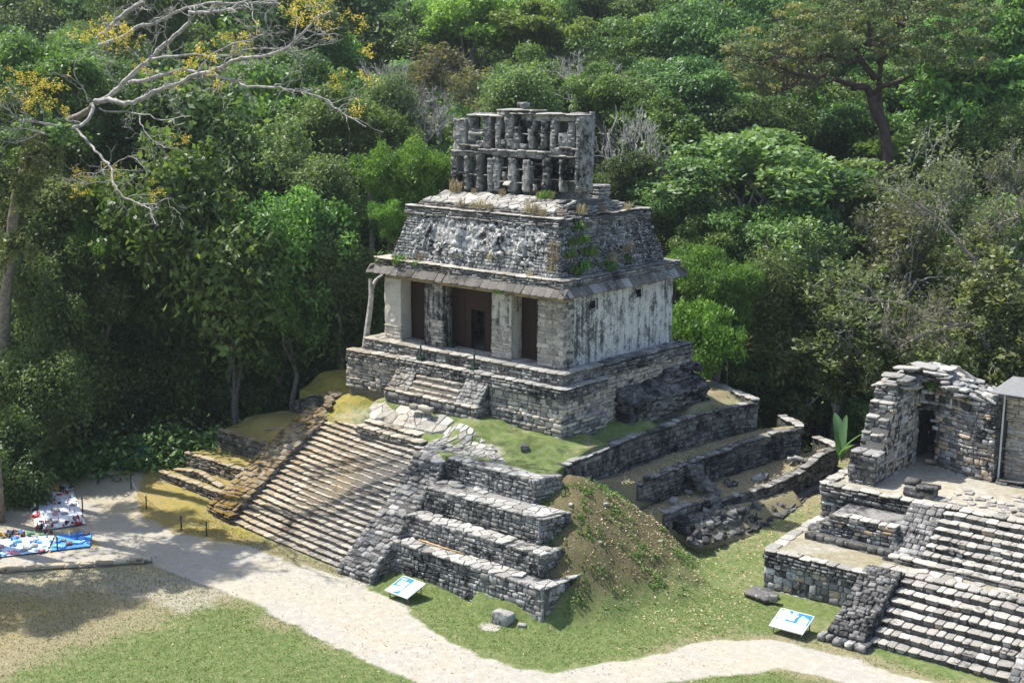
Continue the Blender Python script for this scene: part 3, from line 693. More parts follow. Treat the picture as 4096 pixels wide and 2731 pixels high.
for lb, pts, zb, zt, mt in LW:
    retaining('terrace_wall', lb, pts, zb, zt, th=.45, mat=mt, capmat='cap' if 'lowest' in lb or 'low ' in lb else 'wall', caps=True, capw=.32, ch=(.14, .24), group='left terrace walls')
retaining('terrace_wall', 'stub of dark wall sunk in the petals beside the left balustrade', [(-16.3, -4.35), (-14.6, -4.35)], -5.2, [-4.95, -4.6], th=.4, mat='dark', caps=True, capw=.3, group='left terrace walls')

# ---------------------------------------------------------------- great stairway
st = thing('great_stairway', 'wide steep stone stairway of about twenty steps up the pyramid front', 'stairway', (-8.3, -9.6, -7.9))
NS = 22
def stair_pt(i, x):     # nosing (top front edge) of step i, i=0 lowest
    t = i/(NS-1); f = (x+12.6)/8.55
    yl, zl = -9.42+t*6.22, -7.72+t*3.86
    yr, zr = -10.1+t*5.45, -7.76+t*4.12
    sag = -.05*math.sin(math.pi*f)
    return yl+(yr-yl)*f, zl+(zr-zl)*f+sag
XS = np.linspace(-12.75, -3.95, 12)
pl = Pile()
for i in range(NS):
    V, F = [], []
    for k_, x in enumerate(XS):
        y, z = stair_pt(i, x); y2, z2 = stair_pt(i+1.15, x)
        V += [(x, y+.03, z-.9), (x, y+.03, z-.03), (x, y2+.05, z-.03), (x, y2+.05, z-.9)]
        if k_:
            o = 4*(k_-1); F += [(o+a, o+4+a, o+4+b, o+b) for a, b in ((0, 1), (1, 2), (2, 3), (3, 0))]
    F += [(3, 2, 1, 0), tuple(4*(len(XS)-1)+q for q in range(4))]
    ob('step', mesh_from('step', V, F, M['mortar']), st)
    x = -12.65
    while x < -4.0:
        l = min(R(.3, .62), -3.98-x); xc = x+l/2
        y, z = stair_pt(i, xc); y2, z2 = stair_pt(i+1, xc); ya, za = stair_pt(i, x+l); rise = z2-z if i else .2
        T = Vector((1, (ya-y)/(l/2), (za-z)/(l/2))).normalized(); Nn = Vector((T.y, -T.x, 0)).normalized(); U = T.cross(Nn)*-1
        if U.z < 0: U = -U
        hr = .055; d_ = (y2-y)+.06
        pl.add(Vector((xc, y, z))+Nn*(-d_/2+R(-.02, .035))+U*(-hr/2+R(-.018, .018)), T, Nn, U, (l-R(.008, .025), d_, hr), 'step', 'stone', .02)
        # riser stone below the tread slab
        pl.add(Vector((xc, y, z))+Nn*(-.155+R(-.02, .0))+U*(-hr-.06), T, Nn, U, (l-R(.02, .05), .22, .12), random.choice(('rubble', 'dark', 'dark')), 'riser_stone', .03)
        x += l
prism('stair_fill', [(-12.7, -9.2), (-3.98, -9.9), (-3.98, -5.1), (-12.7, -3.6)], -8.2, [-8.0, -8.0, -4.1, -4.35], st, 'mortar')
pl.finish(st)
# the two short steps under the landing
for k_, (xa, xb, y, z) in enumerate(((-9.55, -4.95, -4.15, -3.56), (-9.45, -5.5, -3.72, -3.36))):
    lb = ('lower' if k_ == 0 else 'upper')+' of two short pale steps between stairway head and paved landing'
    t = thing('stone_step', lb, 'step', ((xa+xb)/2, y, z-.3), 'short steps below the landing'); pl = Pile()
    prism('step_core', [(xa+.05, y+.05), (xb-.05, y-.15), (xb-.05, y+.9), (xa+.05, y+.9)], z-.4, z-.03, t, 'mortar')
    fr = Frame([(xa, y), (xb, y-.2)])
    lay_stones(pl, fr, z-.3, z-.08, (.14, .2), (.2, .45), 'wall', prot=(0, .04)); lay_caps(pl, fr, z-.02, .55, (.3, .6), (.08, .12), 'step', .03, rag=.015); pl.finish(t)

# balustrades: stepped rows of rough stones climbing beside the stair
def balustrade(label, x0, x1, prof, mat, foot, side, group):
    """prof: list of (y, z) from the foot up"""
    t = thing('balustrade', label, 'balustrade', ((x0+x1)/2, prof[0][0], foot[2]), group); pl = Pile()
    ys = [p[0] for p in prof]; zs = [p[1] for p in prof]
    n_ = len(prof); V = []; F = []
    for x in (x0+.05, x1-.05):
        V += [(x, ys[0]+.03, foot[2]-.3)]+[(x, y+.04, z-.06) for y, z in prof]+[(x, ys[-1]+.5, zs[-1]-.1), (x, ys[-1]+.5, foot[2]-.3)]
    k_ = n_+3; F = [tuple(range(k_)), tuple(range(2*k_-1, k_-1, -1))]+[(a, k_+a, k_+(a+1) % k_, (a+1) % k_) for a in range(k_)]
    ob('balustrade_core', mesh_from('balustrade_core', V, F, M['mortar']), t)
    L = math.hypot(ys[-1]-ys[0], zs[-1]-zs[0]); s = 0.0; cum = np.concatenate([[0], np.cumsum(np.hypot(np.diff(ys), np.diff(zs)))])
    while s < cum[-1]:
        d = R(.22, .34)
        y, z = np.interp(s+d/2, cum, ys), np.interp(s+d/2, cum, zs)
        x = x0
        sk = R(-.05, .05)
        while x < x1-.06:
            l = min(R(.24, .6), x1-x)
            if x1-x-l < .12: l = x1-x
            sy = R(-.05, .05)
            tl = Vector((0, 1, .28)).normalized(); Nn = -tl; U = Vector((0, -.28, 1)).normalized()
            pl.add((x+l/2, y+.12+sy+sk, z-.06+sy*.6+R(-.03, .04)), (1, 0, 0), Nn, U, (l-R(.01, .04), R(.34, .48), R(.13, .19)), mat, 'stone', .09)
            x += l
        s += d*.92
    # flank facing away from or towards the stair
    for xf, sg in ((x0, -1), (x1, 1)):
        fr = Frame([(xf, ys[0]), (xf, ys[-1]+.4)]) if sg > 0 else Frame([(xf, ys[-1]+.4), (xf, ys[0])])
        zt = (lambda u, a=sg: float(np.interp(ys[0]+u if a > 0 else ys[-1]+.4-u, ys, zs))-.1)
        lay_stones(pl, fr, foot[2]-.05, zt, (.13, .22), (.18, .42), 'wall' if side else 'dark', prot=(-.02, .04), name='side_stone')
    # foot course
    fr = Frame([(x0-.08, foot[0]), (x1+.08, foot[1])])
    lay_stones(pl, fr, foot[2]-.1, foot[3], (.16, .24), (.25, .6), mat, dep=.5, prot=(.0, .06))
    pl.finish(t)
balustrade('broad right balustrade of the great stairway, grey and stepped with rough stones', -4.05, -2.08, [(-10.28, -7.5), (-9.9, -7.05), (-8.9, -6.28), (-7.9, -5.5), (-6.9, -4.75), (-6.2, -4.15), (-5.9, -3.62), (-5.3, -3.42), (-4.8, -3.35)], 'wall', (-10.4, -10.42, -7.98, -7.48), True, 'stairway balustrades')
balustrade('broad left balustrade of the great stairway, its stones covered in yellow petals', -14.6, -12.62, [(-9.35, -7.32), (-9.0, -7.12), (-8.0, -6.55), (-7.0, -5.95), (-6.0, -5.3), (-5.0, -4.72), (-4.0, -4.2), (-3.3, -3.85), (-2.9, -3.72)], 'dark', (-9.42, -9.62, -7.95, -7.42), False, 'stairway balustrades')
# loose stones at the left balustrade head
lst = thing('loose_stones', 'line of loose flat stones trailing uphill from the left balustrade head', 'stones', (-13.6, -2.2, -3.6)); pl = Pile()
for i in range(14):
    a = i/13; pl.add((-13.2-.9*a+R(-.2, .2), -2.8+1.5*a+R(-.1, .1), plz(np.array(-13.4-.5*a), np.array(-2.6+1.4*a))+.12), (1, R(-.4, .4), 0), (R(-.2, .2), 1, 0), (0, 0, 1), (R(.3, .6), R(.25, .4), R(.1, .2)), 'dark', 'stone', .1)
pl.finish(lst)

# ---------------------------------------------------------------- temple plinth
PX0, PX1, PF = -12.95, .98, -1.25
pt = thing('temple_plinth', 'stepped masonry plinth with moulded courses carrying the temple', 'plinth', (-5.9, 4, -2.8))
prism('plinth_core', [(PX0+.05, PF-.2), (-9, PF+.05), (-3.5, PF+.05), (PX1-.05, PF+.05), (PX1-.05, 2.0), (.80, 2.1), (.80, 9.45), (PX0+.1, 9.45)], -3.4, -.68, pt, 'mortar_tan')
pl = Pile()
def plinth_face(pts, zb, parent=pt, top=-.62):
    fr = Frame(pts)
    lay_stones(pl, fr, zb, -2.02, (.16, .24), (.25, .6), 'wall', dep=.3, prot=(.03, .12), batter=.0, alt=('tan', .35))
    lay_stones(pl, fr, -2.02, -1.12, (.15, .24), (.18, .5), 'tan', dep=.24, prot=(-.04, .03), alt=('wall', .3))
    lay_stones(pl, fr, -1.12, top-.06, (.12, .17), (.25, .6), 'wall', dep=.34, prot=(.06, .14))
    lay_caps(pl, fr, top, .62, (.3, .65), (.07, .1), 'cap', .1, rag=.015)
plinth_face([(PX0, PF-.35), (-9.3, PF-.12)], -2.5); plinth_face([(-9.3, PF-.1), (-3.3, PF)], -2.5); plinth_face([(-3.3, PF), (PX1, PF)], -2.95); plinth_face([(PX1, PF), (PX1, 2.1)], -3.05); plinth_face([(PX1, 2.1), (.78, 2.14)], -3.0)
# top of the plinth in front of the platform
flagstones(pt, [(PX0+.1, PF-.25), (-9.3, PF+0.0), (-3.3, PF+.12), (PX1-.12, PF+.12), (PX1-.12, 2.0), (.5, 2.0), (.5, -.8), (-12.2, -.8), (-12.6, 3), (PX0+.1, 3)], lambda x, y: -.665, size=.6, mat='cap', seed=5, proud=.02)
# rear right flank, flush with the platform
frR = Frame([(.85, 2.05), (.95, 9.5)])
lay_stones(pl, frR, -2.95, -.58, (.13, .24), (.16, .46), 'tan', dep=.3, prot=(-.02, .05), alt=('wall', .12))
lay_stones(pl, frR, -.58, -.09, (.12, .18), (.25, .6), 'wall', dep=.36, prot=(.04, .12)); lay_caps(pl, frR, -.02, .8, (.35, .7), (.07, .1), 'wall', .1, rag=.03)
fb = Frame([(.95, 9.5), (PX0, 9.5)]); lay_stones(pl, fb, -2.5, -.1, (.2, .26), (.4, .6), 'wall')
fl = Frame([(PX0, 9.5), (PX0, PF-.35)]); lay_stones(pl, fl, -2.4, -.66, (.2, .26), (.3, .6), 'wall')
# rubble talus leaning on the right flank
pl2 = Pile()
tal = thing('rubble_ledge', 'dark sloping bank of rough masonry against the right side of the plinth', 'rubble', (1.4, 6.2, -2.8))
V = []; F = []
for i, y in enumerate(np.linspace(3.15, 9.2, 26)):
    o_ = .35*(y-3.15)/6; xo = 1.5+o_+.12*R(-1, 1)
    V += [(.8, y, -1.32+.1*R(-1, 1)), (1.05+.2*R(-1, 1), y, -1.5+.1*R(-1, 1)), (xo-.15, y, -1.98+.1*R(-1, 1)), (xo+.05, y, -2.2+.1*R(-1, 1)), (xo+.1, y, -3.3), (.8, y, -3.3)]
    if i: o = 6*(i-1); F += [(o+a, o+a+6, o+(a+1) % 6+6, o+(a+1) % 6) for a in range(6)]
F += [tuple(range(6)), tuple(6*25+a for a in (5, 4, 3, 2, 1, 0))]
ob('ledge_core', mesh_from('ledge_core', V, F, M['mortar']), tal)
for i in range(300):
    y = R(3.1, 9.2); q = random.random(); o_ = .35*(y-3.15)/6
    if random.random() < .62: x = .9+q*(.72+o_); z = -1.36-.62*q+R(-.05, .03); n_ = Vector((.5, R(-.2, .2), 1)).normalized()
    else: x = 1.62+o_; z = R(-2.95, -2.0); n_ = Vector((R(-.1, .1), 0, 1)).normalized()
    T = Vector((R(-.2, .2), 1, R(-.15, .15))).normalized(); N_ = n_.cross(T)
    pl2.add((x, y, z), T, N_, n_, (R(.3, .65), R(.25, .45), R(.1, .2)), 'rubble', 'stone', .1)
for i in range(40):
    y = R(6.6, 9.75); z = random.choice((-1.55, -1.4, -1.25, -1.1)); x = 1.15+.5*(-1.0-z)
    pl2.add((x-.1, y, z), (0, 1, 0), (1, 0, 0), (0, 0, 1), (R(.3, .6), .5, .16), 'rubble', 'stone', .08)
for i in range(26):
    q = random.random(); pl2.add((.9+q*.75, 3.05, -2.95+random.random()*(1.6-.6*q)), (1, 0, 0), (0, -1, 0), (0, 0, 1), (R(.25, .5), .3, R(.12, .2)), 'rubble', 'stone', .08)
pl2.finish(tal)
# platform step under the temple
frs = [Frame([(-12.35, -.95), (.66, -.95)]), Frame([(.66, -.95), (.72, 2.2)]), Frame([(-12.35, 9.3), (-12.35, -.95)])]
for fr in frs:
    lay_stones(pl, fr, -.66, -.1, (.14, .2), (.2, .5), 'wall', dep=.3, prot=(-.02, .04)); lay_caps(pl, fr, -.03, .5, (.4, .8), (.08, .1), 'cap', .05, rag=.012)
prism('platform_core', [(-12.3, -.9), (.61, -.9), (.70, 2.2), (.80, 9.4), (-12.3, 9.4)], -.7, -.055, pt, 'mortar_tan')
flagstones(pt, [(-12.25, -.6), (.35, -.6), (.62, 2.2), (.6, 9.3), (-12.25, 9.3)], lambda x, y: -.05, size=.8, mat='flag', seed=6, proud=.02, th=.05, gap=.012, cap=200)
pl.finish(pt)
# small stair of the plinth with its two ramps
ps = thing('temple_steps', 'short flight of six pale steps between rough stone ramps below the doorways', 'stairs', (-6.3, -2.2, -2.5))
prism('step_core', [(-8.05, -2.2), (-4.8, -2.2), (-4.8, -1.0), (-8.05, -1.0)], -2.7, [-2.05, -2.05, -.85, -.85], ps, 'mortar')
pl = Pile()
for i in range(5):
    y = -2.02+i*.235; z = -1.74+i*.27
    box('step', -8.02, -4.83, y+.04, -.9, z-.3, z-.03, ps, 'mortar')
    x = -8.0
    while x < -4.87:
        l = min(R(.35, .75), -4.84-x)
        if -4.84-x-l < .15: l = -4.84-x
        pl.add((x+l/2, y+.14, z-.06+R(-.02, .02)), (1, 0, 0), (0, -1, 0), UP, (l-.02, .3, .13), 'step', 'stone', .025)
        pl.add((x+l/2, y+.13, z-.2), (1, 0, 0), (0, -1, 0), UP, (l-.03, .2, .14), 'tan', 'riser_stone', .03)
        x += l
fr = Frame([(-9.45, -2.3), (-3.3, -2.3)]); lay_stones(pl, fr, -2.62, -2.09, (.2, .28), (.35, .8), 'wall', dep=.4, prot=(-.02, .04)); lay_caps(pl, fr, -2.02, .5, (.4, .8), (.09, .12), 'step', .03, rag=.015)
fr = Frame([(-3.3, -2.3), (-3.3, -1.1)]); lay_stones(pl, fr, -2.8, -2.02, (.16, .25), (.25, .5), 'dark', prot=(-.02, .04))
box('step_base', -9.4, -3.35, -2.25, -1.1, -2.9, -2.06, ps, 'mortar')
for (xa, xb) in ((-9.4, -8.02), (-4.83, -3.38)):
    prism('ramp_core', [(xa+.05, -2.05), (xb-.05, -2.05), (xb-.05, -1.0), (xa+.05, -1.0)], -2.5, [-2.0, -2.0, -.72, -.72], ps, 'mortar')
    for i in range(9):
        t_ = i/8; y = -2.12+t_*.95; z = -1.92+t_*1.24; x = xa
        while x < xb-.08:
            l = min(R(.2, .5), xb-x)
            pl.add((x+l/2, y+.1, z-.02+R(-.03, .03)), (1, 0, 0), Vector((0, -1, -.9)).normalized(), Vector((0, -.9, 1)).normalized(), (l-.02, .22, .16), 'wall', 'ramp_stone', .1)
            x += l
    fr = Frame([(xb, -2.1), (xb, -1.15)]); lay_stones(pl, fr, -2.1, lambda u: -2.0+u*1.3, (.14, .2), (.2, .4), 'dark', prot=(-.03, .02), name='ramp_stone')
    lay_caps(pl, Frame([(xa, -1.28), (xb, -1.28)]), -.6, .5, (.35, .7), (.1, .14), 'cap', .05)
for i, x in enumerate((-6.95, -6.45, -6.0)):
    pl.add((x, -2.62-.1*(i != 1), -2.42), (1, .1*(i-1), 0), (0, -1, 0), UP, (.5, .32, .26), 'step', 'loose_stone', .05)
pl.finish(ps)

# ---------------------------------------------------------------- temple
tm = thing('temple', 'small ruined stone temple with sloping carved roof and tall lattice roof comb', 'temple', (-5.9, 4.5, 0))
def rough_box(name, x0, x1, y0, y1, z0, z1, mat, amp=.03, step=.16, parent=tm, seed=0, relief=None, freq=3.0):
    """box with finely divided, uneven faces"""
    bm = bmesh.new(); bmesh.ops.create_cube(bm, size=1)
    sx, sy, sz = x1-x0, y1-y0, z1-z0
    for v in bm.verts: v.co = Vector(((x0+x1)/2+v.co.x*sx, (y0+y1)/2+v.co.y*sy, (z0+z1)/2+v.co.z*sz))
    for ax, L in ((0, sx), (1, sy), (2, sz)):
        n_ = max(1, int(L/step))
        ed = [e for e in bm.edges if abs((e.verts[0].co-e.verts[1].co).normalized()[ax]) > .9]
        if n_ > 1: bmesh.ops.subdivide_edges(bm, edges=ed, cuts=n_-1, use_grid_fill=True)
    bm.normal_update()
    P = np.array([v.co[:] for v in bm.verts]); Nn = np.array([v.normal[:] for v in bm.verts])
    d = amp*2*(fbm(P[:, 0]+seed, P[:, 1]-seed, P[:, 2], freq, 3)-.5)
    if relief is not None: d = d+relief(P, Nn)
    P = P+Nn*d[:, None]
    for v, p in zip(bm.verts, P): v.co = p
    me = bpy.data.meshes.new(name); bm.to_mesh(me); bm.free(); me.materials.append(M[mat])
    me.polygons.foreach_set('use_smooth', [True]*len(me.polygons))
    return ob(name, me, parent)
def cartouche(P, Nn):
    f = (Nn[:, 1] < -.5); dx, dz = P[:, 0]+11.2, P[:, 2]
    r1 = np.hypot(dx/.42, (dz-2.15)/.62); ring = np.exp(-((r1-1)/.10)**2)+.6*np.exp(-((r1-.66)/.1)**2)+.5*np.exp(-(r1/.25)**2)
    r2_ = np.hypot(dx/.30, (dz-1.15)/.30); ring = ring+.8*np.exp(-((r2_-1)/.16)**2)+.5*np.exp(-(r2_/.4)**2)
    return np.where(f, .05*ring, 0)
def plume(P, Nn):
    f = (Nn[:, 1] < -.5); dx, dz = P[:, 0]+3.55, P[:, 2]-1.9
    st_ = np.sin((dz*1.0+dx*1.6)*22)*np.exp(-(dx/.25)**2-(dz/.6)**2)
    edge = ((P[:, 0] > -3.3) & (P[:, 2] > .6) & (P[:, 2] < 2.8))*.9
    return np.where(f, .03*st_+.04*edge, 0)
PIERS = [(-11.75, -10.55, 'pier_clean', cartouche, 'cream pier with a round carved cartouche'), (-8.92, -7.65, 'pier_dark', None, 'pier blackened by damp'), (-4.42, -3.15, 'pier', plume, 'pier with feathered stucco carving'), (-1.55, 0.0, 'pier', None, 'corner pier of bare pale stones')]
for i, (xa, xb, mt, rel, lb) in enumerate(PIERS):
    p = rough_box('pier', xa+.02, xb-.02, .02, .8, -.03, 3.1, mt, .035, .05 if rel else .1, seed=i*3.1, relief=rel); p['label'] = lb
    pl = Pile(); fr = Frame([(xa, 0), (xb, 0)])
    keep = {0: lambda s, z: not (z < .75 and fbm(s, z, 1, 2, 2) > .4), 1: lambda s, z: not (z < 1.4 and s > .5), 2: lambda s, z: not (z < 1.55), 3: None}[i]
    lay_stones(pl, fr, .0, 3.05, (.13, .26), (.2, .55), 'tan', dep=.16, prot=(.0, .05), holes=keep, alt=('step', .3))
    if i == 3: lay_stones(pl, Frame([(0, 0), (0, .75)]), 0, 3.0, (.15, .26), (.2, .5), 'tan', dep=.16, prot=(.0, .04), alt=('wall', .4))
    if i == 3: lay_stones(pl, Frame([(xa, .7), (xa, 0)]), 0, 3.0, (.15, .26), (.2, .5), 'wall', dep=.16, prot=(.0, .03))
    pl.finish(p)
box('lintel', -11.7, -.05, .06, .8, 3.1, 3.45, tm, 'soffit')
# side, back and inner walls; the right wall has two small openings
HOLES = [(2.05, 2.5, 2.55, 2.95), (5.75, 6.2, 2.68, 3.08)]
gy = np.linspace(.78, 8.95, 83); gz = np.linspace(-.03, 3.42, 37)
YY, ZZ = np.meshgrid(gy, gz); n1 = fbm(YY, ZZ, 1, 1.3, 4)-.5; n2 = fbm(YY, ZZ, 2, 5, 3)-.5
flake = sstep(.02, .10, fbm(YY+3, ZZ*.8, 3, .9, 4)-.5+.28*sstep(3.0, 1.2, np.abs(YY-1.3)))
XX = .0+.07*n1+.04*n2-.055*flake*(1+.6*n2)
idx = np.arange(XX.size).reshape(XX.shape)
F = [(idx[a, b], idx[a, b+1], idx[a+1, b+1], idx[a+1, b]) for a in range(len(gz)-1) for b in range(len(gy)-1)
     if not any(h[0] < (gy[b]+gy[b+1])/2 < h[1] and h[2] < (gz[a]+gz[a+1])/2 < h[3] for h in HOLES)]
ob('side_wall', mesh_from('side_wall', np.stack([XX, YY, ZZ], -1).reshape(-1, 3), F, M['stucco'], True), tm, label='pale stucco wall streaked black with damp')
for h in HOLES:
    V = [(.02, y, z) for y in (h[0]-.06, h[1]+.06) for z in (h[2]-.06, h[3]+.06)]+[(-.7, y, z) for y in (h[0]-.06, h[1]+.06) for z in (h[2]-.06, h[3]+.06)]
    ob('wall_opening', mesh_from('wall_opening', V, [(4, 5, 7, 6), (0, 1, 5, 4), (2, 6, 7, 3), (0, 4, 6, 2), (1, 3, 7, 5)], M['mortar']), tm)
box('wall_body', -.76, -.72, .8, 8.9, -.03, 3.4, tm, 'pier')
rough_box('side_wall', -11.75, -11.0, .8, 8.95, -.03, 3.42, 'stucco', .04, .3); rough_box('back_wall', -11.0, -.72, 8.2, 8.95, -.03, 3.42, 'stucco', .04, .4)
rough_box('inner_wall', -11.0, -6.6, 4.2, 4.9, -.03, 3.42, 'pier', .02, .5); rough_box('inner_wall', -5.3, -.72, 4.2, 4.9, -.03, 3.42, 'pier', .02, .5)
box('vault', -11.0, -.72, .82, 8.2, 3.42, 3.5, tm, 'mortar')
# brown boarded doors behind the piers
def door(label, x0, x1, opening=None):
    y0 = .78
    d = box('door', x0, x1, y0+.02, y0+.06, -.01, 3.09, tm, 'door') if not opening else None
    if opening:
        a, b, zt = opening
        d = box('door', x0, a, y0+.02, y0+.06, -.01, 3.09, tm, 'door')
        box('door_panel', a, b, y0+.02, y0+.06, zt, 3.09, d, 'door'); box('door_panel', b, x1, y0+.02, y0+.06, -.01, 3.09, d, 'door')
        box('door_frame', a-.035, a, y0-.01, y0+.08, 0, zt+.03, d, 'door_frame'); box('door_frame', b, b+.035, y0-.01, y0+.08, 0, zt+.03, d, 'door_frame'); box('door_frame', a, b, y0-.01, y0+.08, zt, zt+.035, d, 'door_frame'); box('door_sill', a, b, y0-.02, y0+.1, -.01, .04, d, 'door_frame')
    d['label'] = label
    xs = [x for x in np.arange(x0+.8, x1-.3, .82)]
    for x in xs:
        if not opening or x < opening[0]-.1 or x > opening[1]+.1: box('door_batten', x, x+.035, y0+.003, y0+.018, 0, 3.05, d, 'door_frame')
    for z in (.95, 1.95):
        box('door_rail', x0+.02, (opening[0]-.05 if opening else x1-.02), y0+.006, y0+.0195, z, z+.04, d, 'door_frame')
door('narrow brown boarded door at the left opening', -10.57, -8.9); door('wide brown boarded door with an open dark doorway', -7.67, -4.4, (-6.40, -5.55, 1.95)); door('narrow brown boarded door at the right opening', -3.17, -1.53)
# eave: courses and leaning slabs on all four sides
EX0, EX1, EY0, EY1 = -12.02, .27, -.42, 9.25
box('eave_core', EX0+.08, EX1-.08, EY0+.08, EY1-.08, 3.47, 4.1, tm, 'mortar')
box('eave_soffit', EX0-.02, EX1+.02, EY0-.02, EY1+.02, 3.40, 3.468, tm, 'soffit')
pl = Pile()
sides = [[(EX0, EY0), (EX1, EY0)], [(EX1, EY0), (EX1, EY1)], [(EX1, EY1), (EX0, EY1)], [(EX0, EY1), (EX0, EY0)]]
for k_, sd in enumerate(sides):
    fr = Frame(sd)
    lay_stones(pl, fr, 3.78, 4.10, (.09, .13), (.22, .55), 'wall', dep=.3, prot=(-.03, .04), name='eave_stone')
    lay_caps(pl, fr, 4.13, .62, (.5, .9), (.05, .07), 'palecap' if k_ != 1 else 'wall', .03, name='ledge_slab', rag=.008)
    s = -.25
    while s < fr.L+.2:
        l = R(.38, .62) if k_ == 0 else R(.28, .52)
        l = min(l, fr.L+.28-s); p, T, Nn = fr.at(min(max(s+l/2, 0), fr.L)); p = p+T*(s+l/2-min(max(s+l/2, 0), fr.L))
        U = (Nn*.72+UP*.70).normalized(); Dn = (Nn*.70-UP*.72).normalized()
        pl.add(p+Nn*.13+UP*(3.60+R(-.01, .015)), T, Dn, U, (l-R(.004, .014), .56, .08), 'eave' if k_ == 0 else random.choice(('eave', 'eave', 'cap', 'wall')), 'eave_slab', .012)
        s += l
pl.finish(tm)
# frieze: sloping upper facade with eroded stucco relief
def lump(u, v, cu, cv, ru, rv, h): return h*np.clip(1-((u-cu)/ru)**2-((v-cv)/rv)**2, 0, 1)**.5
def frieze_face(a0, a1, b0, b1, ins, relief, nu=150, nv=44):
    a0, a1, b0, b1 = map(Vector, (a0, a1, b0, b1)); L = (a1-a0).length
    u = np.linspace(0, 1, nu); v = np.linspace(0, 1, nv); U_, V_ = np.meshgrid(u, v)
    A0, A1, B0, B1 = [np.array(q[:]) for q in (a0, a1, b0, b1)]
    P = (A0*(1-U_)[..., None]+A1*U_[..., None])*(1-V_)[..., None]+(B0*(1-U_)[..., None]+B1*U_[..., None])*V_[..., None]
    n_ = np.array((a1-a0).cross(b0-a0).normalized()[:])
    s_, t_ = U_*L, V_*2.25
    d = .08*(fbm(s_, t_, 1, 1.5, 4)-.5)+.09*(fbm(s_, t_, 2, 6, 4)-.5)
    if relief:
        mk = sstep(.02, .12, U_)*sstep(.02, .2, 1.02-U_)*sstep(.12, .3, V_)*sstep(1.0, .9, V_)
        swirl = np.sin(9*fbm(s_, t_, 7, 1.1, 3)*3.1)
        d = d+mk*(.07*sstep(.1, .9, swirl)+.06*(fbm(s_, t_, 9, 6, 3)-.45))
        r_ = random.Random(11)
        for k_ in range(46): d = np.maximum(d, d*.6+.8*lump(s_, t_, r_.uniform(1.2, L-1.5), r_.uniform(.5, 1.95), r_.uniform(.06, .2), r_.uniform(.06, .2), r_.uniform(.06, .2)))
        for (cu, cv, ru, rv, h) in ((4.35, 1.45, .26, .42, .42), (4.3, 1.0, .5, .22, .32), (4.35, .62, .55, .26, .36), (4.2, 1.75, .3, .22, .3), (6.9, 1.25, .22, .6, .34), (7.1, .75, .4, .2, .3), (7.3, 1.6, .3, .25, .28), (2.0, 1.2, .1, .7, .22), (2.35, 1.1, .08, .8, .18), (8.6, 1.3, .3, .3, .25), (1.55, .35, .13, .33, .22)):
            d = np.maximum(d, lump(s_, t_, cu, cv, ru, rv, h)+.05*(fbm(s_, t_, 3, 8, 2)-.5))
    P = P+n_*d[..., None]
    idx = np.arange(nu*nv).reshape(nv, nu); F = np.stack([idx[:-1, :-1], idx[:-1, 1:], idx[1:, 1:], idx[1:, :-1]], -1).reshape(-1, 4)
    return P.reshape(-1, 3), F
FZ0, FZ1 = 4.12, 6.42
fb0 = [(-11.3, .15), (-.45, .15), (-.45, 8.8), (-11.3, 8.8)]; fb1 = [(-10.72, .86), (-1.1, .86), (-1.1, 8.1), (-10.72, 8.1)]
for k_ in range(4):
    a, b, c, d = fb0[k_], fb0[(k_+1) % 4], fb1[k_], fb1[(k_+1) % 4]
    P, F = frieze_face(a+(FZ0,), b+(FZ0,), c+(FZ1,), d+(FZ1,), 0, k_ == 0, 260 if k_ == 0 else 110, 64 if k_ == 0 else 40)
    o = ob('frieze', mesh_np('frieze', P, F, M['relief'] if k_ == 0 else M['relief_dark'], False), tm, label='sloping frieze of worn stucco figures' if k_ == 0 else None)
    if k_ > 1: continue
    pl = Pile(); L = (Vector(b)-Vector(a)).length
    A0, A1, B0, B1 = [Vector(q+(z,)) for q, z in ((a, FZ0), (b, FZ0), (c, FZ1), (d, FZ1))]
    T = (A1-A0).normalized(); n_ = T.cross(B0-A0).normalized(); 
    def fpt(s, v): return (A0.lerp(A1, s/L)).lerp(B0.lerp(B1, s/L), v)
    v = 0.0; U = n_.cross(T); U = U if U.z > 0 else -U
    while v < .99:
        h = R(.05, .085); s = 0
        while s < L:
            l = R(.18, .42); c_ = s+l/2
            side = min(c_, L-c_)
            if k_ == 0: kp = side < 1.1+.5*(1-v) or v < .2+.25*(vnoise(c_, 3, 0, 1.2)) or (v > .8 and random.random() < .3) or (c_ > L-3.2 and random.random() < .6)
            else: kp = random.random() < .82
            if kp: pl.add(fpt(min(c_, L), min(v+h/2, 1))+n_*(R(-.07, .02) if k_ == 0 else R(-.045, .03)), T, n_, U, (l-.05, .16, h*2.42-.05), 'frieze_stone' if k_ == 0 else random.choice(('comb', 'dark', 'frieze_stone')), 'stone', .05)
            s += l
        v += h
    pl.finish(o)
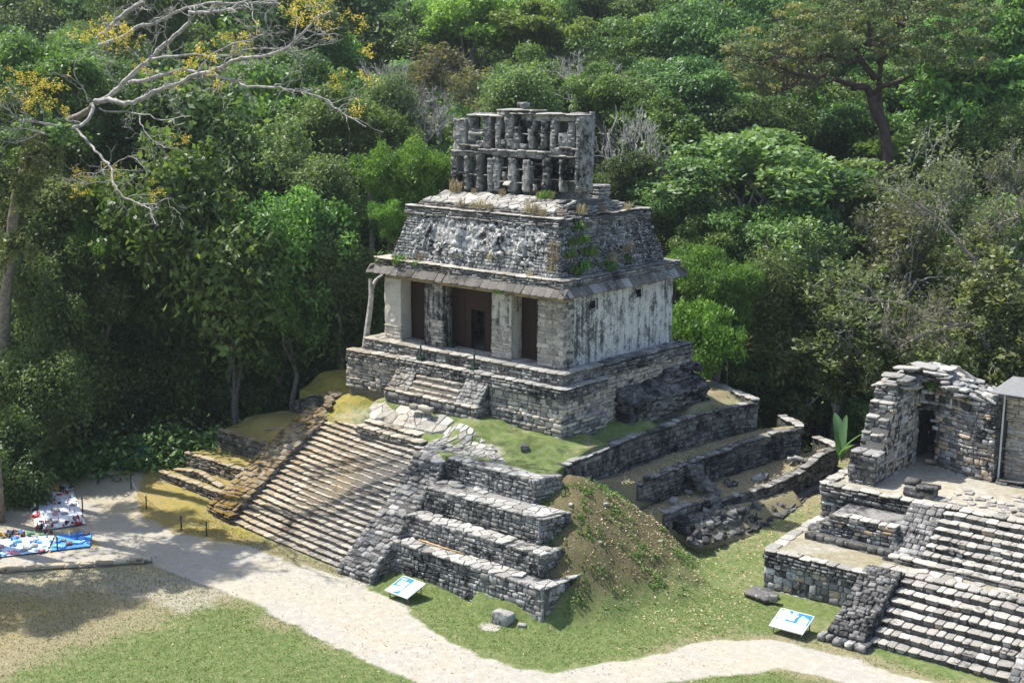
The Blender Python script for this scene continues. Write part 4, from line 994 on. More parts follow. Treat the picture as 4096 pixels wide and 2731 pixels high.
# cornice above the frieze
CX0, CX1, CY0, CY1 = -10.98, -.95, .74, 8.3
box('cornice_core', CX0+.08, CX1-.08, CY0+.08, CY1-.08, 6.38, 6.74, tm, 'mortar')
pl = Pile()
for k_, sd in enumerate([[(CX0, CY0), (CX1, CY0)], [(CX1, CY0), (CX1, CY1)], [(CX1, CY1), (CX0, CY1)], [(CX0, CY1), (CX0, CY0)]]):
    fr = Frame(sd)
    if k_ == 0: lay_stones(pl, fr, 6.38, 6.74, (.08, .12), (.25, .6), 'wall', dep=.3, prot=(-.02, .05), batter=.25, name='cornice_stone')
    else: lay_stones(pl, fr, 6.38, lambda u: 6.70+.1*(vnoise(u, 0, 0, .8)-.5), (.09, .13), (.2, .5), 'comb', dep=.3, prot=(-.05, .06), name='cornice_stone')
    lay_caps(pl, fr, 6.78, .5, (.5, 1.0), (.05, .07), 'palecap', .0, name='ledge_slab', rag=.01) if k_ in (0, 2) else lay_caps(pl, Frame([sd[0], tuple(Vector(sd[0]).lerp(Vector(sd[1]), .25))]), 6.74, .4, (.3, .5), (.05, .08), 'wall', name='ledge_slab')
lay_caps(pl, Frame([(CX1, 4.3), (CX1, 8.3)]), 6.8, .5, (.4, .8), (.05, .07), 'palecap', name='ledge_slab')
# roof slab rising to the comb, and the broken right end of the roof
V = [(-10.25, 1.12, 6.7), (-1.55, 1.12, 6.7), (-1.3, 2.7, 6.7), (-1.3, 6.6, 6.7), (-10, 6.6, 6.7), (-10.25, 1.12, 7.06), (-1.55, 1.12, 7.06), (-1.5, 2.75, 7.5), (-1.5, 4.8, 7.5), (-10, 4.8, 7.5)]
prism('roof_core', [(-10.2, 1.15), (-1.6, 1.15), (-1.6, 7.4), (-10.2, 7.4)], 6.6, [7.0, 7.0, 7.0, 7.0], tm, 'mortar')
prism('roof_core', [(-10.0, 1.25), (-1.62, 1.25), (-1.62, 2.8), (-9.9, 2.8)], 6.9, [7.04, 7.04, 7.47, 7.47], tm, 'mortar')
box('roof_core', -9.9, -1.5, 2.8, 5.0, 6.9, 7.46, tm, 'mortar')
rf = box('roof', -10.0, -1.6, 1.2, 1.3, 6.8, 7.0, tm, 'mortar')
flagstones(rf, [(-10.25, 1.1), (-1.55, 1.1), (-1.45, 2.85), (-9.9, 2.85)], lambda x, y: 7.06+(y-1.1)*.265, size=.52, mat='flag', seed=8, proud=.03, th=.09)
for k_ in range(3):
    fr = Frame([(-10.3-.1*(k_ == 0), 1.22-.16*k_*0), (-1.5, 1.22)]); z = 6.8+.09*k_
    fr = Frame([(-10.35+.05*k_, 1.0+.08*k_), (-1.5, 1.0+.08*k_)]); lay_caps(pl, fr, z, .4, (.3, .7), (.07, .09), 'wall', name='roof_stone', rag=.01)
for k_ in range(7):
    z = 6.78+.1*k_; fr = Frame([(-1.15-.09*k_, 1.1+.12*k_), (-1.15-.09*k_, 7.6-.35*k_)])
    lay_caps(pl, fr, lambda u, z=z: z+.05*(vnoise(u, z, 0, 2)-.5), .45, (.25, .6), (.08, .12), random.choice(('comb', 'wall')), name='roof_stone', rag=.04)
for k_ in range(6):     # little pillar stub to the right of the comb
    for q in range(4): pl.add((-2.1+R(-.03, .03)+.42*(q % 2)-.2, 5.0+.5*(q//2), 7.2+.16*k_), (1, 0, 0), (0, -1, 0), UP, (.4, .5, .15), 'comb', 'roof_stone', .08)
pl.finish(tm)

# roof comb: two parallel lattice screens of piled stones
rc = box('roof_comb', -9.55, -1.55, 3.16, 3.34, 7.3, 7.52, tm, 'comb', label='pierced lattice of grey stones on the roof ridge')
pl = Pile()
def cx(px): return -9.66+(min(px, 1820)-145)*.0048+max(0, px-1820)*.0016
def cz(py, px=900): return 7.5+(1225+.062*(px-145)-py)*.003775
CY = 2.75
def pier(px0, px1, py_top, py_bot, y0=CY, dep=.42, ch=(.13, .26), mat='comb', rag=.05):
    x0, x1 = cx(px0), cx(px1); mid = (px0+px1)/2; z = cz(py_bot, mid); zt = cz(py_top, mid); ln = .06*((z+zt)/2-7.5)
    if zt-z < .03: return
    rough_box('lattice_pier', x0+R(-.02, .02), x1+R(-.02, .02), y0+ln+R(-.04, .03), y0+dep+ln, z, zt, mat, .085, .09, rc, seed=R(0, 50), freq=4.2)
    if y0 < CY+.3:       # stones still standing proud of the plaster
        zz = z+R(0, .15)
        while zz < zt-.1:
            h = R(.08, .17); l = min(R(.16, .32), x1-x0)
            if random.random() < .6: pl.add((R(x0+l*.4, max(x1-l*.4, x0+l*.41)), y0+ln+.04, zz+h/2), (1, 0, 0), (0, -1, 0), UP, (l, .2, h), 'comb', 'stone', .12)
            zz += h*R(1.2, 2.4)
def shelf(px0, px1, py, y0=CY+.03, dep=.5, th=.065, mat='comb', sl=(.4, .9)):
    x = cx(px0); x1 = cx(px1)
    while x < x1-.05:
        l = min(R(*sl), x1-x); z = cz(py, (px0+px1)/2)
        pl.add((x+l/2, y0+dep/2+.06*(z-7.5), z-th/2+R(-.025, .025)), (1, 0, R(-.03, .03)), (0, -1, 0), UP, (l-.01, dep, th), mat, 'shelf_slab', .04); x += l
# lower tier front screen
for a, b, t_ in ((145, 240, 690), (345, 395, 760), (510, 585, 750), (672, 735, 800), (745, 825, 790), (945, 1035, 800), (1150, 1235, 820), (1285, 1325, 1140), (1400, 1490, 800), (1615, 1660, 830), (1815, 1925, 700)):
    pier(a, b, t_, 1228)
pier(1800, 1990, 300, 1235, mat='comb', dep=.95)
pier(1240, 1290, 855, 960); pier(1285, 1395, 870, 900); pier(670, 750, 810, 905); pier(870, 905, 985, 1090); pier(355, 395, 960, 1230)
for a, b, y in ((225, 350, 982), (350, 510, 1005), (585, 680, 1020), (680, 830, 912), (815, 1030, 918), (1005, 1190, 940), (1180, 1320, 935), (800, 930, 1096), (1015, 1170, 1118), (690, 800, 1105), (1285, 1400, 1075), (1480, 1615, 1075), (1640, 1825, 1090), (1215, 1300, 858), (1395, 1495, 935)):
    shelf(a, b, y)
pl.add((cx(965), CY-.1, cz(1120)), (1, 0, 0), (0, -.8, -.6), (0, -.6, .8), (.36, .3, .06), 'cap', 'shelf_slab')
# belt between the tiers
for (px0, px1, py0, py1) in ((150, 560, 690, 770), (520, 760, 680, 745), (720, 1500, 700, 800), (1480, 1900, 690, 800)):
    pier(px0, px1, py0, py1, dep=.55, rag=.05, mat='comb')
for a, b, y in ((150, 560, 690), (240, 500, 605), (420, 580, 625), (530, 800, 680), (710, 1490, 700), (1600, 1910, 678), (1480, 1900, 775)): shelf(a, b, y, CY-.12, .75, .1, 'wall')
pier(250, 340, 610, 690); pier(415, 570, 630, 690); pier(490, 690, 575, 680)
# upper tier
pier(165, 335, 275, 700, dep=.9)
shelf(165, 345, 272, CY-.05, .95, .1, 'wall', (.9, 1))
for a, b, t_, bt in ((375, 465, 255, 570), (590, 690, 265, 580), (470, 590, 430, 445), (395, 600, 455, 500), (755, 825, 250, 680), (885, 1000, 280, 690), (1015, 1080, 400, 690), (1195, 1260, 440, 690), (1355, 1420, 320, 700), (1480, 1545, 340, 690), (1575, 1700, 500, 680), (1700, 1790, 370, 670), (1850, 1935, 340, 690), (830, 890, 560, 690), (1230, 1260, 290, 460), (1090, 1180, 620, 690)):
    pier(a, b, t_, bt)
for a, b, y in ((395, 760, 425), (1075, 1260, 490), (1300, 1420, 490), (1420, 1560, 480), (1560, 1840, 500), (840, 900, 440), (1840, 1940, 600), (1480, 1840, 640)): shelf(a, b, y)
pier(1090, 1930, 262, 345, dep=.7, rag=.08); pier(860, 1000, 225, 285, dep=.6)
for a, b, y in ((355, 850, 232), (1075, 1985, 245)): shelf(a, b, y, CY-.15, 1.15, .1, 'cap', (.6, 1.2))
shelf(830, 1110, 215, CY-.1, 1.0, .09, 'cap'); shelf(755, 1275, 180, CY-.15, 1.1, .09, 'cap', (.7, 1.2)); pier(1025, 1130, 95, 165, dep=.4)
# rear screen
RY = CY+.72
for a, b, t_, bt in ((150, 250, 690, 1225), (390, 520, 740, 1225), (575, 690, 740, 1225), (745, 960, 740, 1225), (1030, 1160, 740, 1225), (1230, 1420, 740, 1225), (1490, 1600, 740, 1225), (1680, 1960, 690, 1225),
                    (480, 530, 250, 690), (760, 900, 250, 690), (960, 1130, 250, 690), (1220, 1330, 250, 690), (1360, 1560, 250, 690), (1600, 1790, 250, 690), (1880, 1980, 250, 690)):
    pier(a, b, t_, bt, RY, .26, (.2, .32), 'comb', .04)
for a, b, y in ((150, 1960, 690), (300, 1980, 250)): shelf(a, b, y, RY-.05, .4, .14, 'comb')
box('rear_panel', cx(255)+0, cx(500), RY+.05, RY+.2, 7.45, 8.6, tm, 'comb'); box('rear_panel', cx(590), cx(1950), RY+.05, RY+.2, 7.45, 9.35, tm, 'comb')
pl.finish(rc, 300)

# ---------------------------------------------------------------- smaller ruined temple on the right
GA = math.radians(2.5)
def G(u, v): return (10.72+u*math.cos(GA)-v*math.sin(GA), .12+u*math.sin(GA)+v*math.cos(GA))
def gprism(name, u0, u1, v0, v1, z0, z1, parent, mat='mortar'):
    return prism(name, [G(u0, v0), G(u1, v0), G(u1, v1), G(u0, v1)], z0, z1, parent, mat)
def GF(*uv): return Frame([G(*p) for p in uv])
UX = Vector((math.cos(GA), math.sin(GA), 0)); VX = Vector((-math.sin(GA), math.cos(GA), 0))
ZL, ZU, ZG = -6.15, -4.48, -7.95
lp = thing('lower_platform', 'lower paved platform wall of the small right-hand temple, with a jutting cornice', 'platform', G(0, 0)+(ZG,)); pl = Pile()
gprism('platform_core', .08, 4.4, .08, 5.2, -8.2, ZL-.04, lp)
for fr in (GF((0, 0), (4.5, 0)), GF((0, 5.3), (0, 0))):
    lay_stones(pl, fr, -8.0, -6.62, (.13, .27), (.16, .55), 'ruin', prot=(-.04, .03), alt=('dark', .45))
    lay_stones(pl, fr, -6.62, ZL-.05, (.12, .17), (.2, .5), 'dark', dep=.34, prot=(.05, .11)); lay_caps(pl, fr, ZL+.02, .5, (.4, .8), (.07, .1), 'palecap', .1)
frx = GF((0, 5.3), (0, 0))
pl.finish(lp)
la = lambda x, y: dict(dirt=.45+.3*(fbm(x, y, 2, 1, 3)-.5), yel=0*x, dry=.7+0*x, moss=.3*sstep(.45, .6, fbm(x, y, 6, 1.2, 3)))
patch('platform_soil', [G(.35, .4), G(5, .4), G(5, 5.2), G(.35, 5.2)], lambda x, y: ZL+.03+0*x, attrs=la, skirt=.3, rough=.03)
ml = thing('middle_tier', 'broken middle tier wall crumbling leftward on the lower platform', 'wall', G(2.5, 2.6)+(ZL,)); pl = Pile()
gprism('tier_core', 1.5, 4.4, 2.95, 5.2, ZL-.1, -5.08, ml, 'wall'); gprism('tier_core', .75, 4.4, 2.4, 3.0, ZL-.1, -5.9, ml)
lay_stones(pl, GF((.7, 2.3), (4.5, 2.3)), ZL-.02, -5.84, (.14, .17), (.3, .7), 'dark', prot=(0, .06)); 
lay_stones(pl, GF((.9, 2.85), (4.5, 2.85)), ZL+.1, lambda s: min(-5.02, -5.9+s*.95), (.13, .25), (.16, .5), 'ruin', alt=('dark', .4)); lay_caps(pl, GF((1.75, 2.85), (4.5, 2.85)), -5.0, .5, (.25, .5), (.07, .1), 'palecap')
for i in range(70):
    q = random.random(); p = G(.45+q*1.3+R(-.15, .15), 2.95+R(0, 1.9)); rock(p[0], p[1], ZL+.1+q*.75*random.random(), R(.18, .38), 'dark', pl)
pl.finish(ml)
up = thing('upper_platform', 'upper terrace of the small right-hand temple with a cornice of bright slabs', 'platform', G(.2, 5.1)+(ZL,)); pl = Pile()
gprism('platform_core', .28, 14.5, 5.2, 15, -7.6, ZU-.05, up)
lay_stones(pl, GF((.15, 5.1), (4.4, 5.1)), -6.25, -4.95, (.13, .24), (.16, .5), 'ruin', prot=(-.03, .03), alt=('dark', .5)); lay_stones(pl, GF((.15, 9.5), (.15, 5.1)), -7.3, -4.95, (.15, .25), (.2, .5), 'dark')
for fr in (GF((.1, 5.05), (5.9, 5.05)), GF((.1, 10.5), (.1, 5.05)), GF((5.9, 5.2), (13.5, 5.2))):
    lay_stones(pl, fr, -4.95, ZU-.05, (.12, .17), (.25, .6), 'dark', dep=.34, prot=(.05, .1)); lay_caps(pl, fr, ZU+.02, .5, (.28, .55), (.08, .11), 'palecap', .08)
pl.finish(up)
patch('platform_soil', [G(.5, 5.5), G(14.3, 5.6), G(14.3, 14.8), G(.5, 14.8)], lambda x, y: ZU+.0*x, attrs=lambda x, y: dict(dirt=.62+.5*(fbm(x, y, 2, .7, 3)-.5), yel=0*x, dry=.7+0*x, moss=0*x), skirt=.3, rough=.03)
ls = thing('loose_paving', 'scatter of pale broken slabs on the small temple terrace', 'paving', G(6.6, 7)+(ZU,))
flagstones(ls, [G(4.6, 5.9), G(8.6, 6.0), G(9.0, 7.6), G(7.4, 8.8), G(5.6, 8.4)], lambda x, y: ZU, size=.42, mat='palecap', seed=44, keep=.6, proud=.07, th=.15, gap=.06, tilt=.05)
al = thing('stone_altar', 'square broken stone block standing on the small temple terrace', 'altar', G(4.4, 6.2)+(ZU,)); pl = Pile()
for (u, v, z, a, b, c) in ((3.9, 6.25, .17, .7, .7, .34), (4.55, 6.2, .17, .65, .7, .36), (4.5, 6.25, .44, .95, .8, .2), (3.75, 6.5, .45, .6, .5, .26), (4.0, 5.9, .1, .8, .4, .2)):
    p = G(u, v); pl.add((p[0], p[1], ZU+z), UX, -VX, UP, (a, b, c), 'dark', 'stone', .08)
pl.finish(al)
def flight(label, u0, u1, v0, v1, z0, z1, n_, mat='palecap'):
    t = thing('stair_flight', label, 'stairs', G((u0+u1)/2, v0)+(z0,), 'right-hand stair flights'); pl = Pile()
    for i in range(n_):
        v = v0+(v1-v0)*i/n_; z = z0+(z1-z0)*(i+1)/n_; rise = (z1-z0)/n_; run = (v1-v0)/n_
        gprism('step', u0, u1, v+.05, v1+.3, z-rise-.3, z-.04, t)
        u = u0
        while u < u1:
            l = min(R(.26, .55), u1-u)
            if u1-u-l < .15: l = u1-u
            p = Vector(G(u+l/2, v)+(z,)); 
            pl.add(p+VX*(run/2-.03+R(-.02, .03))-UP*(.035+R(-.012, .012)), UX, -VX, UP, (l-R(.01, .05), run+.06+R(-.04, .06), .065*R(.7, 1.2)), mat, 'stone', .055)
            pl.add(p+VX*(.13+R(0, .03))-UP*(.07+(rise-.07)/2), UX, -VX, UP, (l*R(.8, .97), .2, rise-.06), random.choice(('dark', 'dark', 'ruin', 'wall')), 'riser_stone', .05)
            u += l
    pl.finish(t, 220)
flight('lower flight of sunlit steps of the small right-hand temple', 5.75, 12.2, -2.5, .75, -7.9, ZL, 7)
flight('upper flight of sunlit steps of the small right-hand temple', 5.75, 10.6, 2.05, 5.05, ZL+.02, ZU, 7)
lnd = thing('stair_landing', 'narrow landing between the two right-hand flights of steps', 'landing', G(8, 1.4)+(ZL-.3,)); pl = Pile()
gprism('landing_core', 4.4, 12.3, .8, 2.2, -7.6, ZL-.06, lnd)
lay_caps(pl, GF((4.5, 2.05), (12, 2.05)), ZL+.18, .4, (.3, .6), (.1, .14), 'palecap'); lay_stones(pl, GF((4.3, 1.98), (12, 1.98)), ZL-.05, ZL+.14, (.14, .17), (.3, .6), 'dark')
lay_caps(pl, GF((5.7, .85), (12.2, .85)), ZL+.03, .5, (.3, .6), (.1, .13), 'palecap'); pl.finish(lnd)
flagstones(lnd, [G(4.5, 1.0), G(12.2, 1.1), G(12.2, 2.0), G(4.5, 2.0)], lambda x, y: ZL, size=.55, mat='palecap', seed=71, keep=.8, proud=.05, th=.1, gap=.03)
patch('platform_soil', [G(4.6, 1.0), G(12.2, 1.2), G(12.2, 2.05), G(4.6, 2.05)], lambda x, y: ZL+.01+0*x, attrs=la, skirt=.2, rough=.02)
def ramp(label, u0, u1, prof, zf, mat, rough):
    t = thing('balustrade', label, 'balustrade', G((u0+u1)/2, prof[0][0])+(zf,), 'right-hand balustrades'); pl = Pile()
    vs_ = [p[0] for p in prof]; zs = [p[1] for p in prof]; V = []
    for u in (u0+.06, u1-.06):
        V += [G(u, vs_[0]+.05)+(zf-.3,)]+[G(u, v+.06)+(z-.08,) for v, z in prof]+[G(u, vs_[-1]+.5)+(zs[-1]-.1,), G(u, vs_[-1]+.5)+(zf-.3,)]
    k_ = len(prof)+3
    ob('balustrade_core', mesh_from('balustrade_core', V, [tuple(range(k_)), tuple(range(2*k_-1, k_-1, -1))]+[(a, k_+a, k_+(a+1) % k_, (a+1) % k_) for a in range(k_)], M['mortar']), t)
    cum = np.concatenate([[0], np.cumsum(np.hypot(np.diff(vs_), np.diff(zs)))]); s = 0
    while s < cum[-1]:
        d = R(.16, .26) if rough else R(.24, .32); v, z = np.interp(s+d/2, cum, vs_), np.interp(s+d/2, cum, zs)
        v2, z2 = np.interp(s+d/2+.1, cum, vs_), np.interp(s+d/2+.1, cum, zs); dv, dz = v2-v, z2-z
        L = math.hypot(dv, dz) or 1; sl_ = (VX*dv+UP*dz)/L; nn = (VX*-dz+UP*dv)/L
        u = u0
        while u < u1-.05:
            l = min(R(.14, .4) if rough else R(.25, .5), u1-u)
            if u1-u-l < .1: l = u1-u
            pl.add(Vector(G(u+l/2, v)+(z,))+nn*(-.04+R(-.05, .07 if rough else .0)), UX, nn, sl_, (l-.02, .26, d*R(.8, 1.0)), mat, 'stone', .22 if rough else .04)
            u += l
        s += d*.95
    for uf, sg in ((u0, -1), (u1, 1)):
        fr = GF((uf, vs_[0]), (uf, vs_[-1]+.3)) if sg > 0 else GF((uf, vs_[-1]+.3), (uf, vs_[0]))
        lay_stones(pl, fr, zf-.1, (lambda q, a=sg: float(np.interp(vs_[0]+q if a > 0 else vs_[-1]+.3-q, vs_, zs))-.12), (.12, .22), (.15, .4), 'dark', prot=(-.03, .05), name='side_stone')
    pl.finish(t)
ramp('lumpy rubble balustrade left of the lower right-hand steps', 4.25, 5.72, [(-3.0, -7.6), (-2.6, -7.35), (-1.4, -6.85), (-.4, -6.3), (.1, -6.05), (.6, -6.0)], -7.95, 'dark', True)
ft = thing('foot_slab', 'rough grey foot slab at the bottom of the lumpy rubble balustrade', 'slab', G(5, -3.2)+(-8,)); pl = Pile()
lay_stones(pl, GF((3.95, -3.25), (5.95, -3.35)), -8.05, -7.62, (.2, .24), (.35, .7), 'wall', dep=.6, prot=(-.02, .06)); lay_stones(pl, GF((5.95, -3.35), (5.95, -2.7)), -8.05, -7.62, (.2, .24), (.35, .7), 'dark', dep=.4); pl.finish(ft)
ramp('smooth coursed balustrade left of the upper right-hand steps', 4.3, 5.78, [(2.35, -6.0), (2.8, -5.75), (3.6, -5.15), (4.35, -4.8), (4.6, -4.55), (5.0, -4.45)], ZL, 'wall', False)
ramp('far right balustrade of the lower right-hand steps', 11.0, 12.4, [(-2.9, -7.6), (-2.4, -7.3), (-1.2, -6.8), (-.3, -6.25), (.6, -6.0)], -7.95, 'wall', False)
ramp('far right balustrade of the upper right-hand steps', 9.75, 11.0, [(2.3, -6.0), (2.8, -5.75), (3.8, -5.1), (4.6, -4.55), (5.0, -4.45)], ZL, 'wall', False)
# the ruined vaulted chamber
ch = thing('ruined_chamber', 'roofless vaulted chamber of piled grey stones with a dark doorway', 'ruin', G(3.5, 10)+(ZU,)); pl = Pile()
def gwall(uv, zb, zt, th, holes=None, mat='ruin', alt=('dark', .4), chh=(.11, .25), sll=(.15, .6)):
    fr = GF(*uv); lay_stones(pl, fr, zb, zt, chh, sll, mat, prot=(-.02, .05), alt=alt, holes=holes); return fr
# left wall: low pier in front, rising in broken steps to the vault
frl = GF((.95, 10.8), (.95, 6.05)); topl = lambda s: float(np.interp(4.75-s, [0, 1.15, 1.2, 1.55, 1.6, 2.0, 2.05, 2.5, 3.0, 4.75], [-3.15, -3.15, -2.5, -2.45, -1.9, -1.8, -1.2, -1.0, -.45, -.25]))
lay_stones(pl, frl, ZU-.1, topl, (.12, .25), (.18, .5), 'dark', prot=(-.02, .07)); wall_core('wall_core', frl, ZU, topl, 1.15, ch, zext=.1)
lay_stones(pl, GF((.95, 6.05), (2.2, 6.05)), ZU-.1, -3.15, (.13, .25), (.2, .55), 'dark', prot=(-.04, .06))
lay_caps(pl, GF((.95, 6.1), (2.25, 6.1)), -3.1, 1.0, (.4, .7), (.1, .16), 'wall')
for (v, z0, z1) in ((7.25, -3.15, -2.5), (7.6, -2.5, -1.85), (8.05, -1.85, -1.2), (8.5, -1.2, -.45)):
    lay_stones(pl, GF((.95, v), (2.0, v)), z0-.3, z1, (.12, .22), (.2, .5), 'wall', prot=(-.05, .1)); lay_caps(pl, GF((.95, v), (2.0, v)), z1+.02, .5, (.3, .6), (.1, .15), 'cap', .06, rag=.04)
fri = GF((2.1, 6.1), (2.1, 11.2)); topi = lambda s: topl(4.75-min(s, 4.75))
lay_stones(pl, fri, ZU-.1, topi, (.12, .28), (.16, .5), 'ruin', prot=(-.01, .05), alt=('tan', .35))
# spine wall with the doorway to the back room
def doorh(s, z): return s < .95 and z < -2.0+.0*s and (s > -.1)
frm = GF((2.1, 10.75), (3.1, 10.95), (4.75, 10.15), (6.05, 10.0))
topm = lambda s: float(np.interp(s, [0, .5, 1.0, 1.6, 2.2, 3.0, 4.2], [.1, .25, .15, -.2, -.6, -.62, -.72]))
lay_stones(pl, frm, ZU-.1, topm, (.11, .26), (.15, .62), 'ruin', prot=(-.02, .05), alt=('dark', .33), holes=lambda s, z: s < .85 and z < -1.9+.5*abs(s-.4))
fc_ = GF((2.98, 10.95), (4.75, 10.15), (6.05, 10.0)); wall_core('wall_core', fc_, ZU, lambda s: topm(s+.95), 1.3, ch, zext=.1)
wall_core('wall_core', GF((2.05, 10.78), (3.0, 10.95)), -1.75, lambda s: topm(s), 1.3, ch, zext=.1)
lay_stones(pl, GF((6.05, 10.0), (6.05, 11.3)), ZU-.1, -.75, (.12, .26), (.2, .5), 'dark')
gprism('niche_back', 1.9, 3.3, 13.0, 13.3, ZU-.1, -.4, ch, 'dark'); gprism('niche_side', 1.7, 1.95, 10.7, 13.2, ZU-.1, -.4, ch, 'mortar'); gprism('niche_side', 3.0, 3.25, 11.3, 13.2, ZU-.1, -.4, ch, 'mortar'); gprism('niche_roof', 1.7, 3.4, 11.2, 13.3, -.5, -.3, ch, 'mortar')
# broken vault: tilted slabs heaped over the walls
for i in range(150):
    u = R(.75, 6.1); v = R(8.6, 12.4)
    z = np.interp(u, [.7, 1.4, 2.3, 3.2, 4.2, 4.8, 6.1], [-.55, -.2, .2, .12, -.35, -.62, -.72])-.10*abs(v-10.6)**1.5*.5
    if u < 2.0 and v < 9.4: z = np.interp(v, [8.6, 9.4], [-.55, -.25])
    if 2.1 < u < 6 and v < 10.4-.4*(u > 4): continue
    p = G(u, v); tlt = np.clip((2.4-u)*.22, -.3, .35)
    T = (UX+UP*tlt+VX*R(-.2, .2)).normalized(); N_ = T.cross(UP).normalized(); U = N_.cross(T)*-1
    if U.z < 0: U = -U
    pl.add((p[0], p[1], z+R(-.1, .08)), T, N_, U, (R(.35, .75), R(.3, .5), R(.09, .16)), random.choice(('wall', 'cap', 'ruin')), 'vault_slab', .16)
for i in range(60):     # corbelled edge slabs along the broken vault mouth
    a = i/59; u = 2.05+2.4*a; v = 10.6-.35*a+R(-.15, .15); z = np.interp(u, [2, 2.6, 3.4, 4.4], [-.35, .0, -.15, -.6])+R(-.28, .15); p = G(u, v)
    pl.add((p[0], p[1], z), UX, -VX, UP, (R(.35, .7), R(.4, .6), R(.1, .16)), random.choice(('dark', 'wall', 'ruin')), 'vault_slab', .12)
for i in range(46):
    v = R(8.7, 10.8); p = G(R(1.6, 2.3), v); pl.add((p[0], p[1], R(-.75, -.1)), VX, UX, UP, (R(.35, .7), R(.4, .6), R(.1, .16)), random.choice(('dark', 'wall', 'cap')), 'vault_slab', .12)
for (u, v, z, a, c) in ((1.55, 9.0, -.02, 1.0, .14), (1.9, 9.9, .22, 1.2, .13), (2.5, 10.5, .3, 1.2, .12), (3.2, 10.9, .22, 1.1, .12)):
    p = G(u, v); pl.add((p[0], p[1], z), UX, -VX, UP, (a, .7, c), 'cap', 'vault_slab', .12)
pl.finish(ch)
# sheltered stucco fragment at the far right
sf = thing('sheltered_wall', 'reddish stuccoed wall fragment under a flat grey shelter roof at the far right', 'wall', G(8, 11)+(ZU,)); pl = Pile()
gprism('wall_core', 6.25, 12, 11.0, 12.2, ZU, -.9, sf, 'tan')
lay_stones(pl, GF((6.2, 10.95), (12, 10.95)), ZU+.3, -1.75, (.1, .2), (.2, .6), 'ruin', prot=(-.05, .02), alt=('tan', .7))
lay_stones(pl, GF((6.15, 10.85), (12, 10.85)), -1.72, -.75, (.2, .25), (.3, .9), 'tan', prot=(0, .05)); lay_caps(pl, GF((6.1, 10.75), (12, 10.75)), -.68, .7, (.5, 1.1), (.1, .14), 'tan', .05)
lay_stones(pl, GF((6.2, 9.95), (12.2, 9.95)), ZU-.1, ZU+.22, (.2, .25), (.4, .9), 'dark', dep=.5, prot=(0, .1)); pl.finish(sf)
sh_ = thing('shelter_roof', 'flat grey sheet roof sheltering the wall fragment at the far right', 'roof', G(8.5, 10.6)+(ZU,))
o = gprism('roof_sheet', 5.65, 12.5, 9.9, 13.2, -.38, [-.34, -.34, -.2, -.2], sh_, 'sheet')
for u in (6.15, 9.0, 12): gprism('post', u, u+.07, 10.35, 10.42, ZU, -.36, sh_, 'white_panel' if u < 7 else 'grey_metal')
for z in (ZU+.95, ZU+1.55): gprism('rail', 6.2, 12, 10.37, 10.41, z, z+.03, sh_, 'grey_metal')
for q in range(8): gprism('paling', 6.5+.3*q, 6.52+.3*q, 10.375, 10.4, ZU+.3, ZU+1.0, sh_, 'wood_pole')

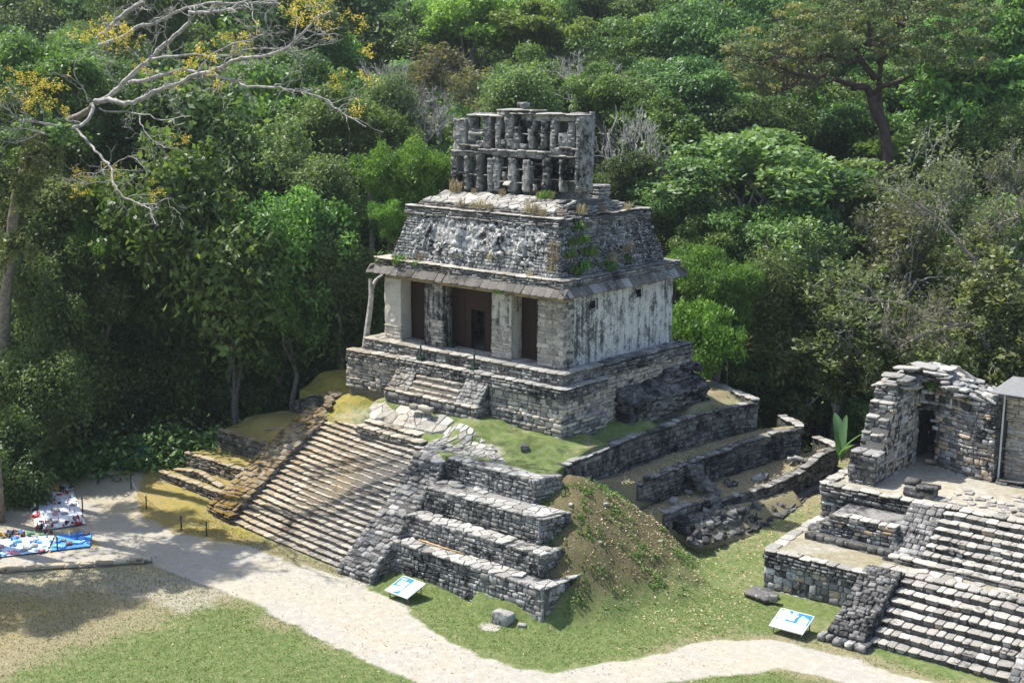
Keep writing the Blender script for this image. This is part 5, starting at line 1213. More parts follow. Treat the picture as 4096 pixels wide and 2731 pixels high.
# ---------------------------------------------------------------- small things of the site
def tube_mesh(name, pts, rad, mat, sides=6, cap=True):
    V, F = [], []; pts = [Vector(p) for p in pts]; n_ = len(pts)
    for i, p in enumerate(pts):
        t = (pts[min(i+1, n_-1)]-pts[max(i-1, 0)]).normalized(); a = t.orthogonal().normalized(); b = t.cross(a)
        r_ = rad[i] if hasattr(rad, '__len__') else rad
        for k_ in range(sides): q = 6.28318*k_/sides; V.append(p+(a*math.cos(q)+b*math.sin(q))*r_)
        if i: o = (i-1)*sides; F += [(o+k_, o+(k_+1) % sides, o+sides+(k_+1) % sides, o+sides+k_) for k_ in range(sides)]
    if cap: F += [tuple(range(sides-1, -1, -1)), tuple(range((n_-1)*sides, n_*sides))]
    return mesh_from(name, V, F, M[mat], True)
def board(label, c, ang, wd, dp, z0, h0, h1, kind):
    """tilted reading board on two legs; printed panel as raised flat sheets"""
    t = thing('information_sign', label, 'sign', (c[0], c[1], z0)); a = Vector((math.cos(ang), math.sin(ang), 0)); b = Vector((-math.sin(ang), math.cos(ang), 0))
    ct = Vector((c[0], c[1], 0)); sl_ = (b*dp+UP*(h1-h0)).normalized(); nn = a.cross(sl_)
    L = math.hypot(dp, h1-h0)
    def P(u, v, w_=0): return ct+a*(u-wd/2)+b*(-dp/2)+UP*(z0+h0)+sl_*v*L+nn*w_
    def plate(name, u0, u1, v0, v1, w0, w1, mat, par=t, poly=None):
        q = poly or [(u0, v0), (u1, v0), (u1, v1), (u0, v1)]; n_ = len(q)
        V = [P(u, v, w0) for u, v in q]+[P(u, v, w1) for u, v in q]
        return ob(name, mesh_from(name, V, [tuple(range(n_-1, -1, -1)), tuple(range(n_, 2*n_))]+[(i, (i+1) % n_, n_+(i+1) % n_, n_+i) for i in range(n_)], M[mat]), par)
    bd = plate('panel', 0, wd, 0, 1, 0, .05, 'white_panel')
    for u in (.12, wd-.12):
        for v in (.15, .85):
            p = P(u, v); ob('leg', tube_mesh('leg', [(p.x, p.y, z0-.1), p], .025, 'grey_metal'), t)
    if kind == 1:
        plate('print', .03, wd*.56, .03, .97, .05, .054, 'teal_print', bd)
        plate('picture', .06, wd*.5, .05, .45, .054, .057, 'pale_print', bd, [(.05, .05), (wd*.3, .05), (wd*.52, .25), (wd*.5, .5), (wd*.2, .4), (.09, .35)])
        plate('print', wd*.57, wd-.03, .03, .97, .05, .054, 'pale_print', bd)
        for q in range(2): plate('text_line', .1, .38, .86-.05*q, .88-.05*q, .054, .057, 'text_print', bd)
        for q in range(6): plate('text_line', wd*.12, wd*.30, .72-.045*q, .742-.045*q, .054, .057, 'text_print', bd); plate('text_line', wd*.33, wd*.5, .72-.045*q, .742-.045*q, .054, .057, 'text_print', bd)
        for q in range(4): plate('text_line', wd*.78, wd*.95, .88-.05*q, .895-.05*q, .054, .057, 'grey_text', bd)
    else:
        plate('print', .25*wd, wd-.03, .42, .97, .05, .054, 'blue_print', bd)
        cir = [(wd*.2+.26*math.cos(q*.5236), .68+.27*math.sin(q*.5236)) for q in range(12)]
        plate('print', 0, 0, 0, 0, .051, .0545, 'blue_print', bd, [(.06, .42), (wd*.25, .42), (wd*.25, .97), (.06, .97)]); plate('picture', 0, 0, 0, 0, .0545, .058, 'pale_print', bd, cir)
        plate('picture', wd*.66, wd*.93, .45, .84, .054, .057, 'pale_print', bd, [(wd*.66, .45), (wd*.93, .45), (wd*.93, .74), (wd*.8, .8), (wd*.7, .86), (wd*.66, .7)])
        for q in range(2): plate('text_line', wd*.40, wd*.56-.06*q, .90-.05*q, .925-.05*q, .054, .057, 'text_print', bd)
        for q in range(7): plate('text_line', wd*.38, wd*(.6 if q < 2 else .56), .80-.05*q, .822-.05*q, .054, .057, 'text_print', bd)
        plate('picture', wd*.70, wd*.86, .06, .34, .051, .054, 'pale_print', bd, [(wd*.7, .1), (wd*.78, .06), (wd*.86, .12), (wd*.84, .3), (wd*.76, .36), (wd*.7, .28)])
    return t
board('teal and white reading board on short legs beside the great stairway foot', (.03, -10.40), math.radians(-1), 1.32, 1.08, -7.88, .26, .58, 1)
board('blue and white reading board in the grass before the small right-hand temple', (13.75, -3.0), math.radians(4), 1.40, 1.1, -7.85, .22, .58, 2)
fs = thing('information_sign', 'small dark sign on a post at the forest edge beyond the left terraces', 'sign', (-22.3, -7.9, -7.4))
ob('post', tube_mesh('post', [(-22.3, -7.9, -7.6), (-22.3, -7.9, -6.5)], .06, 'grey_metal'), fs)
me = mesh_from('panel', [Vector((-22.3, -7.9, -6.45))+Vector(v) for v in ((-.45, -.35, -.2), (.45, -.35, -.2), (.45, .3, .25), (-.45, .3, .25), (-.45, -.33, -.24), (.45, -.33, -.24), (.45, .32, .21), (-.45, .32, .21))], [(0, 1, 2, 3), (7, 6, 5, 4), (0, 4, 5, 1), (1, 5, 6, 2), (2, 6, 7, 3), (3, 7, 4, 0)], M['teal_print']); ob('panel', me, fs)
def post(label, x, y, z, h, r_, base=None, group=None):
    t = thing('barrier_post', label, 'post', (x, y, z), group)
    ob('pole', tube_mesh('pole', [(x, y, z), (x, y, z+h)], r_, 'green_metal', 8), t)
    ob('cap', tube_mesh('cap', [(x, y, z+h), (x, y, z+h+.04)], [r_*1.25, r_*.8], 'green_metal', 8), t)
    if base: box('base', x-base, x+base, y-base, y+base, z-.02, z+.22, t, 'green_metal', .015)
post('green metal barrier post in a square base, left head of the temple steps', -8.05, -1.13, -.58, 1.0, .045, .16, 'green temple barrier posts')
post('green metal barrier post in a square base, right head of the temple steps', -4.5, -1.13, -.58, 1.0, .045, .16, 'green temple barrier posts')
post('tall green barrier post beside the wide brown temple door', -7.42, .45, 0, 1.7, .04, .15, 'green temple barrier posts')
FP = [((-13.75, -11.55), 'thin green rope post on the grass, second left of the great stairway foot'), ((-12.2, -11.25), 'thin green rope post nearest the great stairway foot'), ((-17.45, -10.95), 'thin green rope post among yellow petals on the far path edge'),
      ((-20.4, -9.85), 'thin green rope post farthest up the left path'), ((-19.6, -13.15), 'thin green rope post beside the white vendor sheet'), ((-23.4, -11.45), 'green post at the far corner of the vendor sheets'), ((-15.6, -16.9), 'short post before the blue vendor sheets')]
for (x, y), lb in FP: post(lb, x, y, float(ground_z(x, y)), .66, .035, None, 'rope posts along the path')
rp = thing('rope', 'thin sagging rope strung between the posts along the path', 'rope', (-16, -11, -7.3)); 
rpts = [(-20.4, -9.85), (-17.45, -10.95), (-13.75, -11.55), (-12.2, -11.25)]
for a, b in zip(rpts[:-1], rpts[1:]):
    za, zb = float(ground_z(*a))+.55, float(ground_z(*b))+.55
    ob('rope_span', tube_mesh('rope_span', [(a[0]+(b[0]-a[0])*q, a[1]+(b[1]-a[1])*q, za+(zb-za)*q-.18*4*q*(1-q)) for q in np.linspace(0, 1, 9)], .012, 'grey_metal', 4), rp)
# loose blocks and slabs
bl = Pile()
def lone(name, label, cat, pos, dims, ang, mat, jit=.05):
    o = bpy.data.objects.new(name, None); v, f = stone_proto(random.randrange(9999), .09, .1); me = mesh_np(name, v, f, M[mat]); o = ob(name, me); o.location = pos; o.rotation_euler = (R(-jit, jit), R(-jit, jit), ang); o.scale = dims; tag(o, label, cat); return o
lone('stone_block', 'dark squared stone block on the grass before the lowest terrace wall', 'stone', (4.75, -9.72, -7.68), (.75, .5, .55), .1, 'wall')
lone('small_stone', 'small grey stone beside the dark block at the lowest terrace wall', 'stone', (5.55, -9.5, -7.85), (.32, .26, .2), .5, 'wall')
lone('stone_slab', 'flat grey slab lying in the grass at the small temple corner', 'slab', (11.15, -.75, -7.72), (1.25, .95, .2), -.15, 'wall', .03)
lone('small_stone', 'small rounded stone on the tip of the flat grey slab', 'stone', (11.85, -1.0, -7.6), (.35, .3, .3), .3, 'wall')
lone('small_stone', 'dark stone lying alone on the upper lawn', 'stone', (.35, -3.15, -3.0), (.42, .3, .3), .8, 'dark')
for i, (x, y) in enumerate(((4.9, -3.2), (6.1, -5.2), (6.6, -1.5), (4.4, -5.0))):
    lone('small_stone', ['pale stone half way up the earth mound', 'pale stone low on the earth mound face', 'grey stone on the right slope of the earth mound', 'small stone near the top of the earth mound'][i], 'stone', (x, y, float(mound(np.array(x), np.array(y))[0])+.02), (.2, .15, .12), R(0, 3), 'cap')
k_ = thing('kerb', 'low stone kerb edging the shaded dirt at the lower left', 'kerb', (-13, -17.4, -7.9)); pl = Pile()
lay_caps(pl, Frame([(-17.2, -22.8), (-14.95, -20.0), (-12.9, -17.3), (-11.1, -15.0)], True), -7.8, .3, (.5, 1.1), (.12, .16), 'step', .0, 'kerb_stone'); pl.finish(k_)
tag(ob('wooden_pole', tube_mesh('wooden_pole', [(-1.25, -8.3, -6.26), (.2, -8.32, -6.26), (1.4, -8.3, -6.25)], [.035, .033, .028], 'wood_pole', 8)), 'long thin brown wooden pole lying on the lowest paved terrace', 'pole')
for i, (x, y, l, a, lb) in enumerate(((-24.2, -9.9, 1.2, .3, 'longer pale slab at the far end of the left path'), (-23.0, -9.1, .8, .2, 'shorter pale slab at the far end of the left path'))):
    lone('stone_slab', lb, 'slab', (x, y, float(ground_z(x, y))+.1), (l, .6, .22), a, 'cap')
# vendors' ground sheets and wares
M['sheet_white'] = mat_plain('white_sheet', (.72, .74, .80), .8, .06, 2); M['sheet_blue'] = mat_plain('blue_sheet', (.07, .27, .68), .6, .15, 3); M['sheet_pale'] = mat_plain('pale_blue_sheet', (.50, .66, .80), .7, .12, 3)
def vsheet(label, quad, mat):
    n_ = 12; q = [np.array(p, float) for p in quad]; V = []
    for i in range(n_+1):
        for j in range(n_+1):
            p = (q[0]*(1-i/n_)+q[1]*i/n_)*(1-j/n_)+(q[3]*(1-i/n_)+q[2]*i/n_)*j/n_
            V.append((p[0], p[1], float(ground_z(p[0], p[1]))+.05+.05*float(fbm(p[0], p[1], 3, 2.2, 2))))
    F = [(i*(n_+1)+j, (i+1)*(n_+1)+j, (i+1)*(n_+1)+j+1, i*(n_+1)+j+1) for i in range(n_) for j in range(n_)]
    o = ob('ground_sheet', mesh_from('ground_sheet', V, F, M[mat], True)); tag(o, label, 'sheet', 'vendor ground sheets'); return quad
s1 = vsheet('long white ground sheet crowded with wares beside the path', [(-24.6, -13.3), (-23.5, -11.4), (-17.8, -14.1), (-18.6, -16.2)], 'sheet_white')
s2 = vsheet('bright blue ground sheet nearest the path corner', [(-17.35, -15.9), (-16.5, -14.6), (-14.9, -15.7), (-15.75, -17.2)], 'sheet_blue')
s3 = vsheet('pale blue ground sheet at the left edge of the photo', [(-19.4, -18.8), (-17.4, -16.0), (-15.8, -17.3), (-17.2, -20.0)], 'sheet_pale')
WC = {'red': (.42, .03, .025), 'black': (.02, .02, .022), 'white': (.75, .74, .7), 'blue': (.05, .16, .42), 'brown': (.16, .07, .035), 'pink': (.6, .25, .3), 'ochre': (.45, .28, .06), 'grey': (.28, .28, .27), 'green': (.05, .22, .1), 'skyblue': (.2, .45, .75)}
for c_, v in WC.items(): M['w_'+c_] = mat_plain('ware_'+c_, v, .6, .25, 20)
def lathe(prof, sides=10, name='figurine', mat=None):
    V = []; F = []
    for i, (r_, z) in enumerate(prof):
        for k_ in range(sides): V.append((r_*math.cos(6.2832*k_/sides), r_*math.sin(6.2832*k_/sides), z))
        if i: o = (i-1)*sides; F += [(o+k_, o+(k_+1) % sides, o+sides+(k_+1) % sides, o+sides+k_) for k_ in range(sides)]
    F += [tuple(range(sides-1, -1, -1)), tuple(range((len(prof)-1)*sides, len(prof)*sides))]
    return mesh_from(name, V, F, mat, True)
SH = {'figurine': [(.06, 0), (.07, .02), (.045, .08), (.06, .16), (.03, .2), (.045, .25), (.03, .3), (.01, .31)], 'bowl': [(.05, 0), (.1, .04), (.13, .1), (.12, .1), (.09, .05), (.01, .03)], 'vase': [(.05, 0), (.09, .07), (.1, .14), (.05, .22), (.06, .26), (.04, .26)]}
WM = {}
def ware(kind, c_):
    if (kind, c_) not in WM:
        mt = M['w_'+c_]
        if kind in SH: me = lathe(SH[kind], 10, kind, mt)
        else:
            bm = bmesh.new(); bmesh.ops.create_cube(bm, size=1); bmesh.ops.subdivide_edges(bm, edges=bm.edges[:], cuts=2, use_grid_fill=True)
            for v in bm.verts:
                v.co.x *= .34; v.co.y *= .26; v.co.z = (v.co.z+.5)*.09*(1+.35*math.sin(v.co.x*19+v.co.y*11)); 
            me = bpy.data.meshes.new(kind); bm.to_mesh(me); bm.free(); me.materials.append(mt)
        WM[(kind, c_)] = me
    return WM[(kind, c_)]
def wares(quad, n_, kinds, cols, where, row=None):
    for i in range(n_):
        a, b = random.random(), random.random()
        if row is not None: a = row
        q = [np.array(p) for p in quad]; p = (q[0]*(1-a)+q[1]*a)*(1-b)+(q[3]*(1-a)+q[2]*a)*b
        k_ = random.choice(kinds); c_ = random.choice(cols)
        o = ob({'cloth': 'folded_cloth'}.get(k_, k_), ware(k_, c_)); o.location = (p[0], p[1], float(ground_z(p[0], p[1]))+.085)
        s = R(.4, .8)*(1.3 if k_ == 'cloth' else 1); o.scale = (s, s, s*R(.8, 1.2)); o.rotation_euler = (0, 0, R(0, 6.28))
        nm = {'cloth': 'folded cloth', 'figurine': 'carved figurine', 'bowl': 'shallow bowl', 'vase': 'small vase'}[k_]
        tag(o, f'{c_} {nm} set out {where}', 'ware', f'{c_} {nm}s {where}')
wares(s1, 60, ['cloth', 'figurine', 'figurine', 'bowl'], ['black', 'grey', 'white', 'white', 'grey', 'pink'], 'on the long white vendor sheet')
q = s1; 
wares([q[0], q[1], ((q[1][0]*.75+q[2][0]*.25), (q[1][1]*.75+q[2][1]*.25)), ((q[0][0]*.75+q[3][0]*.25), (q[0][1]*.75+q[3][1]*.25))], 34, ['cloth', 'cloth', 'figurine'], ['red', 'pink', 'black', 'ochre', 'brown'], 'at the far end of the white vendor sheet')
wares([((q[0][0]*.15+q[3][0]*.85), (q[0][1]*.15+q[3][1]*.85)), ((q[1][0]*.15+q[2][0]*.85), (q[1][1]*.15+q[2][1]*.85)), q[2], q[3]], 44, ['cloth', 'figurine', 'vase', 'bowl'], ['red', 'black', 'brown', 'white', 'grey'], 'along the near end of the white vendor sheet')
wares([q[0], (q[0][0]*.8+q[1][0]*.2, q[0][1]*.8+q[1][1]*.2), (q[3][0]*.8+q[2][0]*.2, q[3][1]*.8+q[2][1]*.2), q[3]], 26, ['cloth', 'vase'], ['red', 'red', 'black'], 'along the inner edge of the white vendor sheet')
wares(s2, 26, ['cloth', 'figurine', 'bowl', 'cloth'], ['skyblue', 'white', 'blue', 'brown'], 'on the bright blue vendor sheet')
wares(s3, 60, ['cloth', 'figurine', 'cloth', 'bowl'], ['skyblue', 'white', 'pink', 'grey', 'blue'], 'on the pale blue vendor sheet')
wares([(-20.6, -19.2), (-19.0, -16.6), (-17.6, -15.4), (-17.9, -16.6)], 40, ['cloth', 'vase', 'figurine'], ['red', 'green', 'black', 'brown', 'ochre', 'blue'], 'behind the pale blue vendor sheet')
# seated vendor at the left edge
def person(label, loc, rz):
    t = thing('person', label, 'person', loc); t.rotation_euler = (0, 0, rz)
    J = {'pel': ((0, 0, .48), .15), 'wai': ((.03, 0, .66), .135), 'chest': ((.06, 0, .86), .15), 'neck': ((.07, 0, 1.03), .055), 'head': ((.1, 0, 1.15), .095), 'top': ((.1, 0, 1.24), .08)}
    E_ = [('pel', 'wai'), ('wai', 'chest'), ('chest', 'neck'), ('neck', 'head'), ('head', 'top')]
    for s, n_ in ((1, 'l'), (-1, 'r')):
        J.update({'sh'+n_: ((.06, .19*s, .97), .062), 'el'+n_: ((.16, .26*s, .72), .045), 'wr'+n_: ((.38, .16*s, .62), .034), 'ha'+n_: ((.47, .13*s, .6), .03), 'hip'+n_: ((.05, .1*s, .46), .095), 'kn'+n_: ((.44, .14*s, .5), .07), 'an'+n_: ((.42, .14*s, .09), .045), 'to'+n_: ((.58, .16*s, .04), .035)})
        E_ += [('chest', 'sh'+n_), ('sh'+n_, 'el'+n_), ('el'+n_, 'wr'+n_), ('wr'+n_, 'ha'+n_), ('pel', 'hip'+n_), ('hip'+n_, 'kn'+n_), ('kn'+n_, 'an'+n_), ('an'+n_, 'to'+n_)]
    ks = list(J); me = bpy.data.meshes.new('body'); me.from_pydata([J[k_][0] for k_ in ks], [(ks.index(a), ks.index(b)) for a, b in E_], [])
    o = bpy.data.objects.new('body', me); link(o); sk = o.modifiers.new('skin', 'SKIN'); me.skin_vertices or None
    for k2, v in zip(ks, me.skin_vertices[0].data): v.radius = (J[k2][1], J[k2][1]); v.use_root = k2 == 'pel'
    ss_ = o.modifiers.new('sub', 'SUBSURF'); ss_.levels = 2; ss_.render_levels = 2
    dg = bpy.context.evaluated_depsgraph_get(); m2 = bpy.data.meshes.new_from_object(o.evaluated_get(dg)); bpy.data.objects.remove(o)
    m2.materials.clear()
    for mt in ('skin', 'w_blue', 'w_grey', 'w_black'): m2.materials.append(M[mt])
    for p in m2.polygons:
        c = p.center; p.material_index = 0
        if c.z > 1.19 or (c.z > 1.1 and c.x < .07): p.material_index = 3
        elif .5 < c.z < 1.02 and c.x < .3 and not (c.x > .22 and c.z < .7): p.material_index = 1
        elif c.z <= .6 and c.z > .1 and not (abs(c.y) < .2 and c.x > .34 and c.z > .57): p.material_index = 2
        elif c.z <= .1: p.material_index = 3
        p.use_smooth = True
    b = bpy.data.objects.new('body', m2); link(b); b.parent = t
    st_ = bpy.data.objects.new('stool', None); box_me = mesh_from('stool', [(x, y, z) for x in (-.18, .16) for y in (-.18, .18) for z in (.3, .36)], [(0, 1, 3, 2), (4, 6, 7, 5), (0, 4, 5, 1), (2, 3, 7, 6), (0, 2, 6, 4), (1, 5, 7, 3)], M['w_brown'])
    s_ = thing('stool', 'low brown wooden stool under the seated vendor', 'stool', loc); s_.rotation_euler = (0, 0, rz)
    q = bpy.data.objects.new('seat', box_me); link(q); q.parent = s_
    for sx in (-.15, .13):
        for sy in (-.15, .15):
            q = bpy.data.objects.new('leg', tube_mesh('leg', [(sx, sy, 0), (sx, sy, .31)], .02, 'w_brown')); link(q); q.parent = s_
M['skin'] = mat_plain('skin', (.30, .17, .11), .6, .05)
person('seated person in a blue shirt and grey trousers at the left edge behind the wares', (-21.6, -16.9, float(ground_z(-21.6, -16.9))), 0.3)

# ---------------------------------------------------------------- vegetation
rs = np.random.RandomState(21)
def unit(v): return v/np.maximum(np.linalg.norm(v, axis=-1, keepdims=True), 1e-9)
def leaves(P, Nn, size, aspect=.5, droop=0.0, tint=None, name='crown', mat='lf_mid'):
    """one folded rhomb per leaf: P (n,3) centres, Nn (n,3) face normals"""
    n_ = len(P); Nn = unit(Nn); r = unit(rs.normal(size=(n_, 3)))
    A = unit(np.cross(Nn, r)); A[:, 2] -= droop; A = unit(A); B = unit(np.cross(Nn, A)); s = (size*rs.uniform(.6, 1.35, n_))[:, None]
    nn = np.cross(A, B)
    V = np.stack([P-A*s, P+B*s*aspect-nn*s*.12, P+A*s-nn*s*.25, P-B*s*aspect-nn*s*.12], 1).reshape(-1, 3)
    F = np.arange(n_*4).reshape(n_, 4); 
    t = np.clip(rs.uniform(0, 1, n_) if tint is None else tint+rs.uniform(-.4, .4, n_), 0, 1)
    return V, F, np.repeat(t, 4)
def crown_mesh(name, clumps, mat, per, size, aspect=.5, droop=0.0, updir=.45, hang=0.0, open_=.0):
    """clumps: list of (centre, radii); leaves lie on the skin of each clump, thinning underneath"""
    VV, FF, TT, o = [], [], [], 0
    for c, r_ in clumps:
        c = np.array(c); r_ = np.array(r_ if hasattr(r_, '__len__') else (r_,)*3)
        n_ = int(per*(r_.mean()**1.6)); d = unit(rs.normal(size=(n_, 3))); d[:, 2] = np.where((d[:, 2] < -.2) & (rs.rand(n_) < .6), -d[:, 2], d[:, 2])
        k_ = rs.uniform(.35, 1.05, n_)**.6; k_ = np.where(rs.rand(n_) < .2, k_*rs.uniform(1.0, 1.55, n_), k_)
        # broken, knobbly skin
        k_ = k_*(.78+.5*fbm(d[:, 0]*2+c[0]*9, d[:, 1]*2+c[1]*9, d[:, 2]*2+c[2]*9, 1.3, 3))
        P = c+d*r_*k_[:, None]
        if hang: P[:, 2] -= hang*rs.rand(n_)**2*(np.hypot(d[:, 0], d[:, 1]))
        nn = d*(1-updir)+np.array([0, 0, updir])+rs.normal(size=(n_, 3))*.6
        v, f, t = leaves(P, nn, size, aspect, droop, rs.uniform(.15, .85)+0*k_)
        VV.append(v); FF.append(f+o); TT.append(t); o += len(v)
    return mesh_np(name, np.concatenate(VV), np.concatenate(FF), M[mat], False, [('tint', 'POINT', np.concatenate(TT))])
def tube_np(pts, rad, sides=5):
    pts = np.array(pts, float); n_ = len(pts); t = unit(np.gradient(pts, axis=0)); k0 = np.argmin(np.abs(t).max(0)); up = np.zeros((1, 3)); up[0, k0] = 1.0
    a = unit(np.cross(t, up)); b = np.cross(t, a); q = np.arange(sides)*6.28318/sides; rad = np.array(rad)[:, None, None]
    V = pts[:, None, :]+(a[:, None, :]*np.cos(q)[None, :, None]+b[:, None, :]*np.sin(q)[None, :, None])*rad
    i = np.arange(n_-1)[:, None]*sides; k_ = np.arange(sides)[None, :]; k2 = (np.arange(sides)+1)[None, :] % sides
    F = np.stack([i+k_, i+k2, i+sides+k2, i+sides+k_], -1).reshape(-1, 4)
    return V.reshape(-1, 3), F
def join_tubes(name, T, mat, smooth=True):
    VV, FF, o = [], [], 0
    for pts, rad, sd in T:
        v, f = tube_np(pts, rad, sd); VV.append(v); FF.append(f+o); o += len(v)
    return mesh_np(name, np.concatenate(VV), np.concatenate(FF), M[mat], smooth)
def wiggle(a, b, n_=6, w_=.06):
    a, b = np.array(a, float), np.array(b, float); L = np.linalg.norm(b-a); p = a+(b-a)*np.linspace(0, 1, n_)[:, None]
    q = rs.normal(size=(n_, 3))*w_*L; q[0] = q[-1] = 0; return p+q
def trunk_tubes(H, r0, clumps, nl=5, spread=.5):
    T = []; top = np.array([rs.uniform(-.1, .1), rs.uniform(-.1, .1), H*.8]); p = wiggle((0, 0, 0), top, 7, .03); T.append((p, np.linspace(r0, r0*.5, 7), 7))
    for c, r_ in [clumps[i] for i in rs.permutation(len(clumps))[:nl]]:
        k_ = rs.randint(3, 6); T.append((wiggle(p[k_], c, 6, .05), np.linspace(r0*.42, r0*.1, 6), 5))
    return T
def rnd_clumps(n_, rx, rz, zc, rad, flat=.75, shell=.65, bias=0.15):
    out = []; lobes = []
    for i in range(rs.randint(6, 10)):     # a few big uneven limbs' worth of foliage
        d = unit(rs.normal(size=3)); d[2] = d[2]*.8+bias; lobes.append((d*rs.uniform(.35, 1.0)*np.array([rx, rx, rz]), rs.uniform(.32, .62)))
    for i in range(n_):
        c, lr = lobes[rs.randint(len(lobes))]; d = unit(rs.normal(size=3)); d[2] = abs(d[2])*.95-.3 if rs.rand() < .5 else d[2]
        p = c+d*lr*np.array([rx, rx, rz])*rs.uniform(.6, 1.25)
        out.append(((p[0], p[1], zc+p[2]), np.array([1, 1, flat])*rad*rs.choice([.35, .5, .65, .8, 1.0])*rs.uniform(.85, 1.15)))
    return out
def branches(depth, p, d, L, r_, T, tips, spread=.55, up=.1, kids=(2, 3), taper=.62, minr=.006, bend=.08):
    q = p+d*L; T.append((wiggle(p, q, 4 if depth < 3 else 5, bend), np.linspace(r_, r_*taper*1.08, 4 if depth < 3 else 5), 4 if depth < 3 else 6))
    if depth == 0: tips.append(q); return
    for k_ in range(rs.randint(kids[0], kids[1]+1)):
        d_ = unit(d+rs.normal(size=3)*spread+np.array([0, 0, up])); branches(depth-1, q if k_ == 0 or rs.rand() < .5 else p+d*L*rs.uniform(.4, .95), d_, L*rs.uniform(.62, .9), max(r_*taper*rs.uniform(.75, 1.05), minr), T, tips, spread, up, kids, taper, minr, bend)
# --- prototypes, crown radius about 1, crown centre at z = 2
PT = {}
def proto(kind, n_, make):
    PT[kind] = [make() for _ in range(n_)]
def mk_broad(mat, n_=70, rad=.31, size=.036, per=3600, rz=.8, hang=0., droop=0., aspect=.5, bark='bark', flat=.7, updir=.45):
    def f():
        q = rs.choice([.8, 1.0, 1.3]); cl = rnd_clumps(n_, .78, rz*.78, 2.0, rad, flat)
        return [('crown', crown_mesh('crown', cl, mat, per/q**1.5, size*q, aspect, droop, updir, hang)), ('trunk', join_tubes('trunk', trunk_tubes(2.0, .05, cl, 7), bark))]
    return f
proto('dark', 3, mk_broad('lf_dark', 84, .31, .034, 3800, flat=.6))
proto('mid', 4, mk_broad('lf_mid', 80, .31, .036, 3500, flat=.6))
proto('lime', 2, mk_broad('lf_lime', 90, .26, .03, 4600, .62, flat=.55, updir=.6))
proto('mango', 3, mk_broad('lf_mango', 150, .21, .042, 3600, .9, droop=.8, aspect=.32, hang=.12, flat=.8))
proto('vine', 3, mk_broad('lf_vine', 76, .31, .034, 3800, .95, hang=.55, flat=.9))
proto('wall', 3, mk_broad('lf_dark', 105, .31, .036, 3700, 1.5, hang=.45, flat=.75, updir=.35))
proto('wallmid', 3, mk_broad('lf_mid', 96, .31, .038, 3400, 1.3, hang=.35, flat=.75, updir=.35))
proto('olive', 3, mk_broad('lf_olive', 70, .30, .036, 2600, .85, hang=.3, flat=.9))
def mk_layer():
    cl = []
    for k_ in range(34):
        a = rs.uniform(0, 6.28); r_ = rs.rand()**.6; lay = rs.choice([0, 0, 1, 2]); cl.append(((math.cos(a)*r_*(1-.14*lay), math.sin(a)*r_*(1-.14*lay), 1.75+.24*lay+.30*(1-r_*r_)), (.30, .30, .12)))
    T = trunk_tubes(1.8, .055, cl, 10); T += trunk_tubes(1.7, .04, cl, 5)
    return [('crown', crown_mesh('crown', cl, 'lf_vine', 3000, .042, .5, .2, .7)), ('trunk', join_tubes('trunk', T, 'palebark'))]
proto('layer', 2, mk_layer)
def mk_bare(leafmat=None, dens=0, bark='twig', depth=6, spread=.5, lsize=.035, r0=.045):
    def f():
        T, tips = [], []
        for k_ in range(2): branches(depth, np.array([0., 0, .0+.02*k_]), unit(np.array([rs.uniform(-.25, .25), rs.uniform(-.25, .25), 1.])), .62, r0, T, tips, spread, .12, (2, 3), .64, .0042)
        tp = np.array(tips); ctr = np.array([0, 0, 2.0]); k2 = 1.0/np.percentile(np.hypot(tp[:, 0], tp[:, 1]), 93)
        kz = 2.75/np.percentile(tp[:, 2], 96)
        sc = np.array([k2, k2, kz]); T = [(p*sc, r_, s_) for p, r_, s_ in T]; tp = tp*sc
        out = [('trunk', join_tubes('trunk', T, bark))]
        if leafmat:
            n_ = dens; P = tp[rs.randint(0, len(tp), n_)]+rs.normal(size=(n_, 3))*.06; nn = rs.normal(size=(n_, 3))*.6+np.array([0, 0, .6])
            v, ff, t = leaves(P, nn, lsize, .5, .2); out.insert(0, ('crown', mesh_np('crown', v, ff, M[leafmat], False, [('tint', 'POINT', t)])))
        return out
    return f
proto('bare', 4, mk_bare()); proto('bareleaf', 3, mk_bare('lf_grey', 4200, lsize=.04)); proto('yellow', 2, mk_bare('lf_yellow', 3600, lsize=.045)); proto('scrub', 3, mk_bare('lf_olive', 8000, spread=.75, lsize=.042)); proto('scrubgreen', 2, mk_bare('lf_vine', 9000, spread=.75, lsize=.042))
KINDLB = {'dark': 'dense dark green tree', 'mid': 'leafy mid-green tree', 'lime': 'fresh lime-green tree', 'mango': 'bright glossy-leaved tree with drooping leaves', 'vine': 'tree smothered in hanging vines', 'wall': 'tall dark tree draped to the ground', 'wallmid': 'tall green tree leafy to its foot',
          'olive': 'olive-leaved thicket tree', 'layer': 'flat-layered tree with pale forked trunks', 'bare': 'leafless tree of pale grey twigs', 'bareleaf': 'thin grey-branched tree with sparse leaves', 'yellow': 'sparse tree with yellowing leaves', 'scrub': 'tangled dry scrubby tree', 'scrubgreen': 'tangled green scrubby tree'}
INVR = np.array([r2[:], d2[:], fwd[:]])
def unproj(vx, vy, dist):
    px, py = vx*4096/2352, vy*4096/2352
    v = np.array([(px-2048)/FPX, (py-1365.5)/FPX, 1.0])*dist
    return np.array(CAM[:])+INVR.T@v
cnt = {}
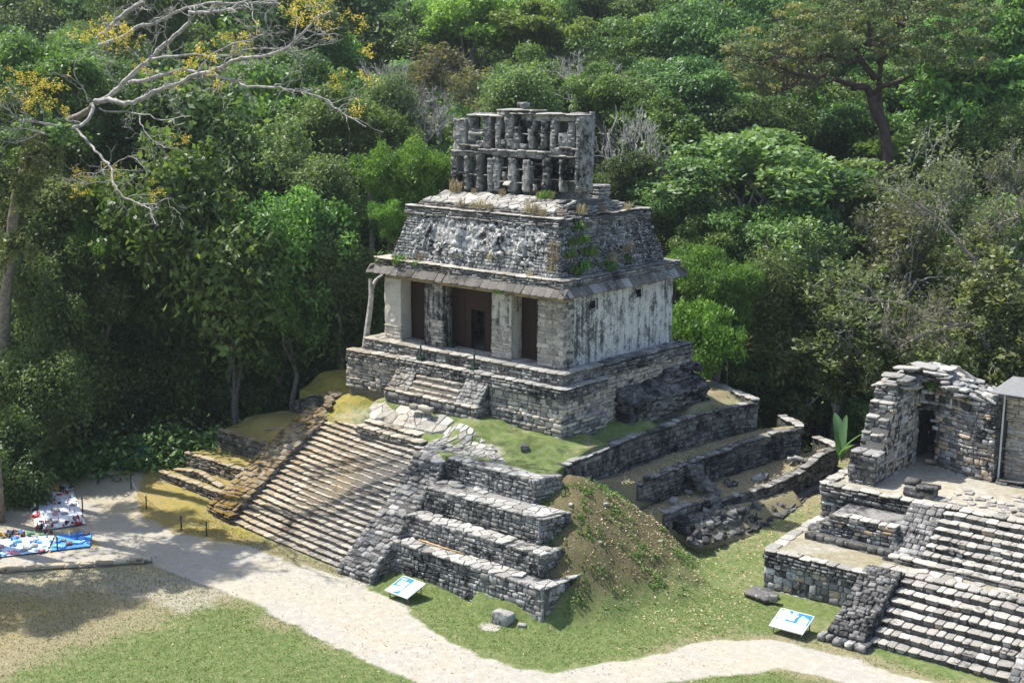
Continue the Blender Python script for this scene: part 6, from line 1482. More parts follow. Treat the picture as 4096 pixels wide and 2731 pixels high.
def tree(kind, vx, vy, rpx, dist, label=None, group=None, sz=None):
    P = unproj(vx, vy, dist); r_ = rpx*4096/2352*dist/FPX*(1.12 if kind in ('layer', 'bare', 'bareleaf', 'yellow', 'lime') else 1.25); g = float(ground_z(P[0], P[1]))
    i = cnt.get(kind, 0); cnt[kind] = i+1; pr = PT[kind][i % len(PT[kind])]
    zs = r_*(sz or {'bare': .8, 'bareleaf': .95, 'yellow': .75, 'scrub': .85, 'scrubgreen': .85, 'layer': .8, 'lime': .95, 'mango': 1.15}.get(kind, R(1.1, 1.45)))
    base = P[2]-2.0*zs
    t = thing({'dark': 'dark_tree', 'mid': 'leafy_tree', 'lime': 'lime_tree', 'mango': 'glossy_tree', 'vine': 'vine_tree', 'wall': 'tall_tree', 'wallmid': 'tall_tree', 'olive': 'thicket_tree', 'layer': 'layered_tree', 'bare': 'bare_tree', 'bareleaf': 'bare_tree', 'yellow': 'yellowing_tree'}.get(kind, 'scrub_tree'),
              label or KINDLB[kind]+' packed among others in the forest', 'tree', (P[0], P[1], base), group)
    t.scale = (r_*R(.95, 1.25), r_*R(.95, 1.25), zs); t.rotation_euler = (0, 0, R(0, 6.28))
    for nm, me in pr:
        o = bpy.data.objects.new(nm, me); link(o); o.parent = t
    if base > g+.3:    # foot on the ground: lengthen the trunk down the slope
        o = bpy.data.objects.new('trunk_foot', tube_mesh('trunk_foot', [(0, 0, (g-base)/zs-.1), (0, 0, .05)], [.058, .05], 'bark')); link(o); o.parent = t
    return t
TREES = [
 # far hillside
 ('lime', 1090, 50, 150, 116, 'big lime-green tree at the top of the hillside above the roof comb'), ('lime', 1250, 70, 110, 113, 'lime-green tree right beside the biggest lime one above the roof comb'), ('lime', 1530, 75, 85, 117, 'smaller lime-green tree on the hillside, right of the dark gap'), ('lime', 1510, 170, 60, 110, 'light green tree low on the slope right of the roof comb'),
 ('dark', 880, 60, 120, 122, 'dark tree on the hill crest left of the lime-green trees'), ('dark', 1420, 60, 80, 122, 'dark tree filling the gap between the lime-green trees'), ('dark', 1640, 90, 120, 112, 'blue-green dark tree on the slope left of the red-trunked tree'), ('dark', 1760, 30, 110, 124, 'dark tree at the top edge behind the red-trunked tree'),
 ('mid', 540, 60, 120, 112, 'mid-green tree behind the flowering branches at the top'), ('mid', 690, 70, 110, 116, 'mid-green tree behind the tips of the flowering branches'), ('mid', 340, 60, 110, 102, 'mid-green tree behind the thick flowering limbs'), ('mid', 2280, 90, 120, 104, 'mid-green tree in the top right corner'), ('mid', 2240, 230, 130, 98, 'mid-green tree at the right edge below the corner'),
 ('dark', 1600, 250, 110, 102, 'dark tree on the slope below the blue-green one'), ('dark', 1790, 290, 120, 100, 'dark tree in the shade under the spreading red-trunked crown'), ('dark', 1930, 310, 100, 101, 'dark tree just behind the red-brown trunk'), ('mid', 2130, 340, 110, 96, 'mid-green tree right of the red-brown trunk'), ('lime', 2030, 340, 55, 94, 'bright sapling lit behind the red-brown trunk'), ('mid', 2330, 330, 90, 92, 'mid-green tree cut by the right edge'),
 # middle slope
 ('vine', 1240, 225, 92, 82, 'domed tree smothered in vines right behind the roof comb'), ('bare', 890, 210, 95, 98, 'leafless grey tree left of the yellowing trees'), ('bare', 970, 250, 70, 93, 'leafless tree just left of the roof comb'), ('yellow', 1010, 180, 95, 100, 'sparse yellowing tree left above the roof comb'), ('yellow', 1090, 210, 70, 97, 'second yellowing tree above the roof comb'), ('bare', 1330, 180, 75, 100, 'leafless twigs reaching up right of the vine dome'), ('bare', 1470, 330, 95, 84, 'leafless grey tree right of the roof comb'),
 ('mid', 1410, 240, 80, 95, 'mid-green tree between vine dome and bare tree'), ('mid', 1540, 330, 75, 90, 'mid-green tree behind the bare tree right of the comb'), ('dark', 1430, 420, 70, 84, 'dark tree at the right foot of the roof comb'), ('vine', 1480, 250, 70, 96, 'vine-hung tree up the slope behind the bare one'), ('dark', 1530, 460, 70, 82, 'dark tree tucked behind the temple roof edge'),
 ('layer', 1740, 400, 180, 82, 'broad flat-layered tree right of the temple'), ('layer', 1900, 420, 130, 84, 'second flat-layered tree, partly behind the broad one'), ('mid', 1640, 540, 80, 80, 'mid-green tree under the broad layered tree'), ('dark', 1800, 560, 110, 80, 'dark shade tree under the broad layered crown'),
 ('bareleaf', 2150, 440, 130, 78, 'tall thin pale-trunked tree with sparse leaves at the right'), ('bareleaf', 2050, 560, 110, 76, 'leaning grey-branched tree below the pale-trunked one'), ('scrubgreen', 2290, 570, 110, 74, 'tangled green scrub tree at the right edge'), ('bareleaf', 2310, 420, 80, 80, 'grey-twigged tree against the right edge'),
 ('mango', 1630, 640, 82, 73, 'bright glossy tree just right of the temple wall'), ('mango', 1655, 770, 108, 71, 'bright glossy tree right of the temple plinth'), ('scrubgreen', 1850, 610, 110, 75, 'vine-tangled green thicket right of the bright glossy trees'), ('vine', 1800, 690, 100, 73, 'vine-covered tree in the thicket behind the curved walls'), ('scrubgreen', 1930, 720, 120, 72, 'green scrub above the big banana plant'), ('scrub', 2030, 640, 130, 73, 'dry tangled scrub left of the long grey limb'), ('scrub', 2200, 690, 140, 71, 'dry tangled scrub behind the ruined chamber'), ('scrub', 2310, 760, 120, 69, 'dry scrub at the right edge over the shelter roof'),
 ('olive', 1830, 810, 100, 74, 'olive thicket behind the banana leaves of the upper lawn'), ('olive', 1950, 850, 100, 73.5, 'olive thicket just behind the big banana plant'), ('olive', 2060, 800, 110, 72, 'olive thicket left above the ruined chamber'), ('olive', 2180, 830, 100, 69, 'olive thicket right above the ruined chamber'), ('dark', 1700, 860, 70, 74, 'dark tree behind the far edge of the upper lawn'), ('dark', 1830, 930, 80, 74, 'dark thicket low behind the curved walls'), ('olive', 2330, 860, 100, 68, 'olive thicket behind the shelter roof'), ('dark', 2010, 940, 80, 73, 'dark thicket between banana plant and ruined chamber'),
 # left-centre slope
 ('mid', 700, 230, 105, 94, 'mid-green tree above the left forest wall'), ('mid', 790, 310, 95, 86, 'mid-green tree left of the bright glossy trees'), ('vine', 850, 250, 80, 92, 'vine-hung tree left behind the roof comb'), ('mango', 950, 420, 92, 76, 'bright glossy tree left of the roof comb'), ('mango', 905, 505, 50, 74, 'small bright glossy tree above the temple eave, left'), ('mid', 620, 330, 110, 88, 'mid-green tree behind the big vine-draped one'),
 ('vine', 440, 330, 170, 80, 'huge vine-draped tree behind the flowering branches'), ('vine', 590, 420, 130, 78, 'vine-draped tree right of the huge one'), ('dark', 300, 350, 130, 79, 'dark tree behind the left flowering branches'), ('vine', 740, 440, 100, 77, 'vine-draped tree left of the temple frieze'), ('vine', 780, 580, 80, 74, 'grey-green vine curtain beside the temple eave'),
 ('wallmid', 530, 590, 165, 73, 'tall broad green tree in the middle of the left forest wall'), ('wallmid', 670, 620, 110, 73.5, 'tall green tree toward the temple in the left forest wall'), ('mango', 175, 480, 95, 72, 'bright glossy tree near the grey trunk at the left'), ('mango', 230, 590, 80, 72, 'lower bright glossy tree in the left forest wall'),
 ('wall', 110, 720, 140, 75, 'dark draped tree beside the grey trunk at the left'), ('wall', 260, 780, 140, 77, 'dark draped tree second from the left in the forest wall'), ('wall', 430, 790, 140, 78, 'dark draped tree in the centre of the forest wall'), ('wall', 610, 790, 130, 79, 'dark draped tree left of the temple plinth'), ('wall', 750, 750, 90, 77, 'dark draped tree nearest the temple plinth'), ('wall', 700, 870, 90, 80, 'dark draped tree low behind the left shoulder'), ('wall', 560, 900, 100, 82, 'dark draped tree behind the left terraces'), ('wall', 340, 930, 110, 77, 'dark draped tree over the shaded path end'), ('wall', 160, 970, 110, 73, 'dark draped tree above the vendor sheets'), ('vine', 25, 900, 110, 68, 'dark draped tree at the left edge over the vendor sheets'), ('wall', 10, 1075, 75, 65, 'low dark shrub tree at the left edge by the seated person'),
 ('wall', 130, 660, 85, 70.5, 'dark crown leaning forward beside the grey trunk'), ('wallmid', 330, 670, 95, 76, 'mid-green crown jutting from the middle of the left forest wall'), ('wall', 480, 740, 85, 77, 'vine-hung crown jutting low from the left forest wall'), ('wallmid', 640, 760, 75, 75, 'mid-green crown hanging toward the left shoulder'), ('wall', 240, 870, 75, 77, 'small dark tree in the shade of the forest wall'), ('wallmid', 420, 880, 70, 78, 'small green tree catching light in the shaded forest wall'), ('mid', 100, 150, 130, 77, 'leafy vine-laden crown in the upper left corner'), ('mid', 60, 330, 110, 74, 'leafy crown around the grey trunk, upper left'), ('olive', 70, 470, 90, 72, 'brownish leafy tangle on the grey trunk at the left'), ('dark', 210, 210, 100, 88, 'dark tree behind the upper left crown'), ('mid', 480, 190, 100, 100, 'mid-green tree between the flowering limbs'),
]
ROWS = [(70, 'on the crest of the wooded slope'), (190, 'high on the wooded slope'), (330, 'midway up the wooded slope'), (480, 'low on the wooded slope'), (750, 'in the shaded forest interior'), (9999, 'at the dark foot of the forest')]
COLS = [(130, 'at the left edge'), (330, 'behind the flowering limbs'), (560, 'behind the flowering branch tips'), (760, 'behind the left forest wall'), (960, 'left of the roof comb'), (1200, 'behind the roof comb'), (1400, 'just right of the roof comb'), (1560, 'above the temple right roof edge'), (1740, 'behind the flat-layered tree'), (1900, 'under the red-trunked crown'), (2080, 'behind the red-brown trunk'), (2240, 'above the ruined chamber'), (9999, 'at the right edge')]
def filler_label(vx, vy): return 'dark forest tree '+next(n for l, n in ROWS if vy < l)+' '+next(n for l, n in COLS if vx < l)
def filler(kind, vx, vy, r_, d): tree(kind, vx, vy, r_, d, filler_label(vx, vy), 'dark trees '+filler_label(vx, vy)[17:])
for a in TREES: tree(a[0], a[1], a[2], a[3], a[4], a[5], 'trees of the surrounding forest')
for gx in range(-60, 2420, 105):
    for gy in range(-30, 520, 95):
        if random.random() < .78: filler(random.choice(('dark', 'mid', 'vine')), gx+R(-45, 45), gy+R(-40, 40), R(75, 105), np.interp(gy, [0, 200, 500], [128, 112, 94])+R(0, 6))
for vx in range(-40, 860, 85):
    filler('wall', vx+R(-30, 30), R(620, 700), R(85, 110), R(77, 80)); filler('wall', vx+R(-30, 30), R(900, 960), R(80, 100), R(76, 79))
for vx in range(1560, 2420, 85):
    filler('dark', vx+R(-30, 30), R(560, 640), R(80, 105), R(80, 84)); filler('dark', vx+R(-30, 30), R(760, 900), R(80, 100), R(75, 78))
# trees standing left of the frame whose shade falls on the lower-left ground and the path
def tree_at(kind, i, x, y, zc, r_, label):
    g = float(ground_z(x, y)); zs = r_*.9; base = zc-2*zs
    t = thing('leafy_tree', label, 'tree', (x, y, base), 'trees outside the left edge'); t.scale = (r_, r_, zs); t.rotation_euler = (0, 0, R(0, 6.28))
    for nm, me in PT[kind][i % len(PT[kind])]: o = bpy.data.objects.new(nm, me); link(o); o.parent = t
    o = bpy.data.objects.new('trunk_foot', tube_mesh('trunk_foot', [(0, 0, (g-base)/zs-.1), (0, 0, .05)], [.1, .09], 'bark')); link(o); o.parent = t
tree_at('scrubgreen', 0, -22.3, -19.6, 13, 3.8, 'leafy tree outside the left edge shading the dirt below the kerb'); tree_at('mid', 1, -21.3, -22.6, 13, 2.9, 'leafy tree outside the left edge shading the dry lower-left lawn'); tree_at('vine', 1, -23.6, -25.0, 13.5, 3.4, 'leafy tree outside the left edge near the lower corner')
tree_at('scrubgreen', 1, -28.3, -15.2, 13.5, 2.8, 'leafy tree outside the left edge shading the path bend'); tree_at('vine', 0, -32.6, -13.4, 12.5, 2.4, 'leafy tree outside the left edge shading the white vendor sheet'); tree_at('yellow', 0, -21.2, -16.6, 15.5, 2.6, 'thin open tree outside the left edge dappling the path')
# --- the big flowering tree whose bare limbs reach across the top left
fl_ = thing('flowering_tree', 'big nearly leafless tree with grey limbs and yellow blossom reaching across the upper left', 'tree', tuple(unproj(8, 1120, 66)))
S = 1.568/1.7415*1.0
def Lp(pts, d0, d1):   # photo crop points to limbs running from depth d0 to d1
    n_ = len(pts); return np.array([unproj(x/1.568/1.7415, y/1.568/1.7415, d0+(d1-d0)*i/max(n_-1, 1)) for i, (x, y) in enumerate(pts)])
def smooth_line(p, k_=4):
    q = []
    for i in range(len(p)-1):
        p0, p1, p2, p3 = p[max(i-1, 0)], p[i], p[i+1], p[min(i+2, len(p)-1)]
        for t in np.linspace(0, 1, k_+1)[:-1]: q.append(.5*(2*p1+(p2-p0)*t+(2*p0-5*p1+4*p2-p3)*t*t+(3*p1-p0-3*p2+p3)*t**3))
    q.append(p[-1]); return np.array(q)
LIMBS = [([(600, 650), (720, 580), (840, 460), (950, 370), (1015, 290), (1100, 230), (1185, 140), (1200, 85), (1300, 85), (1410, 65), (1560, 5)], 62, 60, .17, .06),
 ([(590, 640), (690, 625), (760, 650), (860, 630), (1000, 560), (1100, 535), (1230, 470), (1380, 430), (1480, 380), (1620, 355), (1780, 310), (1900, 220), (1975, 120), (2080, 70)], 62, 57, .17, .04),
 ([(810, 520), (960, 490), (1150, 440), (1270, 465), (1420, 490), (1560, 545), (1760, 555), (1880, 580), (2030, 620), (2130, 690), (2300, 800)], 61.5, 56, .13, .02),
 ([(620, 290), (780, 230), (850, 180), (960, 150), (1080, 90), (1250, 30), (1420, 20), (1600, 20), (1760, 25)], 64, 60, .15, .03),
 ([(610, 245), (660, 200), (740, 120), (850, 40), (930, -20)], 65, 63, .14, .12),
 ([(585, 655), (560, 740), (480, 800), (360, 790), (250, 770), (130, 750), (0, 650)], 62, 58, .12, .025),
 ([(480, 810), (560, 900), (640, 1000), (700, 1060), (710, 1140), (770, 1230), (870, 1280), (940, 1310), (972, 1410)], 61.5, 56, .085, .02),
 ([(620, 690), (780, 705), (900, 720), (1050, 750), (1200, 730)], 62, 59, .06, .015), ([(875, 725), (890, 800), (960, 880), (1030, 920), (1110, 930)], 60, 58, .04, .012),
 ([(480, 840), (380, 865), (250, 830), (130, 800), (0, 810)], 61.5, 58, .06, .02), ([(240, 840), (130, 890), (0, 880)], 60, 58, .04, .015),
 ([(950, 380), (1020, 360), (1200, 340), (1300, 350), (1450, 345), (1620, 300), (1780, 310), (1850, 322), (2000, 290), (2150, 255)], 61, 57, .08, .015), ([(1240, 465), (1300, 370), (1420, 290), (1600, 240), (1680, 190), (1650, 110)], 60, 58, .06, .015), ([(1580, 30), (1590, 110), (1640, 190)], 60, 59, .04, .012),
 ([(700, 1130), (600, 1150), (480, 1140), (400, 1125)], 59, 58, .03, .01), ([(690, 1030), (620, 1080), (570, 1090)], 59, 58, .025, .01), ([(700, 1050), (810, 980), (910, 1045)], 59, 57, .03, .01), ([(880, 1280), (980, 1270), (1080, 1235)], 57, 56, .03, .01), ([(560, 640), (520, 560), (470, 470), (480, 380), (560, 320)], 62, 60, .05, .012), ([(800, 560), (700, 480), (650, 400), (590, 340)], 61, 60, .04, .012), ([(940, 480), (870, 360), (800, 290), (720, 200), (720, 60)], 61, 60, .045, .012),
 ([(600, 650), (540, 700), (430, 760), (330, 860), (230, 960), (150, 1060), (90, 1300), (60, 1600), (30, 2000), (14, 2500), (10, 3050)], 62, 71, .13, .36)]
TB = []; tips = []
for pts, d0, d1_, ra, rb_ in LIMBS:
    p = smooth_line(Lp(pts, d0, d1_)); p = p+rs.normal(size=p.shape)*.03; TB.append((p, np.linspace(ra*.8 if rb_ < ra else ra, rb_, len(p)), 7))
    if rb_ < ra:
        for k_ in range(len(p)//2):     # side twigs
            i = rs.randint(len(p)//4, len(p)-1); d = unit(p[min(i+1, len(p)-1)]-p[i]); T2 = []
            branches(2, p[i], unit(d+rs.normal(size=3)*.7), rs.uniform(.35, .95), max(.014, ra*.22), T2, tips, .6, .12, (1, 3), .62, .007, .1); TB += T2
bole = next(i for i, q in enumerate(TB) if len(q[0]) == 41 and q[1][0] < q[1][-1]); tb_ = TB.pop(bole); ob('trunk', join_tubes('trunk', [tb_], 'bark'), fl_); ob('branches', join_tubes('branches', TB, 'palebark'), fl_)
for vx, vy, rr, dd, kk in ((95, 345, 50, 60.5, 'lf_olive'), (50, 430, 46, 61.5, 'lf_olive'), (130, 300, 30, 60.5, 'lf_vine'), (30, 560, 36, 62.5, 'lf_olive'), (45, 330, 40, 62, 'lf_vine')):
    c = unproj(vx, vy, dd); r_ = rr*1.7415*dd/FPX; cl = [(c+rs.normal(size=3)*r_*.5, np.array([1, 1, .9])*r_*rs.uniform(.25, .5)) for _ in range(14)]
    ob('clinging_foliage', crown_mesh('clinging_foliage', cl, kk, 700, .11, .5, .3, .4, .6), fl_)
FLW = [(620, 185, 60), (740, 190, 70), (500, 250, 55), (670, 245, 50), (815, 245, 50), (110, 465, 50), (190, 510, 60), (200, 590, 70), (265, 640, 60), (20, 580, 60), (300, 530, 50), (380, 510, 45), (170, 660, 50), (1400, 275, 55), (1560, 210, 60), (1320, 395, 60), (1230, 340, 60), (1960, 70, 95), (1890, 40, 90), (1800, 50, 80), (2080, 160, 70), (2010, 20, 80), (490, 1110, 60), (980, 1200, 45), (2240, 660, 60), (1145, 880, 40), (910, 420, 40), (1140, 470, 40), (1360, 510, 45), (700, 1070, 50), (400, 690, 40), (1500, 310, 50), (2250, 140, 55), (2310, 300, 50), (2120, 500, 60), (2290, 490, 50), (560, 1120, 50), (500, 1190, 40), (1190, 390, 40), (750, 250, 40)]
PP = []
for x, y, r_ in FLW:
    c = unproj(x/1.568/1.7415, y/1.568/1.7415, rs.uniform(57.5, 61)); rr = r_/1.568*58/FPX; n_ = int(3.2*r_)
    st_ = rs.normal(size=(9, 3))*rr*.62; q = st_[rs.randint(0, 9, n_)]+rs.normal(size=(n_, 3))*rr*.22; PP.append(c+q)
PP = np.concatenate(PP); v, f, t = leaves(PP, rs.normal(size=PP.shape)+np.array([0, 0, .8]), .042, .6)
ob('blossom', mesh_np('blossom', v, f, M['flower'], False, [('tint', 'POINT', t)]), fl_)
# --- the red-trunked spreading tree at the upper right
gp = lambda pts, d0, d1_: np.array([unproj((2600+x/1.5682)/1.7415, (y/1.5682)/1.7415, d0+(d1_-d0)*i/max(len(pts)-1, 1)) for i, (x, y) in enumerate(pts)])
gl = [([(1490, 970), (1480, 880), (1460, 790), (1410, 700), (1385, 600)], 92, 92, .42, .30), ([(1460, 790), (1440, 650), (1435, 540), (1450, 380)], 92, 93, .27, .17), ([(1390, 610), (1350, 545), (1270, 555)], 92, 91, .28, .22), ([(1350, 545), (1230, 525), (1110, 480), (1030, 500)], 91.5, 89, .21, .1), ([(1390, 600), (1450, 550), (1530, 520), (1640, 480)], 92, 90, .23, .1), ([(1420, 500), (1330, 390), (1290, 300), (1250, 210), (1150, 200)], 92.5, 92, .24, .1), ([(1300, 390), (1120, 350), (960, 350), (860, 280)], 92, 90, .2, .07), ([(1030, 490), (900, 460), (780, 410), (620, 400)], 89, 88, .14, .05), ([(930, 500), (860, 560), (740, 600)], 89, 88, .09, .03), ([(1440, 400), (1500, 290), (1560, 170), (1700, 40)], 93, 95, .25, .1), ([(1560, 170), (1600, 150), (1760, 60), (1860, -20)], 94, 95, .18, .08), ([(1380, 200), (1370, 100), (1400, -30)], 93, 93, .15, .08), ([(1460, 20), (1500, 110), (1600, 170)], 93, 93, .14, .1)]
rg = thing('red_trunked_tree', 'spreading tree with a forked red-brown trunk and orange-tinged leaves, upper right', 'tree', tuple(gp([(1490, 960)], 92, 92)[0]-np.array([0, 0, 1.5])))
TB = []; 
for pts, d0, d1_, ra, rb_ in gl:
    p = smooth_line(gp(pts, d0, d1_)); TB.append((p, np.linspace(ra, rb_, len(p)), 8))
b0 = gp([(1490, 960)], 92, 92)[0]; TB.append((np.array([b0-np.array([0, 0, 2.0]), b0]), [.5, .42], 8))
tp = []
for pts, d0, d1_, ra, rb_ in gl[3:12]:
    p = smooth_line(gp(pts, d0, d1_))
    for k_ in range(7):
        i = rs.randint(len(p)//3, len(p)); T2 = []; branches(3, p[min(i, len(p)-1)], unit(rs.normal(size=3)*np.array([1, 1, .5])+np.array([0, 0, .5])), rs.uniform(.6, 1.3), .06, T2, tp, .6, .15, (2, 3), .62, .012, .1); TB += T2
ob('trunk', join_tubes('trunk', TB, 'redbark'), rg)
cl = []; cy_ = []
for i in range(420):
    x = rs.uniform(470, 2150); cxn = (x-1400)/900; top = 60*cxn+0; lo = np.interp(x, [470, 700, 1000, 1300, 1700, 2150], [420, 600, 560, 480, 460, 430]); up_ = np.interp(x, [470, 700, 900, 1300, 2150], [300, 150, -20, -120, -60])
    y = rs.uniform(up_, lo); c = gp([(x, y)], rs.uniform(87, 97), 0)[0]
    if y > 380 and 1150 < x < 1600: continue
    (cy_ if (x < 1000 and rs.rand() < .42) or rs.rand() < .08 else cl).append((c, np.array([.62, .62, .30])*rs.uniform(.5, 1.2)))
c1 = crown_mesh('crown', cl, 'lf_olive', 330, .13, .5, .2, .4); M2 = mat_leaf('dull_green_leaves', (.06, .085, .038), (.16, .18, .075)); c1.materials.clear(); c1.materials.append(M2); ob('crown', c1, rg)
ob('yellow_foliage', crown_mesh('yellow_foliage', cy_, 'lf_yellow', 300, .13, .5, .2, .4), rg)
# leaning tree with a forked white bole at the left of the temple, and long limbs at the right
wt_ = thing('slender_tree', 'slender white-barked forked trunk leaning beside the temple left corner', 'tree', tuple(unproj(838, 800, 70)))
p1 = np.array([unproj(x, y, 69) for x, y in ((835, 830), (843, 760), (851, 700), (853, 665))]); p2 = np.array([unproj(x, y, 69+q) for x, y, q in ((853, 668, 0), (862, 645, .3), (878, 632, .8))]); p3 = np.array([unproj(x, y, 69) for x, y in ((852, 668), (851, 640))])
ob('trunk', join_tubes('trunk', [(smooth_line(p1), np.linspace(.17, .13, 13), 8), (smooth_line(p2), np.linspace(.11, .06, 9), 7), (p3, [.12, .1], 7)], 'palebark'), wt_)
gl_ = thing('leaning_tree', 'long dark leaning limbs of a grey tree above the ruined chamber', 'tree', tuple(unproj(2360, 790, 68))); TB = []; tp = []
for pts, d0, d1_, ra, rb_ in (([(2370, 780), (2300, 745), (2200, 745), (2130, 735), (2080, 700), (2010, 690)], 68, 66, .15, .03), ([(2370, 740), (2330, 690), (2290, 640), (2230, 590), (2190, 540), (2140, 490), (2060, 440)], 69, 70, .19, .04), ([(2200, 745), (2120, 770), (2060, 800)], 67, 66, .07, .02), ([(2250, 600), (2290, 520), (2340, 500)], 70, 70, .1, .04)):
    p = smooth_line(np.array([unproj(x, y, d0+(d1_-d0)*i/(len(pts)-1)) for i, (x, y) in enumerate(pts)])); TB.append((p, np.linspace(ra, rb_, len(p)), 7))
    for k_ in range(16):
        i = rs.randint(len(p)//4, len(p)); T2 = []; branches(3, p[min(i, len(p)-1)], unit(rs.normal(size=3)+np.array([-.3, -.2, .2])), rs.uniform(.5, 1.0), .035, T2, tp, .55, .05, (2, 3), .62, .009, .1); TB += T2
ob('trunk', join_tubes('trunk', TB, 'bark'), gl_)
tp = np.array(tp); P = tp[rs.randint(0, len(tp), 2600)]+rs.normal(size=(2600, 3))*.2; v, f, t = leaves(P, rs.normal(size=P.shape)+np.array([0, 0, .7]), .10, .5); ob('crown', mesh_np('crown', v, f, M['lf_grey'], False, [('tint', 'POINT', t)]), gl_)
# --- banana plants
def banana(label, base, fronds):
    t = thing('banana_plant', label, 'plant', base)
    for (az, ln, wd, lean) in fronds:
        n_ = 12; V = []; F = []; a = Vector((math.cos(az), math.sin(az), 0)); b = Vector((-math.sin(az), math.cos(az), 0)); tn = []
        for i in range(n_+1):
            q = i/n_; out = a*(lean*ln*q**1.8); p = Vector(base)+out+UP*(ln*(q-.28*lean*q**3)); w_ = wd*max(.04, math.sin(math.pi*min(1, .1+q*.9))**.6)*(q > .12)+.03
            for s_ in (-1, -.5, 0, .5, 1): V.append(p+b*(w_*s_)+a*(-.22*w_*abs(s_))+UP*(.10*w_*abs(s_))+b*(R(-.02, .02)*abs(s_))); tn.append(.35+.3*(s_ == 0)+R(-.1, .1))
            if i:
                o = (i-1)*5; F += [(o+k_, o+k_+1, o+k_+6, o+k_+5) for k_ in range(4)]
        ob('frond', mesh_np('frond', np.array([v[:] for v in V]), np.array(F), M['banana'], True, [('tint', 'POINT', tn)]), t)
q = unproj(1932, 1062, 65.5); banana('big banana plant with two upright broad fronds beyond the curved walls', (q[0], q[1], q[2]), [(2.5, 2.6, .30, .38), (1.2, 2.5, .26, .08), (.1, 2.0, .24, .55), (-.5, 1.5, .2, .7)])
q = unproj(1722, 905, 73); banana('banana plant with a single upright leaf behind the far lawn edge', (q[0], q[1], q[2]-1.5), [(.9, 3.0, .28, .25), (0, 2.0, .25, .6)])
q = unproj(1650, 885, 72); banana('small banana plant peeping over the far lawn edge', (q[0], q[1], q[2]-1.2), [(2.6, 1.8, .2, .5), (.5, 1.2, .15, .7)])
# --- tufts and weeds on the masonry
def tuft(n_, h, spread, wdt=.012):
    V, F, T = [], [], []
    for i in range(n_):
        a = R(0, 6.28); b = R(0, 6.28); r_ = spread*random.random()**.7; p = Vector((math.cos(a)*r_, math.sin(a)*r_, 0)); hh = h*R(.5, 1.2); d = Vector((math.cos(b), math.sin(b), 0))*hh*R(.15, .7); s_ = Vector((-math.sin(b), math.cos(b), 0))*wdt*R(.8, 1.6)
        o = len(V); V += [p-s_, p+s_, p+d*.35+UP*hh*.6+s_*.8, p+d*.35+UP*hh*.6-s_*.8, p+d+UP*hh*.82]; F += [(o, o+1, o+2, o+3)]; F += [(o+3, o+2, o+4, o+4)]; T += [random.random()]*5
    return V, F, T
def tuft_mesh(n_, h, spread, mat, wdt=.012):
    V, F, T = tuft(n_, h, spread, wdt); me = mesh_from('tuft', V, [tuple(dict.fromkeys(f)) for f in F], M[mat]); a = me.attributes.new('tint', 'FLOAT', 'POINT'); a.data.foreach_set('value', np.array(T, np.float32)); return me
DG = [tuft_mesh(46, .48, .26, 'drygrass', .009) for _ in range(3)]; GGs = [tuft_mesh(80, .32, .3, 'weed', .02) for _ in range(3)]
for i, (x, y, z, s_) in enumerate(((-7.3, 1.0, 6.95, 1.2), (-6.4, .95, 6.95, 1.0), (-5.9, .95, 6.95, 1.3), (-5.4, 1.0, 6.95, 1.0), (-3.0, 1.0, 6.95, 1.5), (-2.5, 1.0, 6.95, 1.4), (-2.0, .9, 6.85, 1.0), (-1.3, 1.3, 6.8, 1.2), (-1.1, 2.6, 6.9, 1.3), (-9.1, 2.5, 7.45, 1.7), (-8.9, 2.4, 7.45, 1.3), (-5.9, 2.5, 7.45, 1.0), (-3.6, 2.5, 7.45, .9), (-2.9, 2.6, 7.5, .9), (-7.8, 2.5, 7.45, .8), (-1.0, 4.2, 6.85, 1.2), (-.95, 6.2, 6.85, 1.0),
                                  (-.85, .35, 4.9, 1.5), (-1.0, .5, 5.4, 1.2), (-1.0, .25, 4.4, 1.3), (-4.7, .3, 4.6, 1.2), (-9.2, .1, 4.2, 1.0), (-1.9, -.2, 4.15, .8), (-.2, 5.2, 4.9, 1.4), (-.15, 4.0, 4.6, 1.2), (-3.3, -.35, 3.9, .9))):
    o = ob('dry_grass_tuft', DG[i % 3]); o.location = (x, y, z); o.scale = (s_*.8, s_*.8, s_); o.rotation_euler = (0, 0, R(0, 6)); wh = 'beside the roof comb foot' if y > 2.3 and z > 6.7 else 'along the front cornice ledge' if z > 6.7 else 'on the right sloping frieze' if x > -.5 else 'on the front sloping frieze'; tag(o, 'tuft of dry straw-coloured grass '+wh, 'grass', 'dry grass tufts '+wh)
for i, (x, y, z, s_) in enumerate(((-10.3, -.35, 4.05, 1.3), (-11.7, -.38, 3.9, .8), (-3.35, -.6, 3.3, .9), (-.45, 1.3, 4.3, 1.6), (-.5, 1.9, 4.4, 1.5), (-.6, 2.6, 5.0, 1.6), (-.8, 2.2, 5.6, 1.6), (-.35, 3.9, 4.3, 1.4), (-.95, 2.2, 6.2, 1.4), (-.7, 3.0, 4.4, 1.3), (-9.0, -.35, 4.0, .8), (-3.2, 2.55, 7.5, 1.4), (-.55, 5.6, 4.5, 1.1), (-.6, 1.2, 5.0, 1.4), (-.75, 1.5, 5.6, 1.2), (13.0, 10.9, -.6, 1.2), (14.6, 10.7, -.9, 1.0))):
    o = ob('fern_tuft', GGs[i % 3]); o.location = (x, y, z); o.scale = (s_, s_, s_); o.rotation_euler = (0, R(0, .6), R(0, 6)); wh = 'on the ruined chamber' if x > 5 else 'at the roof comb foot' if z > 7 else 'on the right sloping frieze' if y > 1 else 'on the front eave ledge'; tag(o, 'tuft of green fern and weeds rooted '+wh, 'plant', 'green weed tufts '+wh)
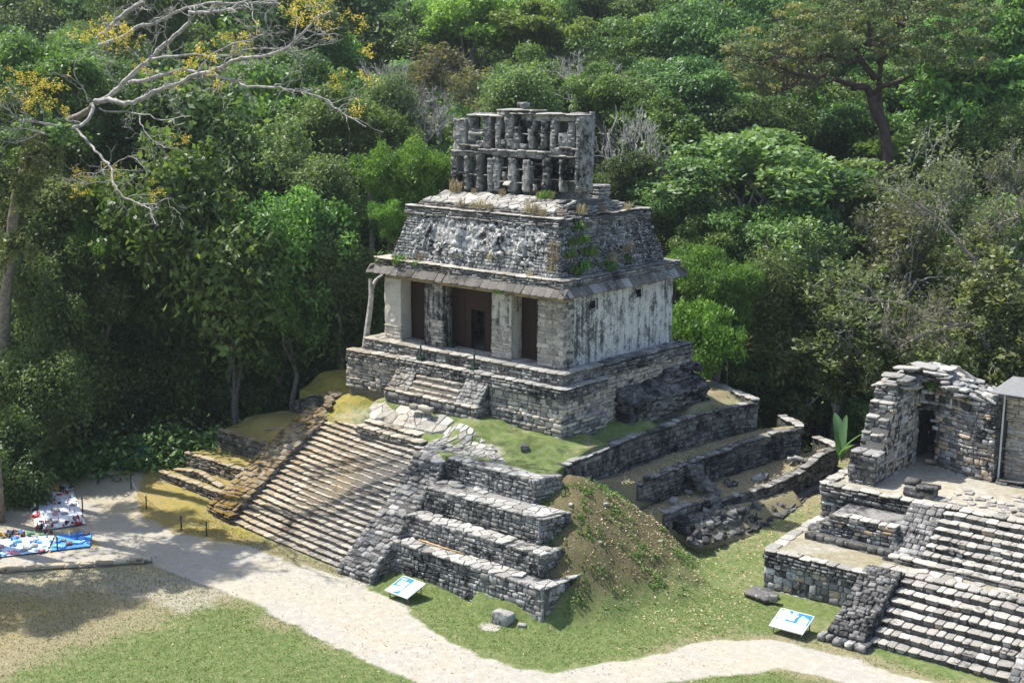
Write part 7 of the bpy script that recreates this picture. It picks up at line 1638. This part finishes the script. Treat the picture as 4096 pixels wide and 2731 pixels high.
# --- ground cover: grass blades, fallen leaves, weeds on the mound
def scatter(name, n_, box_, zf, ok, size, mat, aspect=.35, up=.0, lift=.02, label=None):
    x = rs.uniform(box_[0], box_[1], n_); y = rs.uniform(box_[2], box_[3], n_); k_ = ok(x, y); x, y = x[k_], y[k_]; z = zf(x, y)+lift
    nn = rs.normal(size=(len(x), 3))*.35+np.array([0, 0, 1.0]) if not up else rs.normal(size=(len(x), 3))*np.array([1, 1, .25])
    v, f, t = leaves(np.stack([x, y, z], 1), nn, size, aspect); o = ob(name, mesh_np(name, v, f, M[mat], False, [('tint', 'POINT', t)]), kind='stuff'); return o
notpyr = lambda x, y: ~inpoly(x, y, [(-20, -8.6), (-14.6, -8.6), (-14.7, -9.6), (-12.5, -9.7), (-4, -10.2), (-2, -10.5), (-2, -9.1), (6.3, -9.1), (6.5, -6.4), (3, 0), (5.5, 1), (7, 8), (7, 15), (-20, 15)])
def offpath(x, y):
    a, b = segdist(x, y, PATH); c, d = segdist(x, y, PATH2); return (a > b+.1) & (c > d+.1)
nog = lambda x, y: ~inpoly(x, y, [G(-.1, -.1), G(4.3, -3.2), G(13, -3.2), G(13, 15), G(-.1, 15)])
green = lambda x, y: notpyr(x, y) & offpath(x, y) & nog(x, y)
scatter('grass_blades', 170000, (-14, 22, -27, -1), ground_z, lambda x, y: green(x, y) & (rs.rand(len(x)) < .35+.65*fbm(x, y, 2, .7, 3)) & (mound(x, y)[1] > .97), .05, 'grassblade', .18, 1, .025)
scatter('fallen_leaves', 5200, (3, 12, -6, 15), ground_z, lambda x, y: green(x, y), .06, 'litter', .5)
scatter('fallen_leaves', 5200, (-20, 14, -26, -6), ground_z, lambda x, y: notpyr(x, y) & nog(x, y), .045, 'litter', .5)
scatter('fallen_leaves', 900, (2.6, 4.4, -.5, 12), lambda x, y: -4.62+0*x, lambda x, y: (x < 4.1) & (x > 2.75), .06, 'litter', .5, 0, .07)
scatter('fallen_leaves', 1100, (4.3, 7, .6, 14), lambda x, y: -5.95+.28*sstep(9.5, 13, y), lambda x, y: x < np.interp(y, [0, 4, 8, 14], [5.2, 5.7, 6.8, 6.8]), .06, 'litter', .5, 0, .08)
scatter('fallen_leaves', 1500, (2.7, 10, -9.5, 4), lambda x, y: mound(x, y)[0], lambda x, y: (mound(x, y)[1] < 1) & (x > 2.8), .05, 'litter', .4)
# weeds in small clumps on the mound
wx, wy = [], []
for i in range(260):
    a, b = R(3, 9), R(-8.5, 2.5)
    if mound(np.array(a), np.array(b))[1] < .98 and fbm(a, b, 4, .6, 2) > .46-.1*(R(0, 1) > .6):
        n_ = rs.randint(8, 26); wx.append(a+rs.normal(size=n_)*.13); wy.append(b+rs.normal(size=n_)*.13)
wx, wy = np.concatenate(wx), np.concatenate(wy); zz = mound(wx, wy)[0]+rs.uniform(.03, .14, len(wx))
v, f, t = leaves(np.stack([wx, wy, zz], 1), rs.normal(size=(len(wx), 3))*.5+np.array([0, 0, .8]), .06, .55); ob('mound_weeds', mesh_np('mound_weeds', v, f, M['weed'], False, [('tint', 'POINT', t)]), kind='stuff')
# low growth carpeting the wooded slope
n_ = 90000; x = rs.uniform(-95, 45, n_); y = rs.uniform(12, 110, n_); d_ = (x-CAM.x)*-.646+(y-CAM.y)*.763; e_ = (x-CAM.x)*.763+(y-CAM.y)*.646; k_ = (d_ > 78) & (np.abs(e_) < .42*d_) & (d_ < 150); x, y = x[k_], y[k_]
z = ground_z(x, y)+rs.rand(len(x))**2*2.2*fbm(x, y, 4, .3, 3)*1.6; nn = rs.normal(size=(len(x), 3))*.6+np.array([0, 0, .8]); v, f, t = leaves(np.stack([x, y, z], 1), nn, .34, .55); ob('undergrowth', mesh_np('undergrowth', v, f, M['lf_dark'], False, [('tint', 'POINT', t)]), kind='stuff')
# undergrowth along the foot of the forest
P = []
for (x, y) in [unproj(vx, 1040+R(-30, 10), 70)[:2] for vx in range(-30, 800, 22)]+[(9.5+R(0, 5), 16.5+R(0, 2)) for _ in range(24)]+[(R(-14, 4), R(15, 18)) for _ in range(30)]:
    n_ = 420; g = float(ground_z(x, y)); P.append(np.array([x, y, g])+np.abs(rs.normal(size=(n_, 3)))*np.array([1, 1, 1.0])*np.where(rs.rand(n_, 3) < .5, -1, 1)*np.array([.9, .9, 0])+np.array([0, 0, 1])*np.abs(rs.normal(size=(n_, 1)))*.8)
P = np.concatenate(P); v, f, t = leaves(P, rs.normal(size=P.shape)*.5+np.array([0, 0, .7]), .16, .5); ob('undergrowth', mesh_np('undergrowth', v, f, M['lf_dark'], False, [('tint', 'POINT', t)]), kind='stuff')

# ---------------------------------------------------------------- air: thin haze over the valley
_k = bpy.data.materials.new('haze'); _k.use_nodes = True; _t = _k.node_tree; _t.nodes.remove(_t.nodes['Principled BSDF'])
_v = _t.nodes.new('ShaderNodeVolumePrincipled'); _v.inputs['Color'].default_value = (.86, .92, 1, 1); _v.inputs['Density'].default_value = .0002; _v.inputs['Anisotropy'].default_value = .35
_t.links.new(_v.outputs[0], _t.nodes['Material Output'].inputs['Volume'])
_o = box('haze', -200, 130, -130, 230, -60, 70, None, _k); _o['kind'] = 'stuff'
